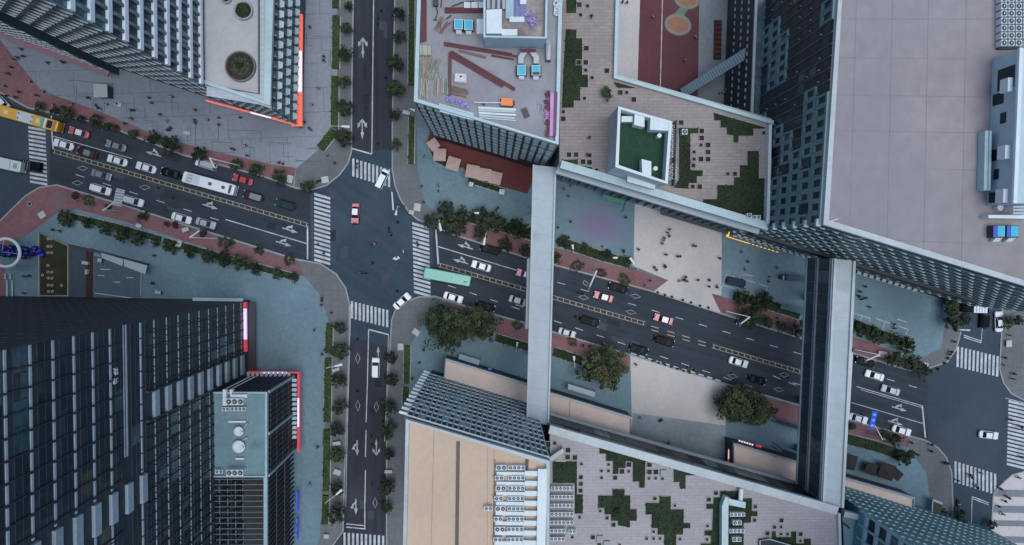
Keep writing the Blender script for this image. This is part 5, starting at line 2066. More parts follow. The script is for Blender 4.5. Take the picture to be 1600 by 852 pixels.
def truck(px, py, head, L, W, label, cabm, boxm, flat=False):
    o = P(px, py, 1.6)
    t = thing('box_truck', label, 'truck', (0, 0, 0), at=(px, py))
    b = MB()
    b.box(-.0, 0, .5, L, W * .8, .25)
    part(b, 'chassis', steel_dark, t)
    b = MB()
    b.loft([ring(rrect(1.9, W, .2, 4, L / 2 - .95), .5), ring(rrect(1.9, W, .2, 4, L / 2 - .95), 1.6), ring(rrect(1.5, W * .9, .2, 4, L / 2 - 1.1), 2.3)])
    part(b, 'cab', cabm, t)
    b = MB()
    b.hexa([(L / 2 - .02, -W * .42, 1.55), (L / 2 - .02, W * .42, 1.55), (L / 2 - .36, W * .38, 2.25), (L / 2 - .36, -W * .38, 2.25)], [(L / 2 + .02, -W * .42, 1.57), (L / 2 + .02, W * .42, 1.57), (L / 2 - .32, W * .38, 2.27), (L / 2 - .32, -W * .38, 2.27)])
    part(b, 'windscreen', car_glass, t)
    b = MB()
    b.box(-.95, 0, .78, L - 2.1, W, .35 if flat else 1.8)
    part(b, 'cargo_box', boxm, t)
    b = MB()
    top = 1.13 if flat else 2.58
    for k in range(4):
        b.box(-.95 + (k - 1.5) * (L - 2.6) / 4, 0, top, .14, W * .9, .08)
    part(b, 'roof_rib', steel, t)
    for s in (-1, 1):
        for x in (L * .32, -L * .30):
            b = MB()
            c = [(x + .42 * math.cos(k * .628), .42 + .42 * math.sin(k * .628)) for k in range(10)]
            b.loft([[(a, s * (W / 2 - .28), z) for a, z in c], [(a, s * (W / 2 + .01), z) for a, z in c]])
            part(b, 'wheel', rubber, t)
    t.location = (o.x, o.y, .012)
    t.rotation_euler = (0, 0, R(head))


truck(46, 259, AV + 8, 4.6, 2.2, 'black low vehicle on the left zebra crossing behind the pale green bus', PBLK, PBLK, True)
truck(1522, 481, AV + 195, 5.2, 2.2, 'white box truck with dark cab at the foot of the flapped tower', PBLK, PW)

# ---------------------------------------------------------------- people
def skin_mesh(name, verts, edges, rad, root=0, sub=1):
    me = bpy.data.meshes.new(name)
    me.from_pydata(verts, edges, [])
    o = bpy.data.objects.new(name + '_rig', me)
    C.objects.link(o)
    o.modifiers.new('s', 'SKIN')
    sv = me.skin_vertices[0].data
    for k, r in enumerate(rad):
        sv[k].radius = (r, r) if not isinstance(r, tuple) else r
        sv[k].use_root = (k == root)
    md = o.modifiers.new('d', 'SUBSURF')
    md.levels = md.render_levels = sub
    dg = bpy.context.evaluated_depsgraph_get()
    out = bpy.data.meshes.new_from_object(o.evaluated_get(dg))
    out.name = name
    bpy.data.objects.remove(o)
    return out


def mesh_part(me, name, m, root):
    me.materials.clear()
    me.materials.append(m)
    me.polygons.foreach_set('use_smooth', [True] * len(me.polygons))
    o = bpy.data.objects.new(name, me)
    C.objects.link(o)
    o.parent = root
    return o


cl_dark, cl_grey, cl_white, cl_blue, cl_red, cl_tan = [mat('cloth_' + n, c, .9, 0) for n, c in (('dark', (.02, .02, .025)), ('grey', (.13, .13, .14)), ('white', (.66, .66, .66)), ('blue', (.04, .07, .14)), ('red', (.30, .03, .05)), ('tan', (.30, .24, .18)))]


def person_proto(stride, arm, sit=False):
    """x forward, 1.72 m tall; one continuous body, clothes and hair as its children"""
    t = thing('person', 'person', 'person')
    hip = .55 if sit else .92
    V = [(0, 0, hip), (0, 0, hip + .22), (.0, 0, hip + .46), (.02, 0, hip + .58), (.04, 0, hip + .66), (.03, 0, hip + .78)]
    Rr = [(.15, .12), (.14, .11), (.16, .12), (.06, .06), (.085, .09), (.075, .08)]
    E = [(0, 1), (1, 2), (2, 3), (3, 4), (4, 5)]
    legs, arms = [], []
    for s in (-1, 1):
        f = stride * s
        i = len(V)
        if sit:
            V += [(.02, s * .10, hip - .02), (.40, s * .16, hip - .03), (.42, s * .17, .28), (.56, s * .17, .24)]
        else:
            V += [(.0, s * .10, hip - .06), (f * .5 + .03, s * .10, .49), (f - (.10 if f < 0 else 0), s * .10, .09), (f + .14, s * .11, .045)]
        Rr += [(.095, .095), (.062, .062), (.042, .042), (.035, .045)]
        E += [(0, i), (i, i + 1), (i + 1, i + 2), (i + 2, i + 3)]
        legs.append(i)
        i = len(V)
        if sit:
            V += [(.02, s * .19, hip + .48), (.18, s * .28, hip + .26), (.42, s * .30, hip + .26), (.49, s * .30, hip + .25)]
        else:
            V += [(0, s * .19, hip + .48), (-f * arm * .4, s * .25, hip + .22), (-f * arm * .4 + .14 * (1 + arm * (-s if stride else 0)), s * .24, hip + .0), (-f * arm * .4 + .20 * (1 + arm * (-s if stride else 0)), s * .23, hip - .07)]
        Rr += [(.055, .055), (.042, .042), (.033, .033), (.03, .04)]
        E += [(2, i), (i, i + 1), (i + 1, i + 2), (i + 2, i + 3)]
        arms.append(i)
    mesh_part(skin_mesh('body', V, E, Rr), 'body', skin_m, t)
    # shirt: torso and upper arms
    idx = [0, 1, 2] + [a + k for a in arms for k in (0, 1)]
    mp = {v: k for k, v in enumerate(idx)}
    mesh_part(skin_mesh('shirt', [V[i] for i in idx], [(mp[a], mp[b]) for a, b in E if a in mp and b in mp], [tuple(r + .022 for r in Rr[i]) for i in idx]), 'shirt', cl_dark, t)
    idx = [0] + [a + k for a in legs for k in (0, 1, 2)]
    mp = {v: k for k, v in enumerate(idx)}
    mesh_part(skin_mesh('trousers', [V[i] for i in idx], [(mp[a], mp[b]) for a, b in E if a in mp and b in mp], [tuple(r + .024 for r in Rr[i]) for i in idx]), 'trousers', cl_dark, t)
    b = MB()
    hx, hz = V[5][0] - .012, V[5][2] + .0
    b.ball((hx, 0, hz), .105, 12, 8, 1.05)
    keep = [k for k, f in enumerate(b.f) if all(b.v[i][2] > hz - .03 - (.05 if b.v[i][0] < hx else -.03) for i in f)]
    b.f = [b.f[k] for k in keep]
    b.m = [0] * len(keep)
    part(b, 'hair', hair_m, t, True)
    b = MB()                                            # face: eyes, nose and mouth on the front of the head
    fx = V[5][0] + .082
    for s in (-1, 1):
        b.box(fx - .005, s * .032, V[5][2] - .045, .012, .022, .012)
    b.box(fx + .004, 0, V[5][2] - .09, .02, .02, .035)
    b.box(fx - .008, 0, V[5][2] - .115, .012, .045, .008)
    part(b, 'face', mat('face_feature', (.20, .10, .08), .6), t)
    for s, a in zip((-1, 1), arms):
        w_, h_ = Vector(V[a + 2]), Vector(V[a + 3])
        d = (h_ - w_).normalized()
        b = MB()
        for k in range(4):
            y = (k - 1.5) * .018
            base = h_ + Vector((y * .8, y * .6, 0))
            b.tube([base, base + d * .05, base + d * (.075 + .01 * (k in (1, 2))) + Vector((.012, 0, 0))], [.009, .008, .006], 5)
        b.tube([h_ - d * .03, h_ - d * .0 + Vector((.035, 0, 0)), h_ + d * .03 + Vector((.04, 0, 0))], [.010, .009, .007], 5)
        part(b, 'fingers', skin_m, t)
    return t


WALK, WALK2, STAND, RIDE = person_proto(.26, .9), person_proto(-.20, .8), person_proto(0, 0), person_proto(0, 0, True)
CLO = {'d': (cl_dark, cl_dark, 'dark clothes'), 'w': (cl_white, cl_dark, 'a white top'), 'g': (cl_grey, cl_dark, 'a grey top'), 'b': (cl_blue, cl_dark, 'a blue top'), 'r': (cl_red, cl_dark, 'a red top'), 't': (cl_tan, cl_grey, 'a tan top')}
rp = random.Random(77)


def people(where, items, group, z=.13, verb=None):
    for it in items:
        px, py = it[0], it[1]
        c = it[2] if len(it) > 2 else 'd'
        pr = rp.choice((WALK, WALK, WALK2, STAND))
        o = P(px, py, z + .8)
        s = rp.uniform(.98, 1.08)
        place(pr, (o.x, o.y, z), rp.uniform(0, 6.28), (s * 1.06, s * 1.06, s), 'person in %s %s' % (CLO[c][2], where), group, (px, py), 'from the left', {'shirt': CLO[c][0], 'trousers': CLO[c][1]})


people('on the grey plaza at the left edge', [(33, 77), (36, 88), (74, 98), (97, 97), (100, 98), (17, 105), (12, 115), (22, 93), (27, 90)], 'people on the grey plaza')
people('on the brick path at the left edge', [(47, 127, 'w'), (30, 144), (57, 149), (6, 134, 'w'), (9, 150), (24, 152), (68, 143, 'w'), (83, 164, 'w'), (98, 167), (112, 163, 'w')], 'people on the grey plaza')
people('near the square kiosk', [(138, 153), (149, 164, 'w'), (167, 163, 'w'), (181, 162, 'w'), (154, 169), (205, 173), (209, 172), (205, 185)], 'people on the grey plaza')
people('in front of the white finned tower', [(233, 153), (237, 161), (250, 179), (261, 189, 'w'), (264, 202), (267, 200), (262, 204), (195, 193), (152, 181)], 'people on the grey plaza')
people('below the red lit sign', [(305, 172), (304, 188), (305, 192), (325, 187, 'w'), (342, 184), (342, 195), (376, 184), (268, 151, 'w')], 'people on the grey plaza')
people('in the middle of the grey plaza', [(383, 227, 'w'), (362, 232), (366, 234), (442, 256), (436, 254), (386, 243)], 'people on the grey plaza')
people('beside the podium with the red sign', [(484, 42), (506, 88), (506, 94), (497, 138, 'w'), (487, 163, 'w'), (486, 203), (476, 191), (483, 200)], 'people on the grey plaza')
people('on the junction corner below the slanting hedge', [(511, 242, 'w'), (523, 255), (488, 284)], 'people at the junction')
people('walking on the left-hand zebra crossing', [(497, 382), (506, 396)], 'people at the junction')
people('walking on the upper zebra crossing', [(557, 256), (557, 262)], 'people at the junction')
people('walking on the right-hand zebra crossing', [(652, 379), (653, 384)], 'people at the junction')
people('on the corner pavement by the red terrace', [(631, 323), (659, 291), (663, 244, 'w'), (685, 290, 'w'), (685, 299), (662, 316)], 'people at the junction')
people('on the teal paving by the red terrace', [(778, 325), (775, 328), (741, 290, 'w'), (736, 288), (783, 302, 'w')], 'people on the teal paving')
people('on the mauve and teal paving', [(892, 347), (872, 356), (882, 296, 'w'), (892, 291, 'w'), (889, 307, 'w'), (974, 391), (975, 394), (978, 340)], 'people on the teal paving')
people('in the queue on the pale plaza', [(1047, 359, 'w'), (1044, 364, 'w'), (1046, 369), (1038, 372), (1037, 376, 'w'), (1035, 381, 'w')], 'people on the pale plaza')
people('in the middle of the pale plaza', [(1041, 398), (1059, 401), (1063, 401), (1084, 384), (1087, 385), (1039, 415), (1040, 418), (1023, 418, 'g'), (1026, 422), (998, 390, 'g')], 'people on the pale plaza')
people('at the street side of the pale plaza', [(1062, 439, 'w'), (1068, 438), (1072, 433), (1074, 440, 'w'), (1070, 437), (1091, 438), (1108, 448), (1121, 449), (1125, 404), (1008, 447, 'w'), (1016, 439)], 'people on the pale plaza')
people('under the yellow lit sign', [(1160, 394, 'w'), (1169, 409, 'g'), (1165, 421, 'w'), (1215, 419, 'w'), (1203, 433, 'w'), (1201, 440)], 'people near the parking bay')
people('on the brick path by the wide bridge', [(1216, 497, 'w'), (1217, 503)], 'people near the parking bay')
people('on the teal paving right of the wide bridge', [(1352, 448), (1344, 456), (1342, 463), (1346, 468), (1352, 466), (1359, 480, 'w'), (1397, 507), (1398, 513)], 'people right of the wide bridge')
people('on the pavement by the upper right zebra crossing', [(1491, 534), (1486, 550), (1484, 554), (1577, 524), (1570, 559), (1570, 571, 'w'), (1584, 584), (1582, 592)], 'people right of the wide bridge')
people('on the corner pavement right of the blue sign', [(1424, 692), (1455, 695), (1455, 705), (1431, 709), (1434, 711), (1476, 724), (1481, 724)], 'people at the lower right corner')
people('walking on the lower right zebra crossing', [(1496, 751), (1515, 742), (1518, 746), (1532, 739), (1525, 758, 'w'), (1527, 762)], 'people at the lower right corner')
people('walking on the zebra crossing at the right edge', [(1579, 656), (1596, 668), (1596, 714)], 'people at the lower right corner')
people('on the banded plaza at the lower right', [(1591, 746, 'w'), (1562, 763), (1567, 766, 'w'), (1576, 778), (1570, 783), (1560, 791), (1566, 803), (1573, 776)], 'people at the lower right corner')
people('on the pale plaza below the avenue', [(994, 570, 'w'), (1034, 656), (1031, 658), (1001, 653, 'w'), (1045, 693, 'g')], 'people below the avenue')
people('on the brick path below the avenue', [(912, 540), (922, 541), (775, 516, 'w'), (795, 540, 'w')], 'people below the avenue')
people('on the teal paving left of the lower street', [(503, 466), (502, 477), (491, 516), (518, 489), (507, 547), (503, 554), (496, 699), (484, 757, 'w'), (506, 736), (506, 640)], 'people left of the lower street')
people('walking left of the egg crate facade', [(662, 547), (664, 543, 'w'), (655, 567), (644, 592)], 'people left of the lower street')
people('near the sunken court', [(82, 359), (93, 361), (38, 432), (45, 431), (38, 458), (241, 399), (236, 442, 'w'), (239, 443)], 'people near the sunken court')
people('walking on the paved roof garden', [(924, 25), (921, 215), (918, 242)], 'people on the roof garden', NZ + .05)
people('on the red court', [(1020, 26, 'w'), (1070, 94, 'w'), (1087, 58, 'w'), (973, 3), (980, 4)], 'people in the open court', .17)
people('under the escalator by the yellow lamp', [(1125, 146, 'w'), (1134, 141, 'w'), (1139, 134, 'w'), (1131, 145, 'w')], 'people in the open court', .17)

# ---- scooters, each with its rider
def scooter_proto():
    t = thing('scooter', 'scooter', 'scooter')
    b = MB()
    b.loft([[(x, y * .5, z) for y, z in ((-.3, .3), (.3, .3), (.34, .62), (-.34, .62))] for x in (-.75, -.2)])
    b.box(.1, 0, .28, .6, .34, .1)
    b.hexa([(.38, -.2, .3), (.5, -.2, .3), (.5, .2, .3), (.38, .2, .3)], [(.5, -.14, 1.0), (.58, -.14, 1.0), (.58, .14, 1.0), (.5, .14, 1.0)])
    part(b, 'body', PBLK, t)
    b = MB()
    b.prism(rrect(.75, .3, .1, 4, -.4), .62, .72)
    part(b, 'seat', rubber, t)
    b = MB()
    b.tube([(.5, -.36, 1.0), (.55, 0, 1.06), (.5, .36, 1.0)], .025, 6)
    part(b, 'handlebar', steel_dark, t)
    for x in (.72, -.62):
        b = MB()
        c = [(x + .24 * math.cos(k * .628), .24 + .24 * math.sin(k * .628)) for k in range(10)]
        b.loft([[(a, -.06, z) for a, z in c], [(a, .06, z) for a, z in c]])
        part(b, 'wheel', rubber, t)
    b = MB()
    b.box(-.85, 0, .72, .34, .36, .3)
    part(b, 'top_box', steel_dark, t)
    return t


SCO = scooter_proto()
for px, py, h, c, pm, lab in ((583, 382, 20, 'r', PRED, 'in the middle of the junction'), (568, 427, -5, 'd', PBLK, 'low in the junction below the red scooter'), (908, 459, AV + 180, 'd', PBLK, 'on the avenue beside the mast arm'),
                              (1081, 577, AV, 'w', PBLK, 'at the lower kerb by the pale plaza'), (1498, 787, 95, 'w', PBLK, 'on the lower right street'), (498, 283, 30, 'd', PBLK, 'by the last tree at the left zebra crossing'), (608, 360, 100, 'd', PBLK, 'near the lamp in the junction')):
    o = P(px, py, .8)
    place(SCO, (o.x, o.y, .012), R(h), None, ('red' if pm == PRED else 'dark') + ' scooter ' + lab, 'scooters', (px, py), 'from the left', {'body': pm})
    d = Vector((math.cos(R(h)), math.sin(R(h))))
    place(RIDE, (o.x - d.x * .28, o.y - d.y * .28, .17), R(h), None, 'rider in %s on the scooter ' % CLO[c][2] + lab, 'scooter riders', (px, py), 'from the left', {'shirt': CLO[c][0], 'trousers': cl_dark})

# ---------------------------------------------------------------- street furniture
def bollard_proto():
    t = thing('bollard', 'bollard', 'bollard')
    b = MB()
    b.cyl((0, 0), .20, 0, .25, 12, .16)
    part(b, 'base', steel_dark, t)
    b = MB()
    b.ball((0, 0, .48), .28, 12, 8)
    part(b, 'ball', mat('bollard_stone', (.035, .037, .04), .7, .1), t, True)
    return t


BOL = bollard_proto()
for px, py in ((1028, 457), (1039, 461), (1050, 464), (1067, 469), (1080, 473), (1094, 478), (1107, 481)):
    o = P(px, py, .4)
    place(BOL, (o.x, o.y, .12), 0, None, 'dark ball bollard where the upper pale plaza meets the road', 'ball bollards', (px, py), 'from the left')
for k in range(7):
    px, py = 1020 + k * 9.6, 564 + k * 3.1
    o = P(px, py, .4)
    place(BOL, (o.x, o.y, .12), 0, None, 'dark ball bollard where the lower pale plaza meets the road', 'ball bollards', (px, py), 'from the left')
for px, py in ((1108, 438), (1481, 560), (1476, 568), (1466, 577), (1455, 580), (503, 470)):
    o = P(px, py, .4)
    place(BOL, (o.x, o.y, .12), 0, (1.2, 1.2, 1.2), 'dark ball bollard on a street corner', 'ball bollards', (px, py), 'from the left')
b = MB()
for k in range(11):
    q = PP([(986 + k * 13.2, 552 + k * 4.1), (994 + k * 13.2, 554.5 + k * 4.1)], .2)
    b.strip(q, .28, .15, .22)
struct(b, 'kerb', road_paint)


def lamp(px, py, base, label, h=8.5, head=(1.6, .55), at=None):
    """street lamp: (px, py) is where its head stands in the photo, base the foot of its post"""
    o, f = P(px, py, h), P(base[0], base[1], .12)
    t = thing('street_lamp', label, 'street lamp', (f.x, f.y, .12), group='street lamps', at=(px, py))
    b = MB()
    b.tube([(f.x, f.y, .12), (f.x, f.y, h - .3)], [.13, .08], 8)
    part(b, 'post', lamp_post_m, t)
    d = (o - Vector((f.x, f.y, h)))
    d.z = 0
    if d.length < .3:
        d = Vector((1, 0, 0))
    u = d.normalized()
    n = Vector((-u.y, u.x, 0))
    b = MB()
    b.tube([(f.x, f.y, h - .4), (f.x + d.x * .5, f.y + d.y * .5, h), (o.x, o.y, h + .05)], .06, 6)
    part(b, 'arm', lamp_post_m, t)
    b = MB()
    l, w_ = head[0] / 2, head[1] / 2
    q = [o - u * l - n * w_ * .6, o + u * l - n * w_, o + u * l + n * w_, o - u * l + n * w_ * .6]
    b.prism([(p.x, p.y) for p in q], h - .05, h + .18)
    part(b, 'lamp_head', white_wall, t)
    return t


for px, py, base, lab in (((540), 198, (527, 206), 'white street lamp by the slanting hedge strip'), (619, 333, (625, 324), 'white street lamp leaning over the junction by the red terrace'), (757, 377, (760, 366), 'white street lamp over the black car left of the narrow bridge'),
                          (529, 571, (522, 567), 'white street lamp between trees on the lower street, dark tower side'), (530, 769, (521, 768), 'white street lamp on the lower street near its bottom end'), (988, 408, (987, 420), 'white lamp at the corner of the pale plaza and the hedge'),
                          (895, 386, (893, 394), 'short white lamp in the hedge below the mauve glow'), (961, 403, (958, 402), 'small white lamp head inside the hedge by the mauve glow'), 
                          (645, 172, (642, 175), 'small white lamp beside the narrow hedge strip'), (808, 538, (806, 545), 'small white lamp in the dark hedge left of the narrow bridge'), (897, 560, (895, 570), 'small white lamp in the hedge beside the olive tree'),
                          (688, 355, (690, 346), 'white lamp among the dark trees by the right-hand zebra crossing'), (745, 333, (745, 334), 'round white lamp head above the clump of dark trees')):
    lamp(px, py, base, lab, 8.5 if py not in (386, 403, 538, 560, 172, 333) else 4.5, (1.7, .55) if py not in (403, 386, 538, 560, 172, 333) else (1.0, .5))


def mast(base, tips, label, h=6.2, group='signal masts'):
    f = P(*base, .12)
    t = thing('signal_mast', label, 'traffic mast', (f.x, f.y, .12), group=group, at=base)
    b = MB()
    b.tube([(f.x, f.y, .12), (f.x, f.y, h)], [.16, .11], 8)
    part(b, 'post', lamp_post_m, t)
    for k, (px, py) in enumerate(tips):
        o = P(px, py, h)
        b = MB()
        b.tube([(f.x, f.y, h - .1), (o.x, o.y, h)], [.20, .16] if k == 0 else [.08, .05], 6)
        part(b, 'arm', lamp_post_m, t)
        b = MB()
        b.box(o.x, o.y, h - .35, .5, .9, .5)
        part(b, 'signal_head', steel_dark, t)
    return t


mast((343, 252), [(338, 266), (374, 259)], 'white mast with two arms beside the white and teal van')
mast((313, 372), [(314, 359), (342, 373)], 'white mast with two arms on the brick path by the silver car')
mast((927, 422), [(920, 451)], 'white mast reaching over the avenue above the taxi')
mast((1158, 492), [(1156, 507), (1133, 486)], 'white mast with two arms over the kerb between the bridges')
mast((1354, 549), [(1352, 564), (1334, 546)], 'white mast with two arms right of the wide bridge')
mast((620, 330), [(612, 297)], 'white mast at the junction corner by the red terrace')
mast((1490, 512), [(1497, 515)], 'short white mast at the bed beside the flapped tower')

for base, c, l, w_, ang, m, lab, rib in (((184, 331), (188, 309), 3.7, 1.45, 76, steel, 'grey road sign gantry over the white estate car', 6), ((1357, 676), (1362, 656), 4.1, 1.7, 78, mat('sign_blue', (.02, .10, .62), .4, .05), 'bright blue road sign on a post right of the wide bridge', 0)):
    f, o = P(*base, .12), P(*c, 6.5)
    t = thing('road_sign', lab, 'road sign', (f.x, f.y, .12), at=base)
    b = MB()
    b.tube([(f.x, f.y, .12), (f.x, f.y, 6.6)], [.18, .14], 8)
    b.tube([(f.x + .5, f.y + .1, .12), (f.x + .5, f.y + .1, 6.6)], [.14, .12], 8)
    part(b, 'post', lamp_post_m, t)
    b = MB()
    b.tube([(f.x, f.y, 6.5), (o.x, o.y, 6.5)], .12, 6)
    part(b, 'arm', lamp_post_m, t)
    b = MB()
    cc, sn = math.cos(R(ang)), math.sin(R(ang))
    # the panel leans back so that its face is seen from above
    ax, ay = Vector((cc, sn, 0)), Vector((-sn, cc, 0))
    p0 = o - ax * l / 2
    q = [p0 - ay * w_ / 2, p0 + ax * l - ay * w_ / 2, p0 + ax * l + ay * w_ / 2, p0 + ay * w_ / 2]
    q = [Vector((v.x, v.y, 6.6 + (.9 if k in (2, 3) else 0))) for k, v in enumerate(q)]
    b.hexa(q, [v + Vector((0, 0, .12)) for v in q])
    part(b, 'panel', m, t)
    b = MB()
    if rib:
        for k in range(rib):
            a = p0 + ax * l * (k + .5) / rib
            b.tube([a - ay * w_ * .5 + Vector((0, 0, .26)), a + ay * w_ * .5 + Vector((0, 0, 1.16))], .05, 4)
        part(b, 'brace', steel_dark, t)
    else:
        for k in range(3):
            a = p0 + ax * l * (k + .7) / 3.3 + Vector((0, 0, .24 + .45))
            b.hexa([a - ax * .3 - ay * .5 - Vector((0, 0, .27)), a + ax * .3 - ay * .5 - Vector((0, 0, .27)), a + ax * .3 + ay * .5 + Vector((0, 0, .27)), a - ax * .3 + ay * .5 + Vector((0, 0, .27))],
                   [a - ax * .3 - ay * .5 - Vector((0, 0, .25)), a + ax * .3 - ay * .5 - Vector((0, 0, .25)), a + ax * .3 + ay * .5 + Vector((0, 0, .29)), a - ax * .3 + ay * .5 + Vector((0, 0, .29))])
        part(b, 'marking', mat('sign_pale', (.25, .40, .75), .4), t)

# parasols of the red terrace
def parasol(px, py, s, rot, label, m, group, z=2.7, cat='parasol'):
    o = P(px, py, z)
    t = thing('parasol', label, cat, (o.x, o.y, .24), group=group, at=(px, py))
    b = MB()
    c, n = math.cos(R(rot)), math.sin(R(rot))
    h = s / 2
    cor = [(o.x + a * h * c - e * h * n, o.y + a * h * n + e * h * c) for a, e in ((-1, -1), (1, -1), (1, 1), (-1, 1))]
    for k in range(4):
        p, q = cor[k], cor[(k + 1) % 4]
        b.face([(p[0], p[1], z), (q[0], q[1], z), (o.x, o.y, z + .42)])
        b.face([(p[0], p[1], z - .16), (q[0], q[1], z - .16), (q[0], q[1], z), (p[0], p[1], z)])
    part(b, 'canopy', m, t)
    b = MB()
    b.cyl((o.x, o.y), .05, .24, z + .5, 8)
    part(b, 'pole', steel_dark, t)
    b = MB()
    b.box(o.x, o.y, .24, .7, .7, .08)
    part(b, 'foot', steel_dark, t)
    b = MB()
    for k in range(4):
        b.tube([(o.x, o.y, z + .38), (cor[k][0], cor[k][1], z - .03)], .03, 4)
    part(b, 'rib', steel_dark, t)


for px, py, s, rot in ((677, 226, 2.3, -55), (687, 242, 2.8, -3), (708, 256, 2.9, -17), (738, 268, 2.9, -10), (757, 273, 2.8, -8), (774, 278, 2.8, -13)):
    parasol(px, py, s, rot, 'square beige parasol on the red terrace', canvas_m, 'beige parasols on the red terrace')
for px, py, s, rot in ((1327, 722, 3.4, -14), (1386, 737, 3.6, -17), (1361, 733, 2.6, -20), (1402, 742, 2.2, -40)):
    parasol(px, py, s, rot, 'square dark brown parasol right of the wide bridge', mat('brown_canvas', (.035, .026, .026), .85, .1), 'dark parasols')
for px, py, s, rot in ((736, 288, 1.0, -15), (784, 300, 1.2, -8)):
    parasol(px, py, s, rot, 'small white parasol at the terrace edge', canvas_m if px < 700 else white_wall, 'small white parasols')
hedge([(672, 228), (682, 250), (706, 262)], .9, .8, 'dark planter hedge at the rounded end of the red terrace', 'terrace hedges', True)
hedge([(732, 281), (760, 290), (785, 298)], 1.0, .8, 'dark planter hedge along the street side of the red terrace', 'terrace hedges', True)

# kiosk, boxes, manholes and small things on the pavements
t = thing('kiosk', 'square grey kiosk standing alone on the grey plaza', 'kiosk', P(167, 146, .12))
o = P(167, 146, .12)
b = MB()
b.box(o.x + .2, o.y, .12, 2.5, 2.4, 2.6)
part(b, 'wall', steel_dark, t)
b = MB()
b.box(o.x, o.y, 2.72, 3.0, 2.9, .22)
part(b, 'roof', mat('kiosk_roof', (.40, .41, .42), .7, .08), t)
b = MB()
b.box(o.x + .2, o.y - 1.22, .9, 1.8, .06, 1.1)
part(b, 'hatch', glass_dark, t)
t = thing('shelter', 'small dark shelter with pale slatted roof beside the lower right street', 'shelter', P(1463, 800, .12))
a = PP([(1458, 784), (1472, 789), (1469, 813), (1457, 812)], 2.6)
b = MB()
b.prism(a, 2.5, 2.65)
part(b, 'roof', mat('shelter_roof', (.05, .05, .03), .7), t)
b = MB()
b.strip(PP([(1457, 781), (1472, 787)], 2.8), .5, 2.7, 2.95)
b.strip(PP([(1457, 783), (1456, 812)], 2.8), .25, 2.7, 2.9)
part(b, 'roof_edge', ledge_m, t)
b = MB()
for v in a:
    b.cyl((v.x * 1.0, v.y), .06, .12, 2.5, 6)
part(b, 'post', steel_dark, t)


def cabinet(px, py, sx, sy, h, rot, m, label, group='street cabinets', z=.12):
    o = P(px, py, h)
    t = thing('street_cabinet', label, 'cabinet', (o.x, o.y, z), group=group, at=(px, py))
    b = MB()
    b.box(o.x, o.y, z, sx, sy, h, R(rot))
    part(b, 'body', m, t)
    b = MB()
    b.box(o.x, o.y, z + h, sx + .12, sy + .12, .07, R(rot))
    part(b, 'lid', ledge_m, t)
    b = MB()
    n = Vector((math.sin(R(rot)), -math.cos(R(rot))))
    b.box(o.x + n.x * (sy / 2 + .01), o.y + n.y * (sy / 2 + .01), z + .15, .05, .03, h * .7, R(rot))
    part(b, 'door_seam', steel_dark, t)


for px, py, sx, sy, h, rot, m, lab in ((652, 324, 1.4, 1.6, .5, -10, white_wall, 'white low cabinet at the junction corner by the red terrace'), (643, 332, 1.0, .8, .9, -17, ledge_m, 'small pale cabinet on the kerb at the right-hand zebra crossing'), (508, 281, 1.5, 1.3, .3, 10, ledge_m, 'pale low cabinet on the upper left junction corner'),
                                      (453, 280, 1.1, 1.6, .9, -12, white_wall, 'white cabinet beside the dark tree near the left zebra crossing'), (635, 176, 1.5, .7, 1.2, -17, ledge_m, 'pale cabinet beside the upper street, building site side'), (650, 519, 1.5, 1.2, .6, -35, pale_unit, 'pale cabinet at the lower right junction corner by the largest tree'),
                                      (626, 542, 1.2, 1.4, .5, 0, pale_unit, 'pale square cabinet at the top of the hedge by the egg crate block'), (1379, 554, 2.0, 1.3, .8, -8, mat('cab_pink', (.38, .30, .29), .7), 'pinkish striped cabinet on the brick path right of the wide bridge'), (1413, 556, 1.9, 1.2, .8, -14, ac_white, 'pale cabinet between trees right of the wide bridge'),
                                      (1445, 570, 1.4, .9, .5, -15, mat('cab_cream', (.50, .47, .38), .7), 'cream cabinet under the trees at the right-hand kerb corner'), (1576, 537, 1.2, 1.4, .6, 0, mat('cab_blue', (.03, .16, .36), .6), 'blue cabinet at the right edge pavement'), (526, 693, 1.7, .7, 1.0, 10, mat('cab_bright_blue', (.02, .25, .65), .5), 'bright blue cabinet between trees on the lower street'),
                                      (527, 738, 1.5, 1.1, .8, -20, white_wall, 'white cabinet beside a tree on the lower street'), (525, 578, 1.6, .6, .8, 20, ledge_m, 'pale cabinet under the lamp on the lower street'), (607, 737, 1.6, .6, .8, 0, ledge_m, 'pale rack beside the lower street, beige roof side'), (217, 353, 1.1, .7, 1.0, -15, mat('cab_tan', (.45, .40, .33), .7), 'tan cabinet in the hedge above the white awning'),
                                      (280, 381, 1.0, 1.6, .8, -25, steel_dark, 'dark cabinet with white bag in the hedge gap'), (290, 359, 1.4, .8, .9, 20, mat('cab_red', (.28, .03, .04), .6), 'red stall box on the brick path by the white mast'), (510, 838, 1.0, .8, .8, 0, pale_unit, 'pale cabinet at the bottom left street corner'), (66, 336, 1.4, 1.3, .15, 30, mat('cab_rose', (.36, .26, .26), .7), 'pale rose slab on the brick corner at the left'),
                                      (1124, 449, 1.0, .8, .8, -17, ledge_m, 'pale cabinet at the brick path tip by the parked blue car'), (184, 163, 1.6, .7, .25, -20, ledge_m, 'pale striped mat by the square kiosk'), (292, 208, 1.3, .6, .5, -10, white_wall, 'white bench box on the grey plaza above the white bus')):
    cabinet(px, py, sx, sy, h, rot, m, lab)

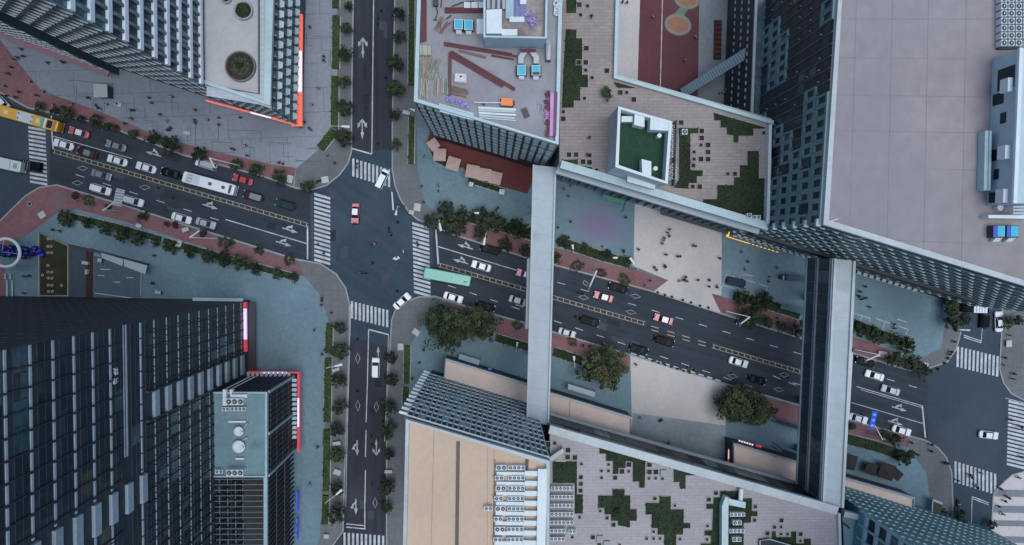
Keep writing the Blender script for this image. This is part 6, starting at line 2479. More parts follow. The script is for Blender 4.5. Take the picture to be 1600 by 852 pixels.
# ring sculpture, balloon row and planters by the dark tower
o = P(9, 395, 6)
t = thing('ring_arch', 'large white ring held flat on posts at the left edge', 'ring sculpture', (o.x, o.y, .12))
b = MB()
b.torus((o.x, o.y, 6.0), 3.05, .36, 48, 8, 0, 1.0)
part(b, 'ring', white_wall, t, True)
b = MB()
for k in range(3):
    a = R(50 + 120 * k)
    b.tube([(o.x + 3.0 * math.cos(a), o.y + 3.0 * math.sin(a), .12), (o.x + 3.0 * math.cos(a), o.y + 3.0 * math.sin(a), 6)], .08, 6)
part(b, 'post', lamp_post_m, t)
b = MB()
b.tube([(o.x + 3.0, o.y - .3, 6), (o.x - 1, o.y + .2, 6)], .04, 4)
b.tube([(o.x - .3, o.y + 3.0, 6), (o.x - .8, o.y + .6, 6)], .04, 4)
part(b, 'cable', lamp_post_m, t)
rr = random.Random(3)
balm = [mat('balloon_navy', (.012, .018, .16), .35, 0), mat('balloon_blue', (.02, .04, .50), .35, 0)]
t = thing('balloon_row', 'row of dark blue balloons running under the white ring', 'balloons', P(33, 391, .12))
for k in range(34):
    px = -8 + k * 2.1 + rr.uniform(-1, 1)
    o = P(px, 392 + rr.uniform(-7, 7) + (3 if px > 30 else 0), 2.0)
    b = MB()
    b.ball((o.x, o.y, 1.4 + rr.uniform(-.6, .9)), rr.uniform(.42, .72), 12, 8, 1.1)
    part(b, 'balloon', balm[1 if (abs(px - 62) < 5 or px < 4) and rr.random() < .8 else 0], t, True)
b = MB()
q = PP([(-10, 392), (64, 394)], 1)
b.tube([(q[0].x, q[0].y, .9), (q[1].x, q[1].y, .9)], .08, 6)
for v in q:
    b.tube([(v.x, v.y, .12), (v.x, v.y, .9)], .08, 6)
part(b, 'frame', steel_dark, t)
q = [(61, 364), (107, 384), (107, 462), (62, 462)]
t = thing('planting_bed', 'dark square bed dotted with pale light rings beside the tower', 'planting bed', P(84, 418, .12))
b = MB()
b.strip(PP(q, .5), .28, .12, .75, closed=True)
part(b, 'rim', mat('tan_stone', (.32, .30, .25), .8, .1), t)
b = MB()
b.sheet(PP(q, .3), .34)
part(b, 'soil', mat('olive_bed', (.034, .033, .016), .95, .3, .3, 2.0, .4, 7), t)
for px, py in ((75, 373.5), (80, 373.5), (75, 385), (80, 385), (75, 395), (80.5, 395), (75, 415), (75, 425), (81, 425.5), (75.5, 434.5), (81, 435), (75.5, 445.5), (81, 446), (76, 455.5), (82, 455.5), (66.5, 430), (96, 446)):
    o = P(px, py, .6)
    b = MB()
    b.torus((o.x, o.y, .62), .27, .07, 18, 5)
    b.cyl((o.x, o.y), .10, .34, .56, 8)
    tag(b.build('light_ring', mat('ring_tan', (.50, .42, .27), .5, .05), org=Vector((o.x, o.y, .34))), 'small pale ring lamp on the dark planting bed', 'ring lamp', 'ring lamps on the planting bed', (px, py), 'from the top')
o = P(47, 319, .12)
t = thing('round_planter', 'small round planter with pale rim on the brick corner at left', 'planter', (o.x, o.y, .12))
b = MB()
b.torus((o.x, o.y, .3), .48, .14, 20, 6)
part(b, 'rim', kerb_m, t)
b = MB()
b.cyl((o.x, o.y), .42, .13, .3, 16)
part(b, 'soil', soil, t)
# court wall and awning
t = thing('court_wall', 'dark parapet wall sloping along the upper side of the sunken court', 'wall', P(160, 400, .12))
b = MB()
b.strip(PP([(108, 382), (140, 390), (232, 414)], .6), .5, .12, 1.0)
part(b, 'wall', steel_dark, t)
b = MB()
b.strip(PP([(108, 380.5), (143, 388)], 1.0), .18, 1.0, 1.12)
part(b, 'coping', kerb_m, t)
t = thing('awning', 'white scalloped awning in two lengths beside the sunken court', 'awning', P(193, 408, .12))
for q in ([(158, 395), (193, 405), (190, 415), (158, 402)], [(194, 405), (230, 415), (226, 428), (192, 415)]):
    z = 3.4
    v = PP(q, z)
    b = MB()
    b.hexa([(v[0].x, v[0].y, z), (v[1].x, v[1].y, z), (v[2].x, v[2].y, z - .5), (v[3].x, v[3].y, z - .5)][::-1], [(v[0].x, v[0].y, z + .08), (v[1].x, v[1].y, z + .08), (v[2].x, v[2].y, z - .42), (v[3].x, v[3].y, z - .42)][::-1])
    d = (v[2] - v[3])
    for k in range(10):
        c = v[3] + d * (k + .5) / 10
        b.cyl((c.x, c.y), .22, z - .56, z - .40, 8)
    part(b, 'canvas', mat('white_canvas', (.46, .50, .51), .8, .08), t)
b = MB()
for px, py in ((158, 396), (193, 406), (230, 416), (191, 414)):
    v = P(px, py, 2)
    b.tube([(v.x, v.y, .12), (v.x, v.y, 3.3)], .06, 6)
part(b, 'post', lamp_post_m, t)
t = thing('railing', 'pale railing on the right side of the slate court', 'railing', P(221, 440, .12))
b = MB()
b.strip(PP([(221, 426), (220, 462)], 1), .12, 1.0, 1.1)
for k in range(7):
    v = P(221 - k * .15, 426 + k * 6, .6)
    b.cyl((v.x, v.y), .03, .12, 1.0, 5)
part(b, 'rail', ledge_m, t)
for px, y0, y1, lab in ((8, 428, 436, 'short'), (11, 438, 470, 'long')):
    t = thing('railing', lab + ' pale rail at the left edge beside the red path', 'railing', P(px, y0, .12))
    b = MB()
    b.strip(PP([(px, y0), (px + .3, y1)], .9), .25, .8, .95)
    b.strip(PP([(px + 8, y0), (px + 8.3, y1)], .9), .25, .8, .95)
    for yy in (y0 + 1, y1 - 1):
        for dx in (0, 8):
            v = P(px + dx, yy, .4)
            b.cyl((v.x, v.y), .06, .12, .85, 6)
    part(b, 'rail', ledge_m, t)
for px, py, sx, sy, lab in ((133, 411, 1.3, .6, 'pale counter beside the maroon strip in the sunken court'), (135, 425, .4, 1.0, 'narrow pale counter in the sunken court'), (247, 457, 1.2, .6, 'dark bench beside the tower foot'), (156, 407, .8, .7, 'dark stall box at the end of the white awning')):
    cabinet(px, py, sx, sy, 1.0, -8, steel_dark if 'dark' in lab else ac_white, lab, 'court counters')
# glass ramp roofs beside the wide bridge
for q, lab, zz in (([(1231, 431), (1270, 436), (1270, 443), (1230, 438)], 'long teal glass canopy reaching the wide bridge, upper one', 3.0), ([(1220, 476), (1268, 487), (1267, 494), (1219, 482)], 'long teal glass canopy reaching the wide bridge above the avenue', 3.0),
                   ([(1213, 654), (1262, 670), (1262, 676), (1213, 661)], 'dark glass stair canopy left of the wide bridge below the avenue', 3.2), ([(1222, 702), (1255, 712), (1255, 722), (1222, 708)], 'dark glass canopy beside the red lit beige roof', 6.5)):
    v = PP(q, zz)
    c = cen2(v)
    t = thing('ramp_canopy', lab, 'canopy', (c.x, c.y, .12), at=q[0])
    b = MB()
    b.prism(v, zz - .1, zz)
    part(b, 'glass_roof', mat('canopy_glass', (.06, .12, .17), .6, .15, .4, 1.0, spec=.15) if 'teal' in lab else mat('canopy_dark_glass', (.03, .05, .07), .6, .1, spec=.15), t)
    b = MB()
    b.strip(v, .08, zz, zz + .08, closed=True)
    part(b, 'frame', steel_dark, t)
    b = MB()
    for p in v:
        b.cyl((p.x, p.y), .07, .12, zz - .1, 6)
    part(b, 'post', steel_dark, t)
t = thing('ticket_booth', 'small pale booth at the head of the upper teal canopy', 'booth', P(1226, 434, .12))
o = P(1226, 434, 2)
b = MB()
b.box(o.x, o.y, .12, 1.5, .9, 2.2)
part(b, 'wall', glass_dark, t)
b = MB()
b.box(o.x - .4, o.y, 2.32, .25, .9, .1)
b.box(o.x + .4, o.y, 2.32, .25, .9, .1)
part(b, 'roof', ledge_m, t)
t = thing('glass_roof', 'pale slanted glass panel lying along the beige canopy right of narrow bridge', 'canopy', P(908, 611, .12))
v = PP([(888, 600), (930, 613), (929, 621), (887, 608)], 3.2)
b = MB()
b.prism(v, 3.0, 3.2)
part(b, 'glass_roof', mat('pale_glass', (.20, .30, .32), .3, .1), t)
b = MB()
for p in v:
    b.cyl((p.x, p.y), .06, .12, 3.0, 6)
part(b, 'post', steel_dark, t)
t = thing('glass_roof', 'pale blue ridge roof above the beige canopy left of the narrow bridge', 'canopy', P(735, 563, .12))
v = PP([(718, 553), (750, 563), (748, 571), (716, 561)], 3.2)
b = MB()
b.prism(v, 3.0, 3.2)
part(b, 'glass_roof', mat('pale_blue_glass', (.15, .24, .29), .3, .1), t)
b = MB()
for p in v:
    b.cyl((p.x, p.y), .06, .12, 3.0, 6)
part(b, 'post', steel_dark, t)

# open court: covered escalator, seats
t = thing('covered_escalator', 'long covered escalator with ribbed pale roof crossing the open court', 'escalator', P(1120, 108, .12))
A, E = P(1066, 146, 4), P(1184, 72, 16)
d = E - A
n = Vector((-d.y, d.x, 0)).normalized() * 1.05
b = MB()
b.hexa([A - n - Vector((0, 0, 1.6)), E - n - Vector((0, 0, 1.6)), E + n - Vector((0, 0, 1.6)), A + n - Vector((0, 0, 1.6))], [A - n * .95, E - n * .95, E + n * .95, A + n * .95])
part(b, 'tunnel', mat('escalator_side', (.10, .14, .16), .5, .1), t)
b = MB()
for k in range(30):
    f0, f1 = k / 30, (k + .86) / 30
    p, q = A + d * f0 + Vector((0, 0, .05)), A + d * f1 + Vector((0, 0, .05))
    b.hexa([p - n, q - n, q + n, p + n], [p - n + Vector((0, 0, .22)), q - n + Vector((0, 0, .22)), q + n + Vector((0, 0, .22)), p + n + Vector((0, 0, .22))])
part(b, 'roof_slat', mat('escalator_roof', (.22, .30, .34), .5, .1), t)
b = MB()
for f in (.05, .5, .95):
    p = A + d * f
    b.box(p.x, p.y, .12, .5, .5, p.z - 1.7)
part(b, 'pier', steel_dark, t)
for px, y0, y1, lab in ((1122, 32, 93, 'left'), (1141, 32, 92, 'right')):
    t = thing('seat_block', 'dark red block of seats in the open court, %s one of two' % ('wider' if lab == 'left' else 'narrower'), 'seating', P(px, 62, .12), at=(px, 62))
    wdt = 1.75 if lab == 'left' else 1.3
    b = MB()
    b.strip(PP([(px, y0), (px - 1, y1)], .5), wdt, .12, .45)
    part(b, 'platform', mat('seat_dark', (.045, .018, .016), .8), t)
    for k in range(8):
        v = P(px - k * .12, y0 + 4 + k * (y1 - y0 - 8) / 7, .5)
        b = MB()
        b.box(v.x, v.y, .45, wdt * .85, .75, .35)
        b.box(v.x, v.y + .35, .45, wdt * .85, .12, .7)
        part(b, 'seat', mat('seat_red', (.09, .022, .018), .8, .1), t)

# ---------------------------------------------------------------- roof machines
def ac_proto(nf, w_=.95, l=None, fr=.34, name='air_conditioner'):
    t = thing(name, 'air conditioner', 'air conditioner')
    l = l or nf * .95
    b = MB()
    b.box(0, 0, 0, l, w_, 1.5)
    part(b, 'casing', ac_white, t)
    b = MB()
    b.box(0, -w_ / 2 - .02, .2, l * .94, .05, 1.0)
    part(b, 'grille', steel, t)
    for k in range(nf):
        x = -l / 2 + l * (k + .5) / nf
        b = MB()
        b.torus((x, 0, 1.5), fr * 1.05, .06, 20, 5)
        f = part(b, 'fan_ring', steel, t)
        b = MB()
        b.cyl((x, 0), fr * .98, 1.5, 1.535, 18)
        b.build('fan_blade', fan_dark, f)
        b = MB()
        b.cyl((x, 0), fr * .3, 1.5, 1.57, 10)
        b.build('fan_hub', ac_white, f)
    return t


AC4, AC2, AC2L, AC3, AC1 = ac_proto(4), ac_proto(2), ac_proto(2, 1.1, 2.2, .42), ac_proto(3, .95, 2.5, .34), ac_proto(1, 1.0, 1.0, .4)


def ac(pr, px, py, z, label, group, order='from the top', rz=0, s=1.0):
    o = P(px, py, z + 1.5)
    place(pr, (o.x, o.y, z + .1), R(rz), (s, s, s), label, group, (px, py), order)


for k in range(8):
    y = 732 + 16.1 * k
    ac(AC4, 807.5 - k * .4, y, BZ, 'four-fan air conditioner on the beige roof', 'air conditioners on the beige roof', s=.72)
    ac(AC2L if k % 2 == 0 else AC2, 783.5 - k * .4 if k % 2 == 0 else 780.5 - k * .4, y, BZ, 'two-fan air conditioner on the beige roof, left column', 'air conditioners on the beige roof', s=.75)
ac(AC2, 763, 796, BZ, 'two-fan air conditioner standing alone left of the unit columns', 'air conditioners on the beige roof', s=.7)
for k in range(8):
    y = 737 + 15.5 * k
    t = thing('air_duct', 'pale flat duct joining the beige roof units to the trunk duct', 'duct', P(830, y, BZ), group='ducts on the beige roof', at=(830, y), order='from the top')
    b = MB()
    q = PP([(776 - k * .4, y + 3.5), (841 - k * .3, y + 4.5)], BZ + .8)
    b.strip(q, .62, BZ + .12, BZ + .75)
    part(b, 'duct', white_wall, t)
    b = MB()
    q = PP([(820 - k * .3, y + 2.5), (841 - k * .3, y + 3)], BZ + .8)
    b.strip(q, .8, BZ + .12, BZ + .9)
    part(b, 'duct_end', white_wall, t)
    b = MB()
    q = PP([(823, y - 8), (822.8, y + 3)], BZ + .4)
    b.strip(q, .12, BZ + .12, BZ + .4)
    part(b, 'pipe', steel, t)
b = MB()
b.strip(PP([(847.5, 733), (844, 930)], BZ + 1.2), 1.45, BZ + .12, BZ + 1.3)
solo(b, 'trunk_duct', white_wall, 'long pale trunk duct along the edge of the beige roof', 'duct')
b = MB()
b.strip(PP([(773.5, 718), (769, 930)], BZ), .1, BZ + .1, BZ + .25)
b.strip(PP([(823.5, 718), (823, 735)], BZ), .5, BZ + .1, BZ + .4)
solo(b, 'roof_pipe', steel_dark, 'dark pipe run beside the air conditioners on the beige roof', 'pipe')
for k, y in enumerate((764, 777.5, 791, 804.5, 817.5, 830.5, 843.5)):
    ac(AC4, 873 - k * .3, y, GZ2, 'four-fan air conditioner in the rack beside the beige roof', 'air conditioners in the garden rack', s=.78)
    if k < 6:
        ac(AC2, 890.5 + (4 if k == 5 else 0), y + (1 if k == 5 else 0), GZ2, 'two-fan air conditioner in the rack beside the beige roof', 'air conditioners in the garden rack', s=.78)
for k, y in enumerate((805, 818, 831, 844)):
    ac(AC4 if k % 2 == 0 else AC2L, 1153 - k * .3, y, GZ2, ('four-fan' if k % 2 == 0 else 'large two-fan') + ' air conditioner in the duct bay on the roof garden', 'air conditioners in the duct bay', s=.78)
t = thing('duct_hood', 'pale curved duct screen around the air conditioners on the roof garden', 'duct', P(1135, 810, GZ2))
b = MB()
b.strip(PP([(1137, 777), (1132, 790), (1131, 930)], GZ2 + 1.5), 1.25, GZ2 + .1, GZ2 + 2.0)
part(b, 'screen', pale_teal, t)
b = MB()
b.prism(PP([(1137, 779), (1165, 785), (1164, 794), (1140, 789)], GZ2 + 2), GZ2 + 1.6, GZ2 + 2.15)
part(b, 'roof', pale_teal, t)
b = MB()
b.tube([P(1158, 764, GZ2 + 1), P(1157, 782, GZ2 + 1.5)], .45, 10)
part(b, 'stack', ac_white, t)
t = thing('skylight', 'dark sloping glass skylight at the bottom edge of the roof garden', 'skylight', P(1215, 850, GZ2))
b = MB()
v = PP([(1185, 842), (1200, 840), (1262, 858), (1262, 930), (1186, 930)], GZ2)
b.prism(v, GZ2 + .1, GZ2 + .8)
part(b, 'glass', glass_dark, t)
b = MB()
b.strip(v, .2, GZ2 + .8, GZ2 + .95, closed=True)
part(b, 'frame', steel, t)
t = thing('access_hatch', 'pale sloping access hatch at the top left corner of the roof garden', 'hatch', P(869, 712, GZ2))
b = MB()
v = PP([(857, 716), (879, 701), (882, 706), (862, 721)], GZ2 + 2)
b.prism(v, GZ2 + .1, GZ2 + 2.0)
part(b, 'roof', ledge_m, t)
b = MB()
for k in range(4):
    b.strip(PP([(868 + k * 4, 719.5 + k * .2), (871 + k * 4, 719.5 + k * .2)], GZ2), .25, GZ2 + .1, GZ2 + .3)
part(b, 'step', ledge_m, t)
o = P(968, 808, GZ2)
tree_row([(968, 806, 6)], 'tiny dark tree in the middle of a square lawn on the roof garden', None, 'from the left', [TREES[1]], 1.75, h=GZ2 + .05)

# plant house side: columns of fan units
for k in range(10):
    y = 199 + k * 8.6
    if k == 6:
        continue
    ac(AC1, 1053.5, y, NZ, 'small one-fan unit in the column beside the white plant house', 'fan units beside the plant house', s=.85)
    ac(AC1, 1046.8, y + 2, NZ + 7.0, 'small one-fan unit on the wall shelf of the white plant house', 'fan units beside the plant house', s=.5)
ac(AC1, 1070, 206, NZ, 'one-fan unit standing apart on the lawn beside the plant house', None, s=1.0)
ac(AC1, 1171, 337, NZ, 'one-fan unit in the corner lawn, left of the twin unit', None, s=.9)
ac(AC2, 1183, 339.5, NZ, 'twin-fan unit in the lowest corner of the roof garden', None, s=.8)
b = MB()
b.strip(PP([(1057, 188), (1054, 290)], NZ + 2), .18, NZ + .1, NZ + 2.2)
solo(b, 'unit_rack', steel_dark, 'dark rack behind the column of fan units by the plant house', 'rack')

# grey lilac roof: blue topped units, duct house, unit field
for px, lab in ((1562, 'left'), (1583, 'right')):
    o = P(px, 362, TZ + 1.8)
    t = thing('roof_ventilator', 'blue topped ventilator below the duct house, %s of the pair' % lab, 'ventilator', (o.x, o.y, TZ), at=(px, 362))
    b = MB()
    b.box(o.x, o.y, TZ + .1, 1.9, 2.0, 1.6)
    part(b, 'casing', steel_dark, t)
    b = MB()
    b.box(o.x + .25, o.y + .05, TZ + 1.7, 1.2, 1.7, .12)
    part(b, 'top', cyan_m, t)
    b = MB()
    b.box(o.x - .7, o.y, TZ + 1.7, .6, 1.7, .08)
    part(b, 'side_sheet', mat('blue_sheet', (.03, .09, .42), .5), t)
    b = MB()
    b.hexa([(o.x - .6, o.y - 1.7, TZ + .2), (o.x + .6, o.y - 1.7, TZ + .2), (o.x + .7, o.y - 1.02, TZ + .2), (o.x - .4, o.y - 1.02, TZ + .2)], [(o.x - .5, o.y - 1.6, TZ + .7), (o.x + .6, o.y - 1.6, TZ + .7), (o.x + .7, o.y - 1.02, TZ + 1.5), (o.x - .4, o.y - 1.02, TZ + 1.5)])
    part(b, 'outlet', ac_white, t)
dh = thing('duct_house', 'long pale blue plant house on the edge of the lilac roof', 'plant house', P(1575, 220, TZ))
pale_blue = mat('pale_blue_wall', (.45, .53, .54), .6, .08, .15, 1.0)
DZ = TZ + 6.4
dq = PP([(1593, 76), (1640, 76), (1640, 318), (1583, 318)], DZ)
b = MB()
b.prism(dq, TZ + .05, DZ)
part(b, 'wall', pale_blue, dh)
b = MB()
b.strip([dq[0], dq[3]], .6, DZ, DZ + .5)
part(b, 'roof_edge', white_wall, dh)
dw = Wall(dq[0], dq[3], cen2(dq))
for u0, u1, z0, z1 in ((2.2, 5.6, 1.6, 5.6), (5.9, 7.7, .6, 3.2), (9.2, 10.9, 2.6, 4.0), (14.8, 16.6, .8, 3.2), (18.0, 19.6, 1.6, 2.8), (21.6, 23.3, .6, 3.2)):
    b = MB()
    dw.bar(b, u0, u1, .0, .06, TZ + z0, TZ + z1)
    part(b, 'opening', glass_dark, dh)
for u0 in (4.2, 14.6, 21.4):
    b = MB()
    dw.bar(b, u0, u0 + 2.1, .0, .9, TZ + 3.5, TZ + 5.4)
    part(b, 'wall_unit', white_wall, dh)
b = MB()
b.strip(PP([(1542, 205), (1540, 298)], TZ + 1.5), 1.1, TZ + .1, TZ + 1.9)
b.strip(PP([(1546, 205), (1544, 298)], TZ + 1.9), .3, TZ + 1.9, TZ + 2.2)
part(b, 'side_duct', pale_teal, dh)
b = MB()
b.prism(PP([(1544, 336), (1612, 336), (1612, 342), (1545, 341)], TZ + 2), TZ + .1, TZ + 2)
part(b, 'beam', white_wall, dh)
b = MB()
for k in range(5):
    b.prism(PP([(1583, 312 + k * 5), (1612, 312 + k * 5), (1612, 314.5 + k * 5), (1583, 314.5 + k * 5)], TZ + 4), TZ + 3.6, TZ + 4)
part(b, 'louver_slat', pale_blue, dh)
b = MB()
b.cyl(P(1555, 325, TZ).to_2d(), .5, TZ + .1, TZ + 1.3, 12)
part(b, 'tank', ac_white, dh)
for c in range(4):
    for r in range(7):
        px, py = 1569 + c * 11.5, -2 + r * 11.5
        if c == 3 and r > 5:
            continue
        ac(AC1, px, py, TZ, 'one-fan unit in the corner field, %s column from the left' % ('first', 'second', 'third', 'fourth')[c], 'unit field on the lilac roof', s=.95)
b = MB()
b.strip(PP([(1562, -20), (1560, 76)], TZ + .6), .2, TZ + .1, TZ + .8)
b.strip(PP([(1560, 76), (1612, 75)], TZ + .6), .2, TZ + .1, TZ + .8)
solo(b, 'unit_rack', steel_dark, 'dark steel rack around the unit field at the top right corner', 'rack')
t = thing('pipe_run', 'thin white pipe with bracket at the corner of the lilac roof', 'pipe', P(1296, 345, TZ))
b = MB()
b.tube([P(1289, 330, TZ + .3), P(1289, 352, TZ + .3)], .12, 6)
b.tube([P(1290, 348, TZ + .3), P(1309, 342, TZ + .3)], .10, 6)
part(b, 'pipe', white_wall, t)
b = MB()
b.box(*P(1293, 349, TZ).to_2d(), TZ + .05, .5, .3, .3)
part(b, 'bracket', steel_dark, t)

# annex roof
for px, py, r, lab in ((373, 674, .95, 'smaller'), (373, 698, 1.25, 'larger')):
    o = P(px, py, AZ + 1)
    t = thing('satellite_dish', lab + ' round white dish on the teal annex roof', 'dish', (o.x, o.y, AZ), at=(px, py))
    b = MB()
    b.loft([[(o.x + q * math.cos(k * .2618), o.y + q * math.sin(k * .2618), AZ + z) for k in range(24)] for q, z in ((.1, .75), (r * .6, .85), (r, 1.1), (r, 1.16), (r * .6, .95), (.05, .86))])
    part(b, 'bowl', white_wall, t, True)
    b = MB()
    b.cyl((o.x, o.y), .09, AZ, AZ + .8, 8)
    part(b, 'mast', steel_dark, t)
    b = MB()
    b.tube([(o.x + r * .8, o.y, AZ + 1.1), (o.x + r * .85, o.y + .05, AZ + 1.5)], .05, 6)
    b.ball((o.x + r * .85, o.y + .05, AZ + 1.5), .12, 8, 6)
    part(b, 'feed', steel_dark, t)
ac(AC3, 368, 627, AZ, 'three-fan white unit near the top of the teal annex roof', None, s=1.35)
ac(AC3, 368, 738, AZ, 'three-fan white unit at the bottom edge of the teal annex roof', None, s=1.3)
for k, px in enumerate((352, 365, 377)):
    ac(AC2, px, 640, AZ, 'small two-fan unit in the row on the teal annex roof', 'two-fan units on the teal roof', 'from the left', s=.78)
ac(AC2, 341, 738, AZ, 'small two-fan unit alone at the bottom left of the teal roof', None, s=.75)
t = thing('air_duct', 'white bent duct at the top edge of the teal annex roof', 'duct', P(355, 620, AZ))
b = MB()
b.strip(PP([(351, 609), (351, 634)], AZ + 1.2), .7, AZ + .1, AZ + 1.3)
b.strip(PP([(361, 609), (361, 619), (386, 619)], AZ + 1.2), .6, AZ + .1, AZ + 1.2)
part(b, 'duct', white_wall, t)
b = MB()
for x0, y0, x1, y1 in ((361, 608, 400, 588), (352, 608, 392, 588)):
    b.tube([P(x0, y0, AZ + .3), P(x1, y1, AZ + .3)], .1, 5)
part(b, 'pipe', steel, t)
for q, lab in (([(357, 659), (384, 659)], 'upper'), ([(368, 717), (381, 717)], 'lower')):
    b = MB()
    b.strip(PP(q, AZ + .5), .35, AZ + .1, AZ + .6)
    solo(b, 'cable_tray', white_wall, lab + ' short white tray on the teal annex roof', 'cable tray', at=q[0])
b = MB()
b.strip(PP([(388, 620), (388, 735)], AZ), .1, AZ + .05, AZ + .2)
b.strip(PP([(383, 668), (388, 660)], AZ), .35, AZ + .05, AZ + .6)
b.strip(PP([(379, 688), (388, 683)], AZ), .35, AZ + .05, AZ + .5)
solo(b, 'roof_pipe', steel, 'thin grey pipe run down the teal annex roof', 'pipe')
for k in range(4):
    ac(AC1, 296 + k * .4, 826 + k * 9, 14, 'small unit beside the open louvre frame at the tower foot', 'units at the tower foot', s=.9)
b = MB()
b.prism(PP([(291, 815), (315, 808), (318, 930), (288, 930)], 14), 10, 14)
solo(b, 'unit_deck', roof_teal, 'pale narrow deck of units between dark tower and louvre frame', 'deck')

# building site roof
def rotbar(b, p, q, wd, z0, z1):
    b.strip(PP([p, q], MZ), wd, MZ + z0, MZ + z1)


def beams(items, label, cat='steel beams', m=beam_red, name='steel_beam'):
    """each beam of a bundle is a thing of its own"""
    for p, q, wd, z0, z1 in items:
        b = MB()
        u = (Vector(q) - Vector(p)).normalized()
        rotbar(b, p, q, wd, z0, z0 + .06)
        rotbar(b, p, q, wd * .25, z0 + .06, z1 - .06)
        rotbar(b, p, q, wd, z1 - .06, z1)
        solo(b, name, m, label, cat, 'red steel beams' if m == beam_red else None, (p[0], p[1]))


beams([((656.5 + k * 3, -30), (656.5 + k * 3, 68 - k), .26, .1, .42) for k in range(4)], 'dark red steel beam in the bundle at the roof edge')
beams([((695, 14 + k * 3.1), (758, 13.5 + k * 3.1), .26, .1, .42) for k in range(3)], 'dark red steel beam lying level above the cyan ventilators')
beams([((694, 67.5), (800, 85.5), .3, .1, .42), ((694, 71), (808, 89), .3, .1, .42)], 'dark red steel beam slanting beside the penthouse')
beams([((768, 87.5), (803, 93.5), .3, .1, .42)], 'short dark red beam below the slanting pair')
beams([((717, 79.5), (759, 90.5), .4, .1, .3)], 'short brown plank near the slanting red beams', m=mat('brown_steel', (.18, .11, .10), .7), name='plank')
beams([((706.5 - k * 1.22, 81.5 + k * 2.1), (805 - k * 1.22 - (0 if k < 2 else 16), 139.5 + k * 2.1 - (0 if k < 2 else 9.4)), .31, .1, .45) for k in range(4)], 'dark red steel beam in the long diagonal bundle')
beams([((702, 82), (701, 151), .2, .1, .4), ((705, 80), (704, 150), .2, .1, .4)], 'thin dark red beam pointing straight up the roof')
for (cx, cy, n, l, w_, rot, lab, sd) in ((670, 107, 26, 3.6, 3.0, 84, 'heap of crossed timber poles at the roof edge', 1), (663, 139, 14, 3.0, 1.4, 86, 'heap of short boards below the crossed timber poles', 2), (689, 137, 18, 2.6, 2.3, 88, 'stack of sawn planks beside the red beams', 3), (718, 143, 14, 2.8, 1.2, -12, 'loose pile of brown battens below the wrapped pallet', 4), (690, 40, 12, 2.4, 2.0, 60, 'scattered scrap poles left of the cyan ventilators', 5)):
    o = P(cx, cy, MZ)
    rr = random.Random(sd)
    t = thing('timber_pile', lab, 'timber', (o.x, o.y, MZ), at=(cx, cy))
    for k in range(n):
        a = R(rot + rr.gauss(0, 14 if sd in (1, 5) else 3))
        off = (k / n - .5) * w_
        x = o.x - math.sin(R(rot)) * off + rr.uniform(-.2, .2)
        y = o.y + math.cos(R(rot)) * off + rr.uniform(-.3, .3)
        dx, dy = math.cos(a) * l / 2, math.sin(a) * l / 2
        b = MB()
        z = MZ + .12 + rr.uniform(0, .5)
        b.tube([(x - dx, y - dy, z), (x + dx, y + dy, z + rr.uniform(-.05, .1))], .055 if sd in (1, 5) else .09, 5)
        part(b, 'pole', rr.choice([timber, timber, mat('pale_timber', (.55, .43, .33), .85, .15), mat('green_sheet', (.15, .34, .24), .7)]) if sd < 4 else mat('brown_timber', (.24, .15, .11), .85, .2), t)
t = thing('wrapped_bale', 'pale tan wrapped bale at the roof edge above the timber', 'bale', P(664, 78, MZ))
o = P(664, 78, MZ + 1)
b = MB()
b.loft([ring([(o.x + a, o.y + c) for a, c in rrect(2.1, 1.8, .25)], MZ + .05), ring([(o.x + a, o.y + c) for a, c in rrect(2.1, 1.8, .3)], MZ + .9), ring([(o.x + a, o.y + c) for a, c in rrect(1.7, 1.5, .4)], MZ + 1.05)])
part(b, 'cover', mat('tan_cover', (.42, .38, .30), .8, .12, .6, 3.0), t)
b = MB()
for dx in (-.5, .5):
    b.box(o.x + dx, o.y, MZ + .05, .06, 1.86, 1.03)
part(b, 'strap', steel_dark, t)
t = thing('pallet_stack', 'white wrapped pallet of sheets on the building site roof', 'pallet', P(720, 124, MZ))
o = P(720, 124, MZ)
rr = random.Random(8)
b = MB()
b.box(o.x, o.y, MZ + .05, 2.1, 1.7, .18, R(-3))
part(b, 'pallet', timber, t)
for k in range(5):
    b = MB()
    b.box(o.x + rr.uniform(-.08, .08), o.y + rr.uniform(-.08, .08), MZ + .24 + k * .17, 1.9, 1.4, .15, R(-3 + rr.uniform(-2, 2)))
    part(b, 'sheet', mat('pale_sheet', (.60, .54, .58), .6, .1), t)
b = MB()
for k in range(9):
    b.box(o.x + rr.uniform(-.8, .8), o.y + rr.uniform(-.5, .5), MZ + 1.10, rr.uniform(.2, .5), rr.uniform(.2, .4), .06, rr.uniform(0, 1))
part(b, 'wrap', white_wall, t)


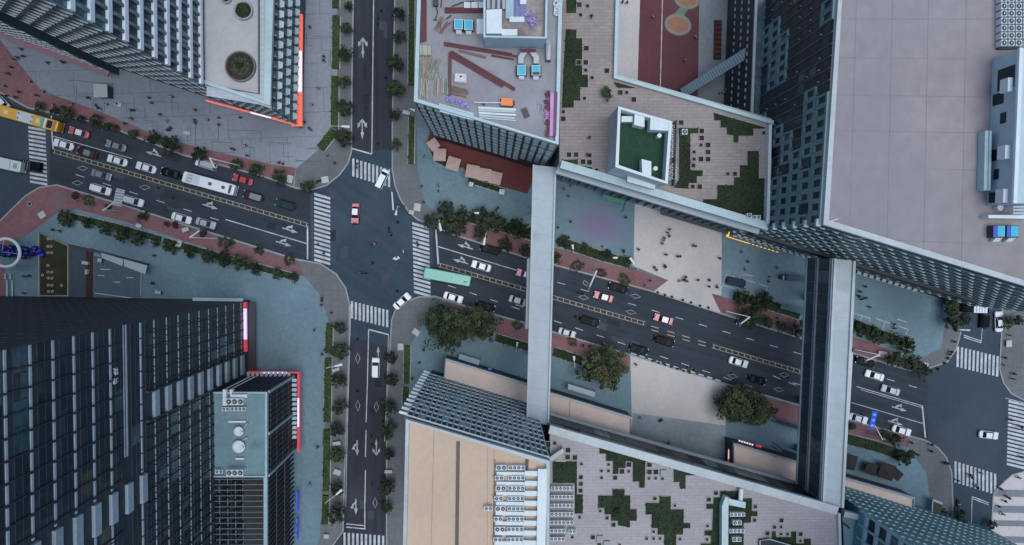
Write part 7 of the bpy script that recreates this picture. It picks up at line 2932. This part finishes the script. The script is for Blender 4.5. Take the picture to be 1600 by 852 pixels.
def ventilator(px, py, label, m2=cyan_m, dk=False):
    o = P(px, py, MZ + 1.5)
    t = thing('roof_ventilator', label, 'ventilator', (o.x, o.y, MZ), group='cyan topped ventilators', at=(px, py))
    b = MB()
    b.box(o.x, o.y, MZ + .3, 1.35, 1.75, 1.1)
    part(b, 'casing', steel_dark, t)
    b = MB()
    b.strip([(o.x - .68, o.y - .82), (o.x + .68, o.y - .82), (o.x + .68, o.y + .82), (o.x - .68, o.y + .82)], .12, MZ + 1.4, MZ + 1.52, closed=True)
    part(b, 'rim', ac_white, t)
    b = MB()
    b.box(o.x, o.y + (.25 if dk else 0), MZ + 1.40, 1.25, 1.05 if dk else 1.55, .07)
    part(b, 'top', m2, t)
    b = MB()
    b.hexa([(o.x - .5, o.y - 1.45, MZ + .3), (o.x + .5, o.y - 1.45, MZ + .3), (o.x + .5, o.y - .92, MZ + .3), (o.x - .5, o.y - .92, MZ + .3)], [(o.x - .4, o.y - 1.35, MZ + .7), (o.x + .4, o.y - 1.35, MZ + .7), (o.x + .5, o.y - .92, MZ + 1.2), (o.x - .5, o.y - .92, MZ + 1.2)])
    part(b, 'outlet', ac_white, t)
    b = MB()
    for s in (-1, 1):
        for k in range(4):
            b.torus((o.x + s * .78, o.y - .75 + k * .5, MZ + .5), .18, .05, 10, 4)
    part(b, 'cable_coil', steel_dark, t)
    b = MB()
    for s in (-1, 1):
        b.box(o.x + s * .6, o.y - .6, MZ + .02, .12, .12, .3)
        b.box(o.x + s * .6, o.y + .6, MZ + .02, .12, .12, .3)
    part(b, 'leg', steel_dark, t)


ventilator(716.5, 38, 'cyan topped ventilator beside the white box, left of the two')
ventilator(732, 39, 'cyan topped ventilator beside the white box, right of the two')
ventilator(815, 109.5, 'cyan topped ventilator below the penthouse, left of the two')
ventilator(837.5, 110, 'cyan topped ventilator below the penthouse, with a torn dark top', dk=True)
for pts, lab in (([(819, 76), (819, 82), (814, 90), (814, 100)], 'left'), ([(832, 76), (832, 82), (838, 90), (838, 100)], 'right')):
    t = thing('air_duct', 'grey bent duct from the penthouse to the %s cyan ventilator' % ('torn' if lab == 'right' else 'whole'), 'duct', P(*pts[0], MZ), at=pts[0])
    b = MB()
    b.strip(PP(pts, MZ + 1), .95, MZ + .5, MZ + 1.3)
    part(b, 'duct', mat('zinc', (.42, .43, .44), .5, .1), t)
    b = MB()
    b.strip(PP(pts[:2], MZ + 1.4), 1.1, MZ + 1.3, MZ + 1.42)
    part(b, 'collar', beam_red, t)
t = thing('air_duct', 'grey pipe duct hanging on the right side of the penthouse', 'duct', P(857, 80, MZ))
b = MB()
b.tube([P(853, 62, MZ + 2.2), P(857, 68, MZ + 1.6), P(857, 82, MZ + 1.0), P(856.5, 94, MZ + .8)], [.45, .5, .5, .42], 10)
part(b, 'duct', mat('zinc', (.42, .43, .44)), t)
b = MB()
b.box(*P(856.5, 95, MZ).to_2d(), MZ + .05, .9, .6, .6)
part(b, 'foot', steel_dark, t)
b = MB()
o = P(751, 43, MZ + 1)
b.box(o.x, o.y, MZ + .05, 1.35, 2.5, 1.6)
solo(b, 'storage_box', white_wall, 'white box standing left of the penthouse on the building site', 'box')
t = thing('site_crane', 'orange lifting machine with long white boom on the building site roof', 'crane', P(792, 160, MZ))
o = P(792, 160, MZ + 1)
b = MB()
b.box(o.x, o.y, MZ + .5, 2.0, 1.25, 1.0, R(-3))
part(b, 'housing', mat('site_orange', (.85, .22, .05), .5, .05), t)
b = MB()
b.tube([P(783, 160.5, MZ + 1.2), P(741, 160, MZ + 1.0)], .11, 6)
part(b, 'boom', white_wall, t)
b = MB()
b.box(*P(756, 161, MZ + 1).to_2d(), MZ + .1, .3, .5, .9)
b.box(o.x + 1.15, o.y - .1, MZ + .1, .4, .6, .9)
part(b, 'counterweight', steel_dark, t)
b = MB()
for s in (-1, 1):
    b.box(o.x, o.y + s * .5, MZ + .05, 2.2, .3, .45, R(-3))
part(b, 'track', rubber, t)
for k in range(4):
    b = MB()
    dy = k * 3.2
    b.strip(PP([(686 + k * .3, 163 + dy), (740, 178.5 + dy * .85)], MZ + .6), .36, MZ + .08, MZ + .65 - k * .1)
    solo(b, 'panel', pale_teal, 'long pale panel in the stack leaning along the roof parapet', 'facade panel', 'spare facade panels', (686, 163 + dy), 'from the top')
for k, (y0, y1) in enumerate(((168.5, 171.5), (172.5, 175), (176.5, 180), (180.5, 185), (184, 188.5))):
    b = MB()
    b.strip(PP([(747 + k * .4, y0), (806 - (k % 2) * 1.5, y1)], MZ + .4), .36 if k < 4 else .15, MZ + .08, MZ + .5)
    solo(b, 'panel', pale_teal if k % 2 else white_wall, 'long pale panel in the fanned stack below the orange machine', 'facade panel', 'spare facade panels', (747, y0), 'from the top')
t = thing('netting', 'crumpled violet netting behind the stacked panels', 'netting', P(714, 160, MZ))
viol = mat('violet_net', (.36, .30, .62), .7, .2, .8, 5.0)
rr = random.Random(6)
b = MB()
for k in range(90):
    f = rr.random()
    o = P(698 + 34 * f, 154 + 12 * f + rr.uniform(-3, 3), MZ + .3)
    leaf_quad(b, (o.x, o.y, MZ + .15 + rr.uniform(0, .5)), rr.uniform(.15, .4), rr, 0, .8)
part(b, 'net', viol, t)
b = MB()
o = P(821, 177, MZ)
b.box(o.x, o.y, MZ + .05, 1.0, 1.7, .3, R(22))
solo(b, 'mat_stack', steel_dark, 'dark mat lying right of the fanned panels', 'mat')
t = thing('formwork', 'dark red and pink steel formwork along the right parapet', 'formwork', P(860, 180, MZ))
pinkm = mat('pink_sheet', (.55, .26, .46), .6, .2, .5, 3.0)
b = MB()
b.strip(PP([(868, 146), (866, 214)], MZ), .5, MZ + .05, MZ + 1.2)
part(b, 'side_panel', mat('plum_steel', (.16, .05, .12), .6), t)
b = MB()
b.strip(PP([(862.5, 146), (861, 214)], MZ), .65, MZ + .05, MZ + .9)
part(b, 'deck', pinkm, t)
rr = random.Random(14)
for y0, y1 in ((144, 172), (188, 214)):
    b = MB()
    for k in range(15):
        yy = rr.uniform(y0, y1)
        o = P(855.5 + rr.uniform(-3, 2.5), yy, MZ)
        b.box(o.x, o.y, MZ + .1 + rr.uniform(0, .5), rr.uniform(.3, .9), rr.uniform(.15, .5), .25, rr.uniform(-.7, .7))
    part(b, 'clamp', beam_red, t)
b = MB()
for k in range(30):
    o = P(854 + rr.uniform(-3.5, 4), 180 + rr.uniform(-9, 9), MZ)
    leaf_quad(b, (o.x, o.y, MZ + .2 + rr.uniform(0, .4)), rr.uniform(.2, .5), rr, 0, .7)
part(b, 'sheeting', pinkm, t)
b = MB()
for k in range(26):
    o = P(845 + rr.uniform(-4, 4), 172 + rr.uniform(-10, 8), MZ)
    leaf_quad(b, (o.x, o.y, MZ + .1 + rr.uniform(0, .3)), rr.uniform(.12, .3), rr, 0, .8)
solo(b, 'plastic_heap', mat('mauve_plastic', (.45, .36, .52), .5, .2), 'crumpled mauve plastic left of the pink formwork', 'plastic sheet')
t = thing('roof_machine', 'grey coiled machine in the top right corner of the building site', 'machine', P(873, 12, MZ))
b = MB()
for k in range(10):
    o = P(871 + rr.uniform(-3, 4), 4 + k * 2, MZ)
    b.torus((o.x, o.y, MZ + .6 + rr.uniform(-.2, .3)), .45, .12, 12, 5)
part(b, 'coil', ac_white, t)
b = MB()
b.box(*P(873, 12, MZ).to_2d(), MZ + .05, 1.0, 2.2, .5)
part(b, 'base', steel_dark, t)
# penthouse
PZ_ = MZ + 7
pt = thing('penthouse', 'roof penthouse with pale blue front and open cluttered top', 'building', P(806, 20, MZ))
pq = PP([(757, -60), (855, -60), (853, 59), (757, 57)], PZ_)
b = MB()
b.prism(pq, MZ + .03, PZ_ - 1.6)
part(b, 'wall', pale_blue, pt)
b = MB()
b.strip(pq, .45, PZ_ - 1.9, PZ_, closed=True)
part(b, 'parapet', pale_blue, pt)
b = MB()
b.sheet(PP([(758, -60), (854, -60), (852, 58), (758, 56)], PZ_ - 1.6), PZ_ - 1.55)
part(b, 'roof', mat('dirty_roof', (.30, .25, .22), .9, .3, .4, 2.0, stain=((.12, .09, .08), .3, .5, .75)), pt)
for q, h, m in (([(760, 18), (784, 17), (784, 55), (760, 55)], .9, white_wall), ([(784, 47), (808, 47), (808, 57), (784, 57)], .5, white_wall), ([(796, 28), (819, 28), (819, 36), (796, 36)], .6, white_wall), ([(812, -20), (822, -20), (822, 9), (812, 9)], .8, white_wall), ([(790, -20), (802, -20), (802, 30), (790, 30)], .4, teal_metal)):
    b = MB()
    b.prism(PP(q, PZ_ - 1), PZ_ - 1.54, PZ_ - 1.0 + h)
    part(b, 'roof_box', m, pt)
b = MB()
for k in range(4):
    b.prism(PP([(761 + k * 8, -20), (765 + k * 8, -20), (765 + k * 8, 15), (761 + k * 8, 15)], PZ_ - 1), PZ_ - 1.5, PZ_ - .6)
part(b, 'beam', steel, pt)
b = MB()
for k in range(9):
    b.prism(PP([(802 + k * 2, -20), (803 + k * 2, -20), (803 + k * 2, 28), (802 + k * 2, 28)], PZ_ - 1), PZ_ - 1.5, PZ_ - 1.0)
part(b, 'roof_slat', mat('violet_steel', (.30, .34, .60), .6), pt)
b = MB()
for k in range(60):
    o = P(827 + rr.gauss(0, 6), 27 + rr.gauss(0, 7), PZ_ - 1)
    leaf_quad(b, (o.x, o.y, PZ_ - 1.4 + rr.uniform(0, .5)), rr.uniform(.15, .4), rr, 0, .8)
part(b, 'netting', viol, pt)
t = thing('planter_box', 'rack of four pale square boxes above the level red beams', 'rack', P(737, 8, MZ))
for k in range(4):
    o = P(730 + k * 11.5, 8, MZ + .6)
    b = MB()
    b.box(o.x, o.y, MZ + .05, 1.1, 1.0, .6)
    part(b, 'box', ac_white, t)
t = thing('scrap_frame', 'bent dark scrap frame at the top of the building site roof', 'scrap', P(682, 15, MZ))
b = MB()
for p in ([(680, 2), (684, 20), (680, 31)], [(690, 0), (689, 12)], [(706, 10), (722, 4), (740, 2)], [(677, 31), (683, 31)], [(697, 30), (705, 24)]):
    b.tube([P(*v, MZ + .4) for v in p], .09, 5)
b.box(*P(681, 6, MZ).to_2d(), MZ + .05, .9, 1.1, .7)
part(b, 'bar', steel_dark, t)
b = MB()
for k in range(24):
    o = P(696 + rr.uniform(-12, 12), 47 + rr.uniform(-4, 4), MZ)
    leaf_quad(b, (o.x, o.y, MZ + .15), rr.uniform(.1, .25), rr, 0, .5)
solo(b, 'debris_heap', mat('rose_rag', (.42, .26, .30), .8, .2), 'small heap of rose rags left of the cyan ventilators', 'debris')

# ---------------------------------------------------------------- last: prototypes to their places, labels told apart
settle()
ORD = 'first second third fourth fifth sixth seventh eighth ninth tenth eleventh twelfth thirteenth fourteenth fifteenth sixteenth'.split()
by = {}
for it in LABELS:
    by.setdefault(it[1], []).append(it)
for lab, its in by.items():
    if len(its) == 1:
        its[0][0]['label'] = lab
        continue
    ax = 1 if its[0][3] == 'from the top' else 0
    its = sorted(its, key=lambda t_: (t_[2] or (0, 0))[ax])
    for k, it in enumerate(its):
        it[0]['label'] = '%s, %s %s' % (lab, ORD[min(k, 15)], it[3].replace('the ', ''))
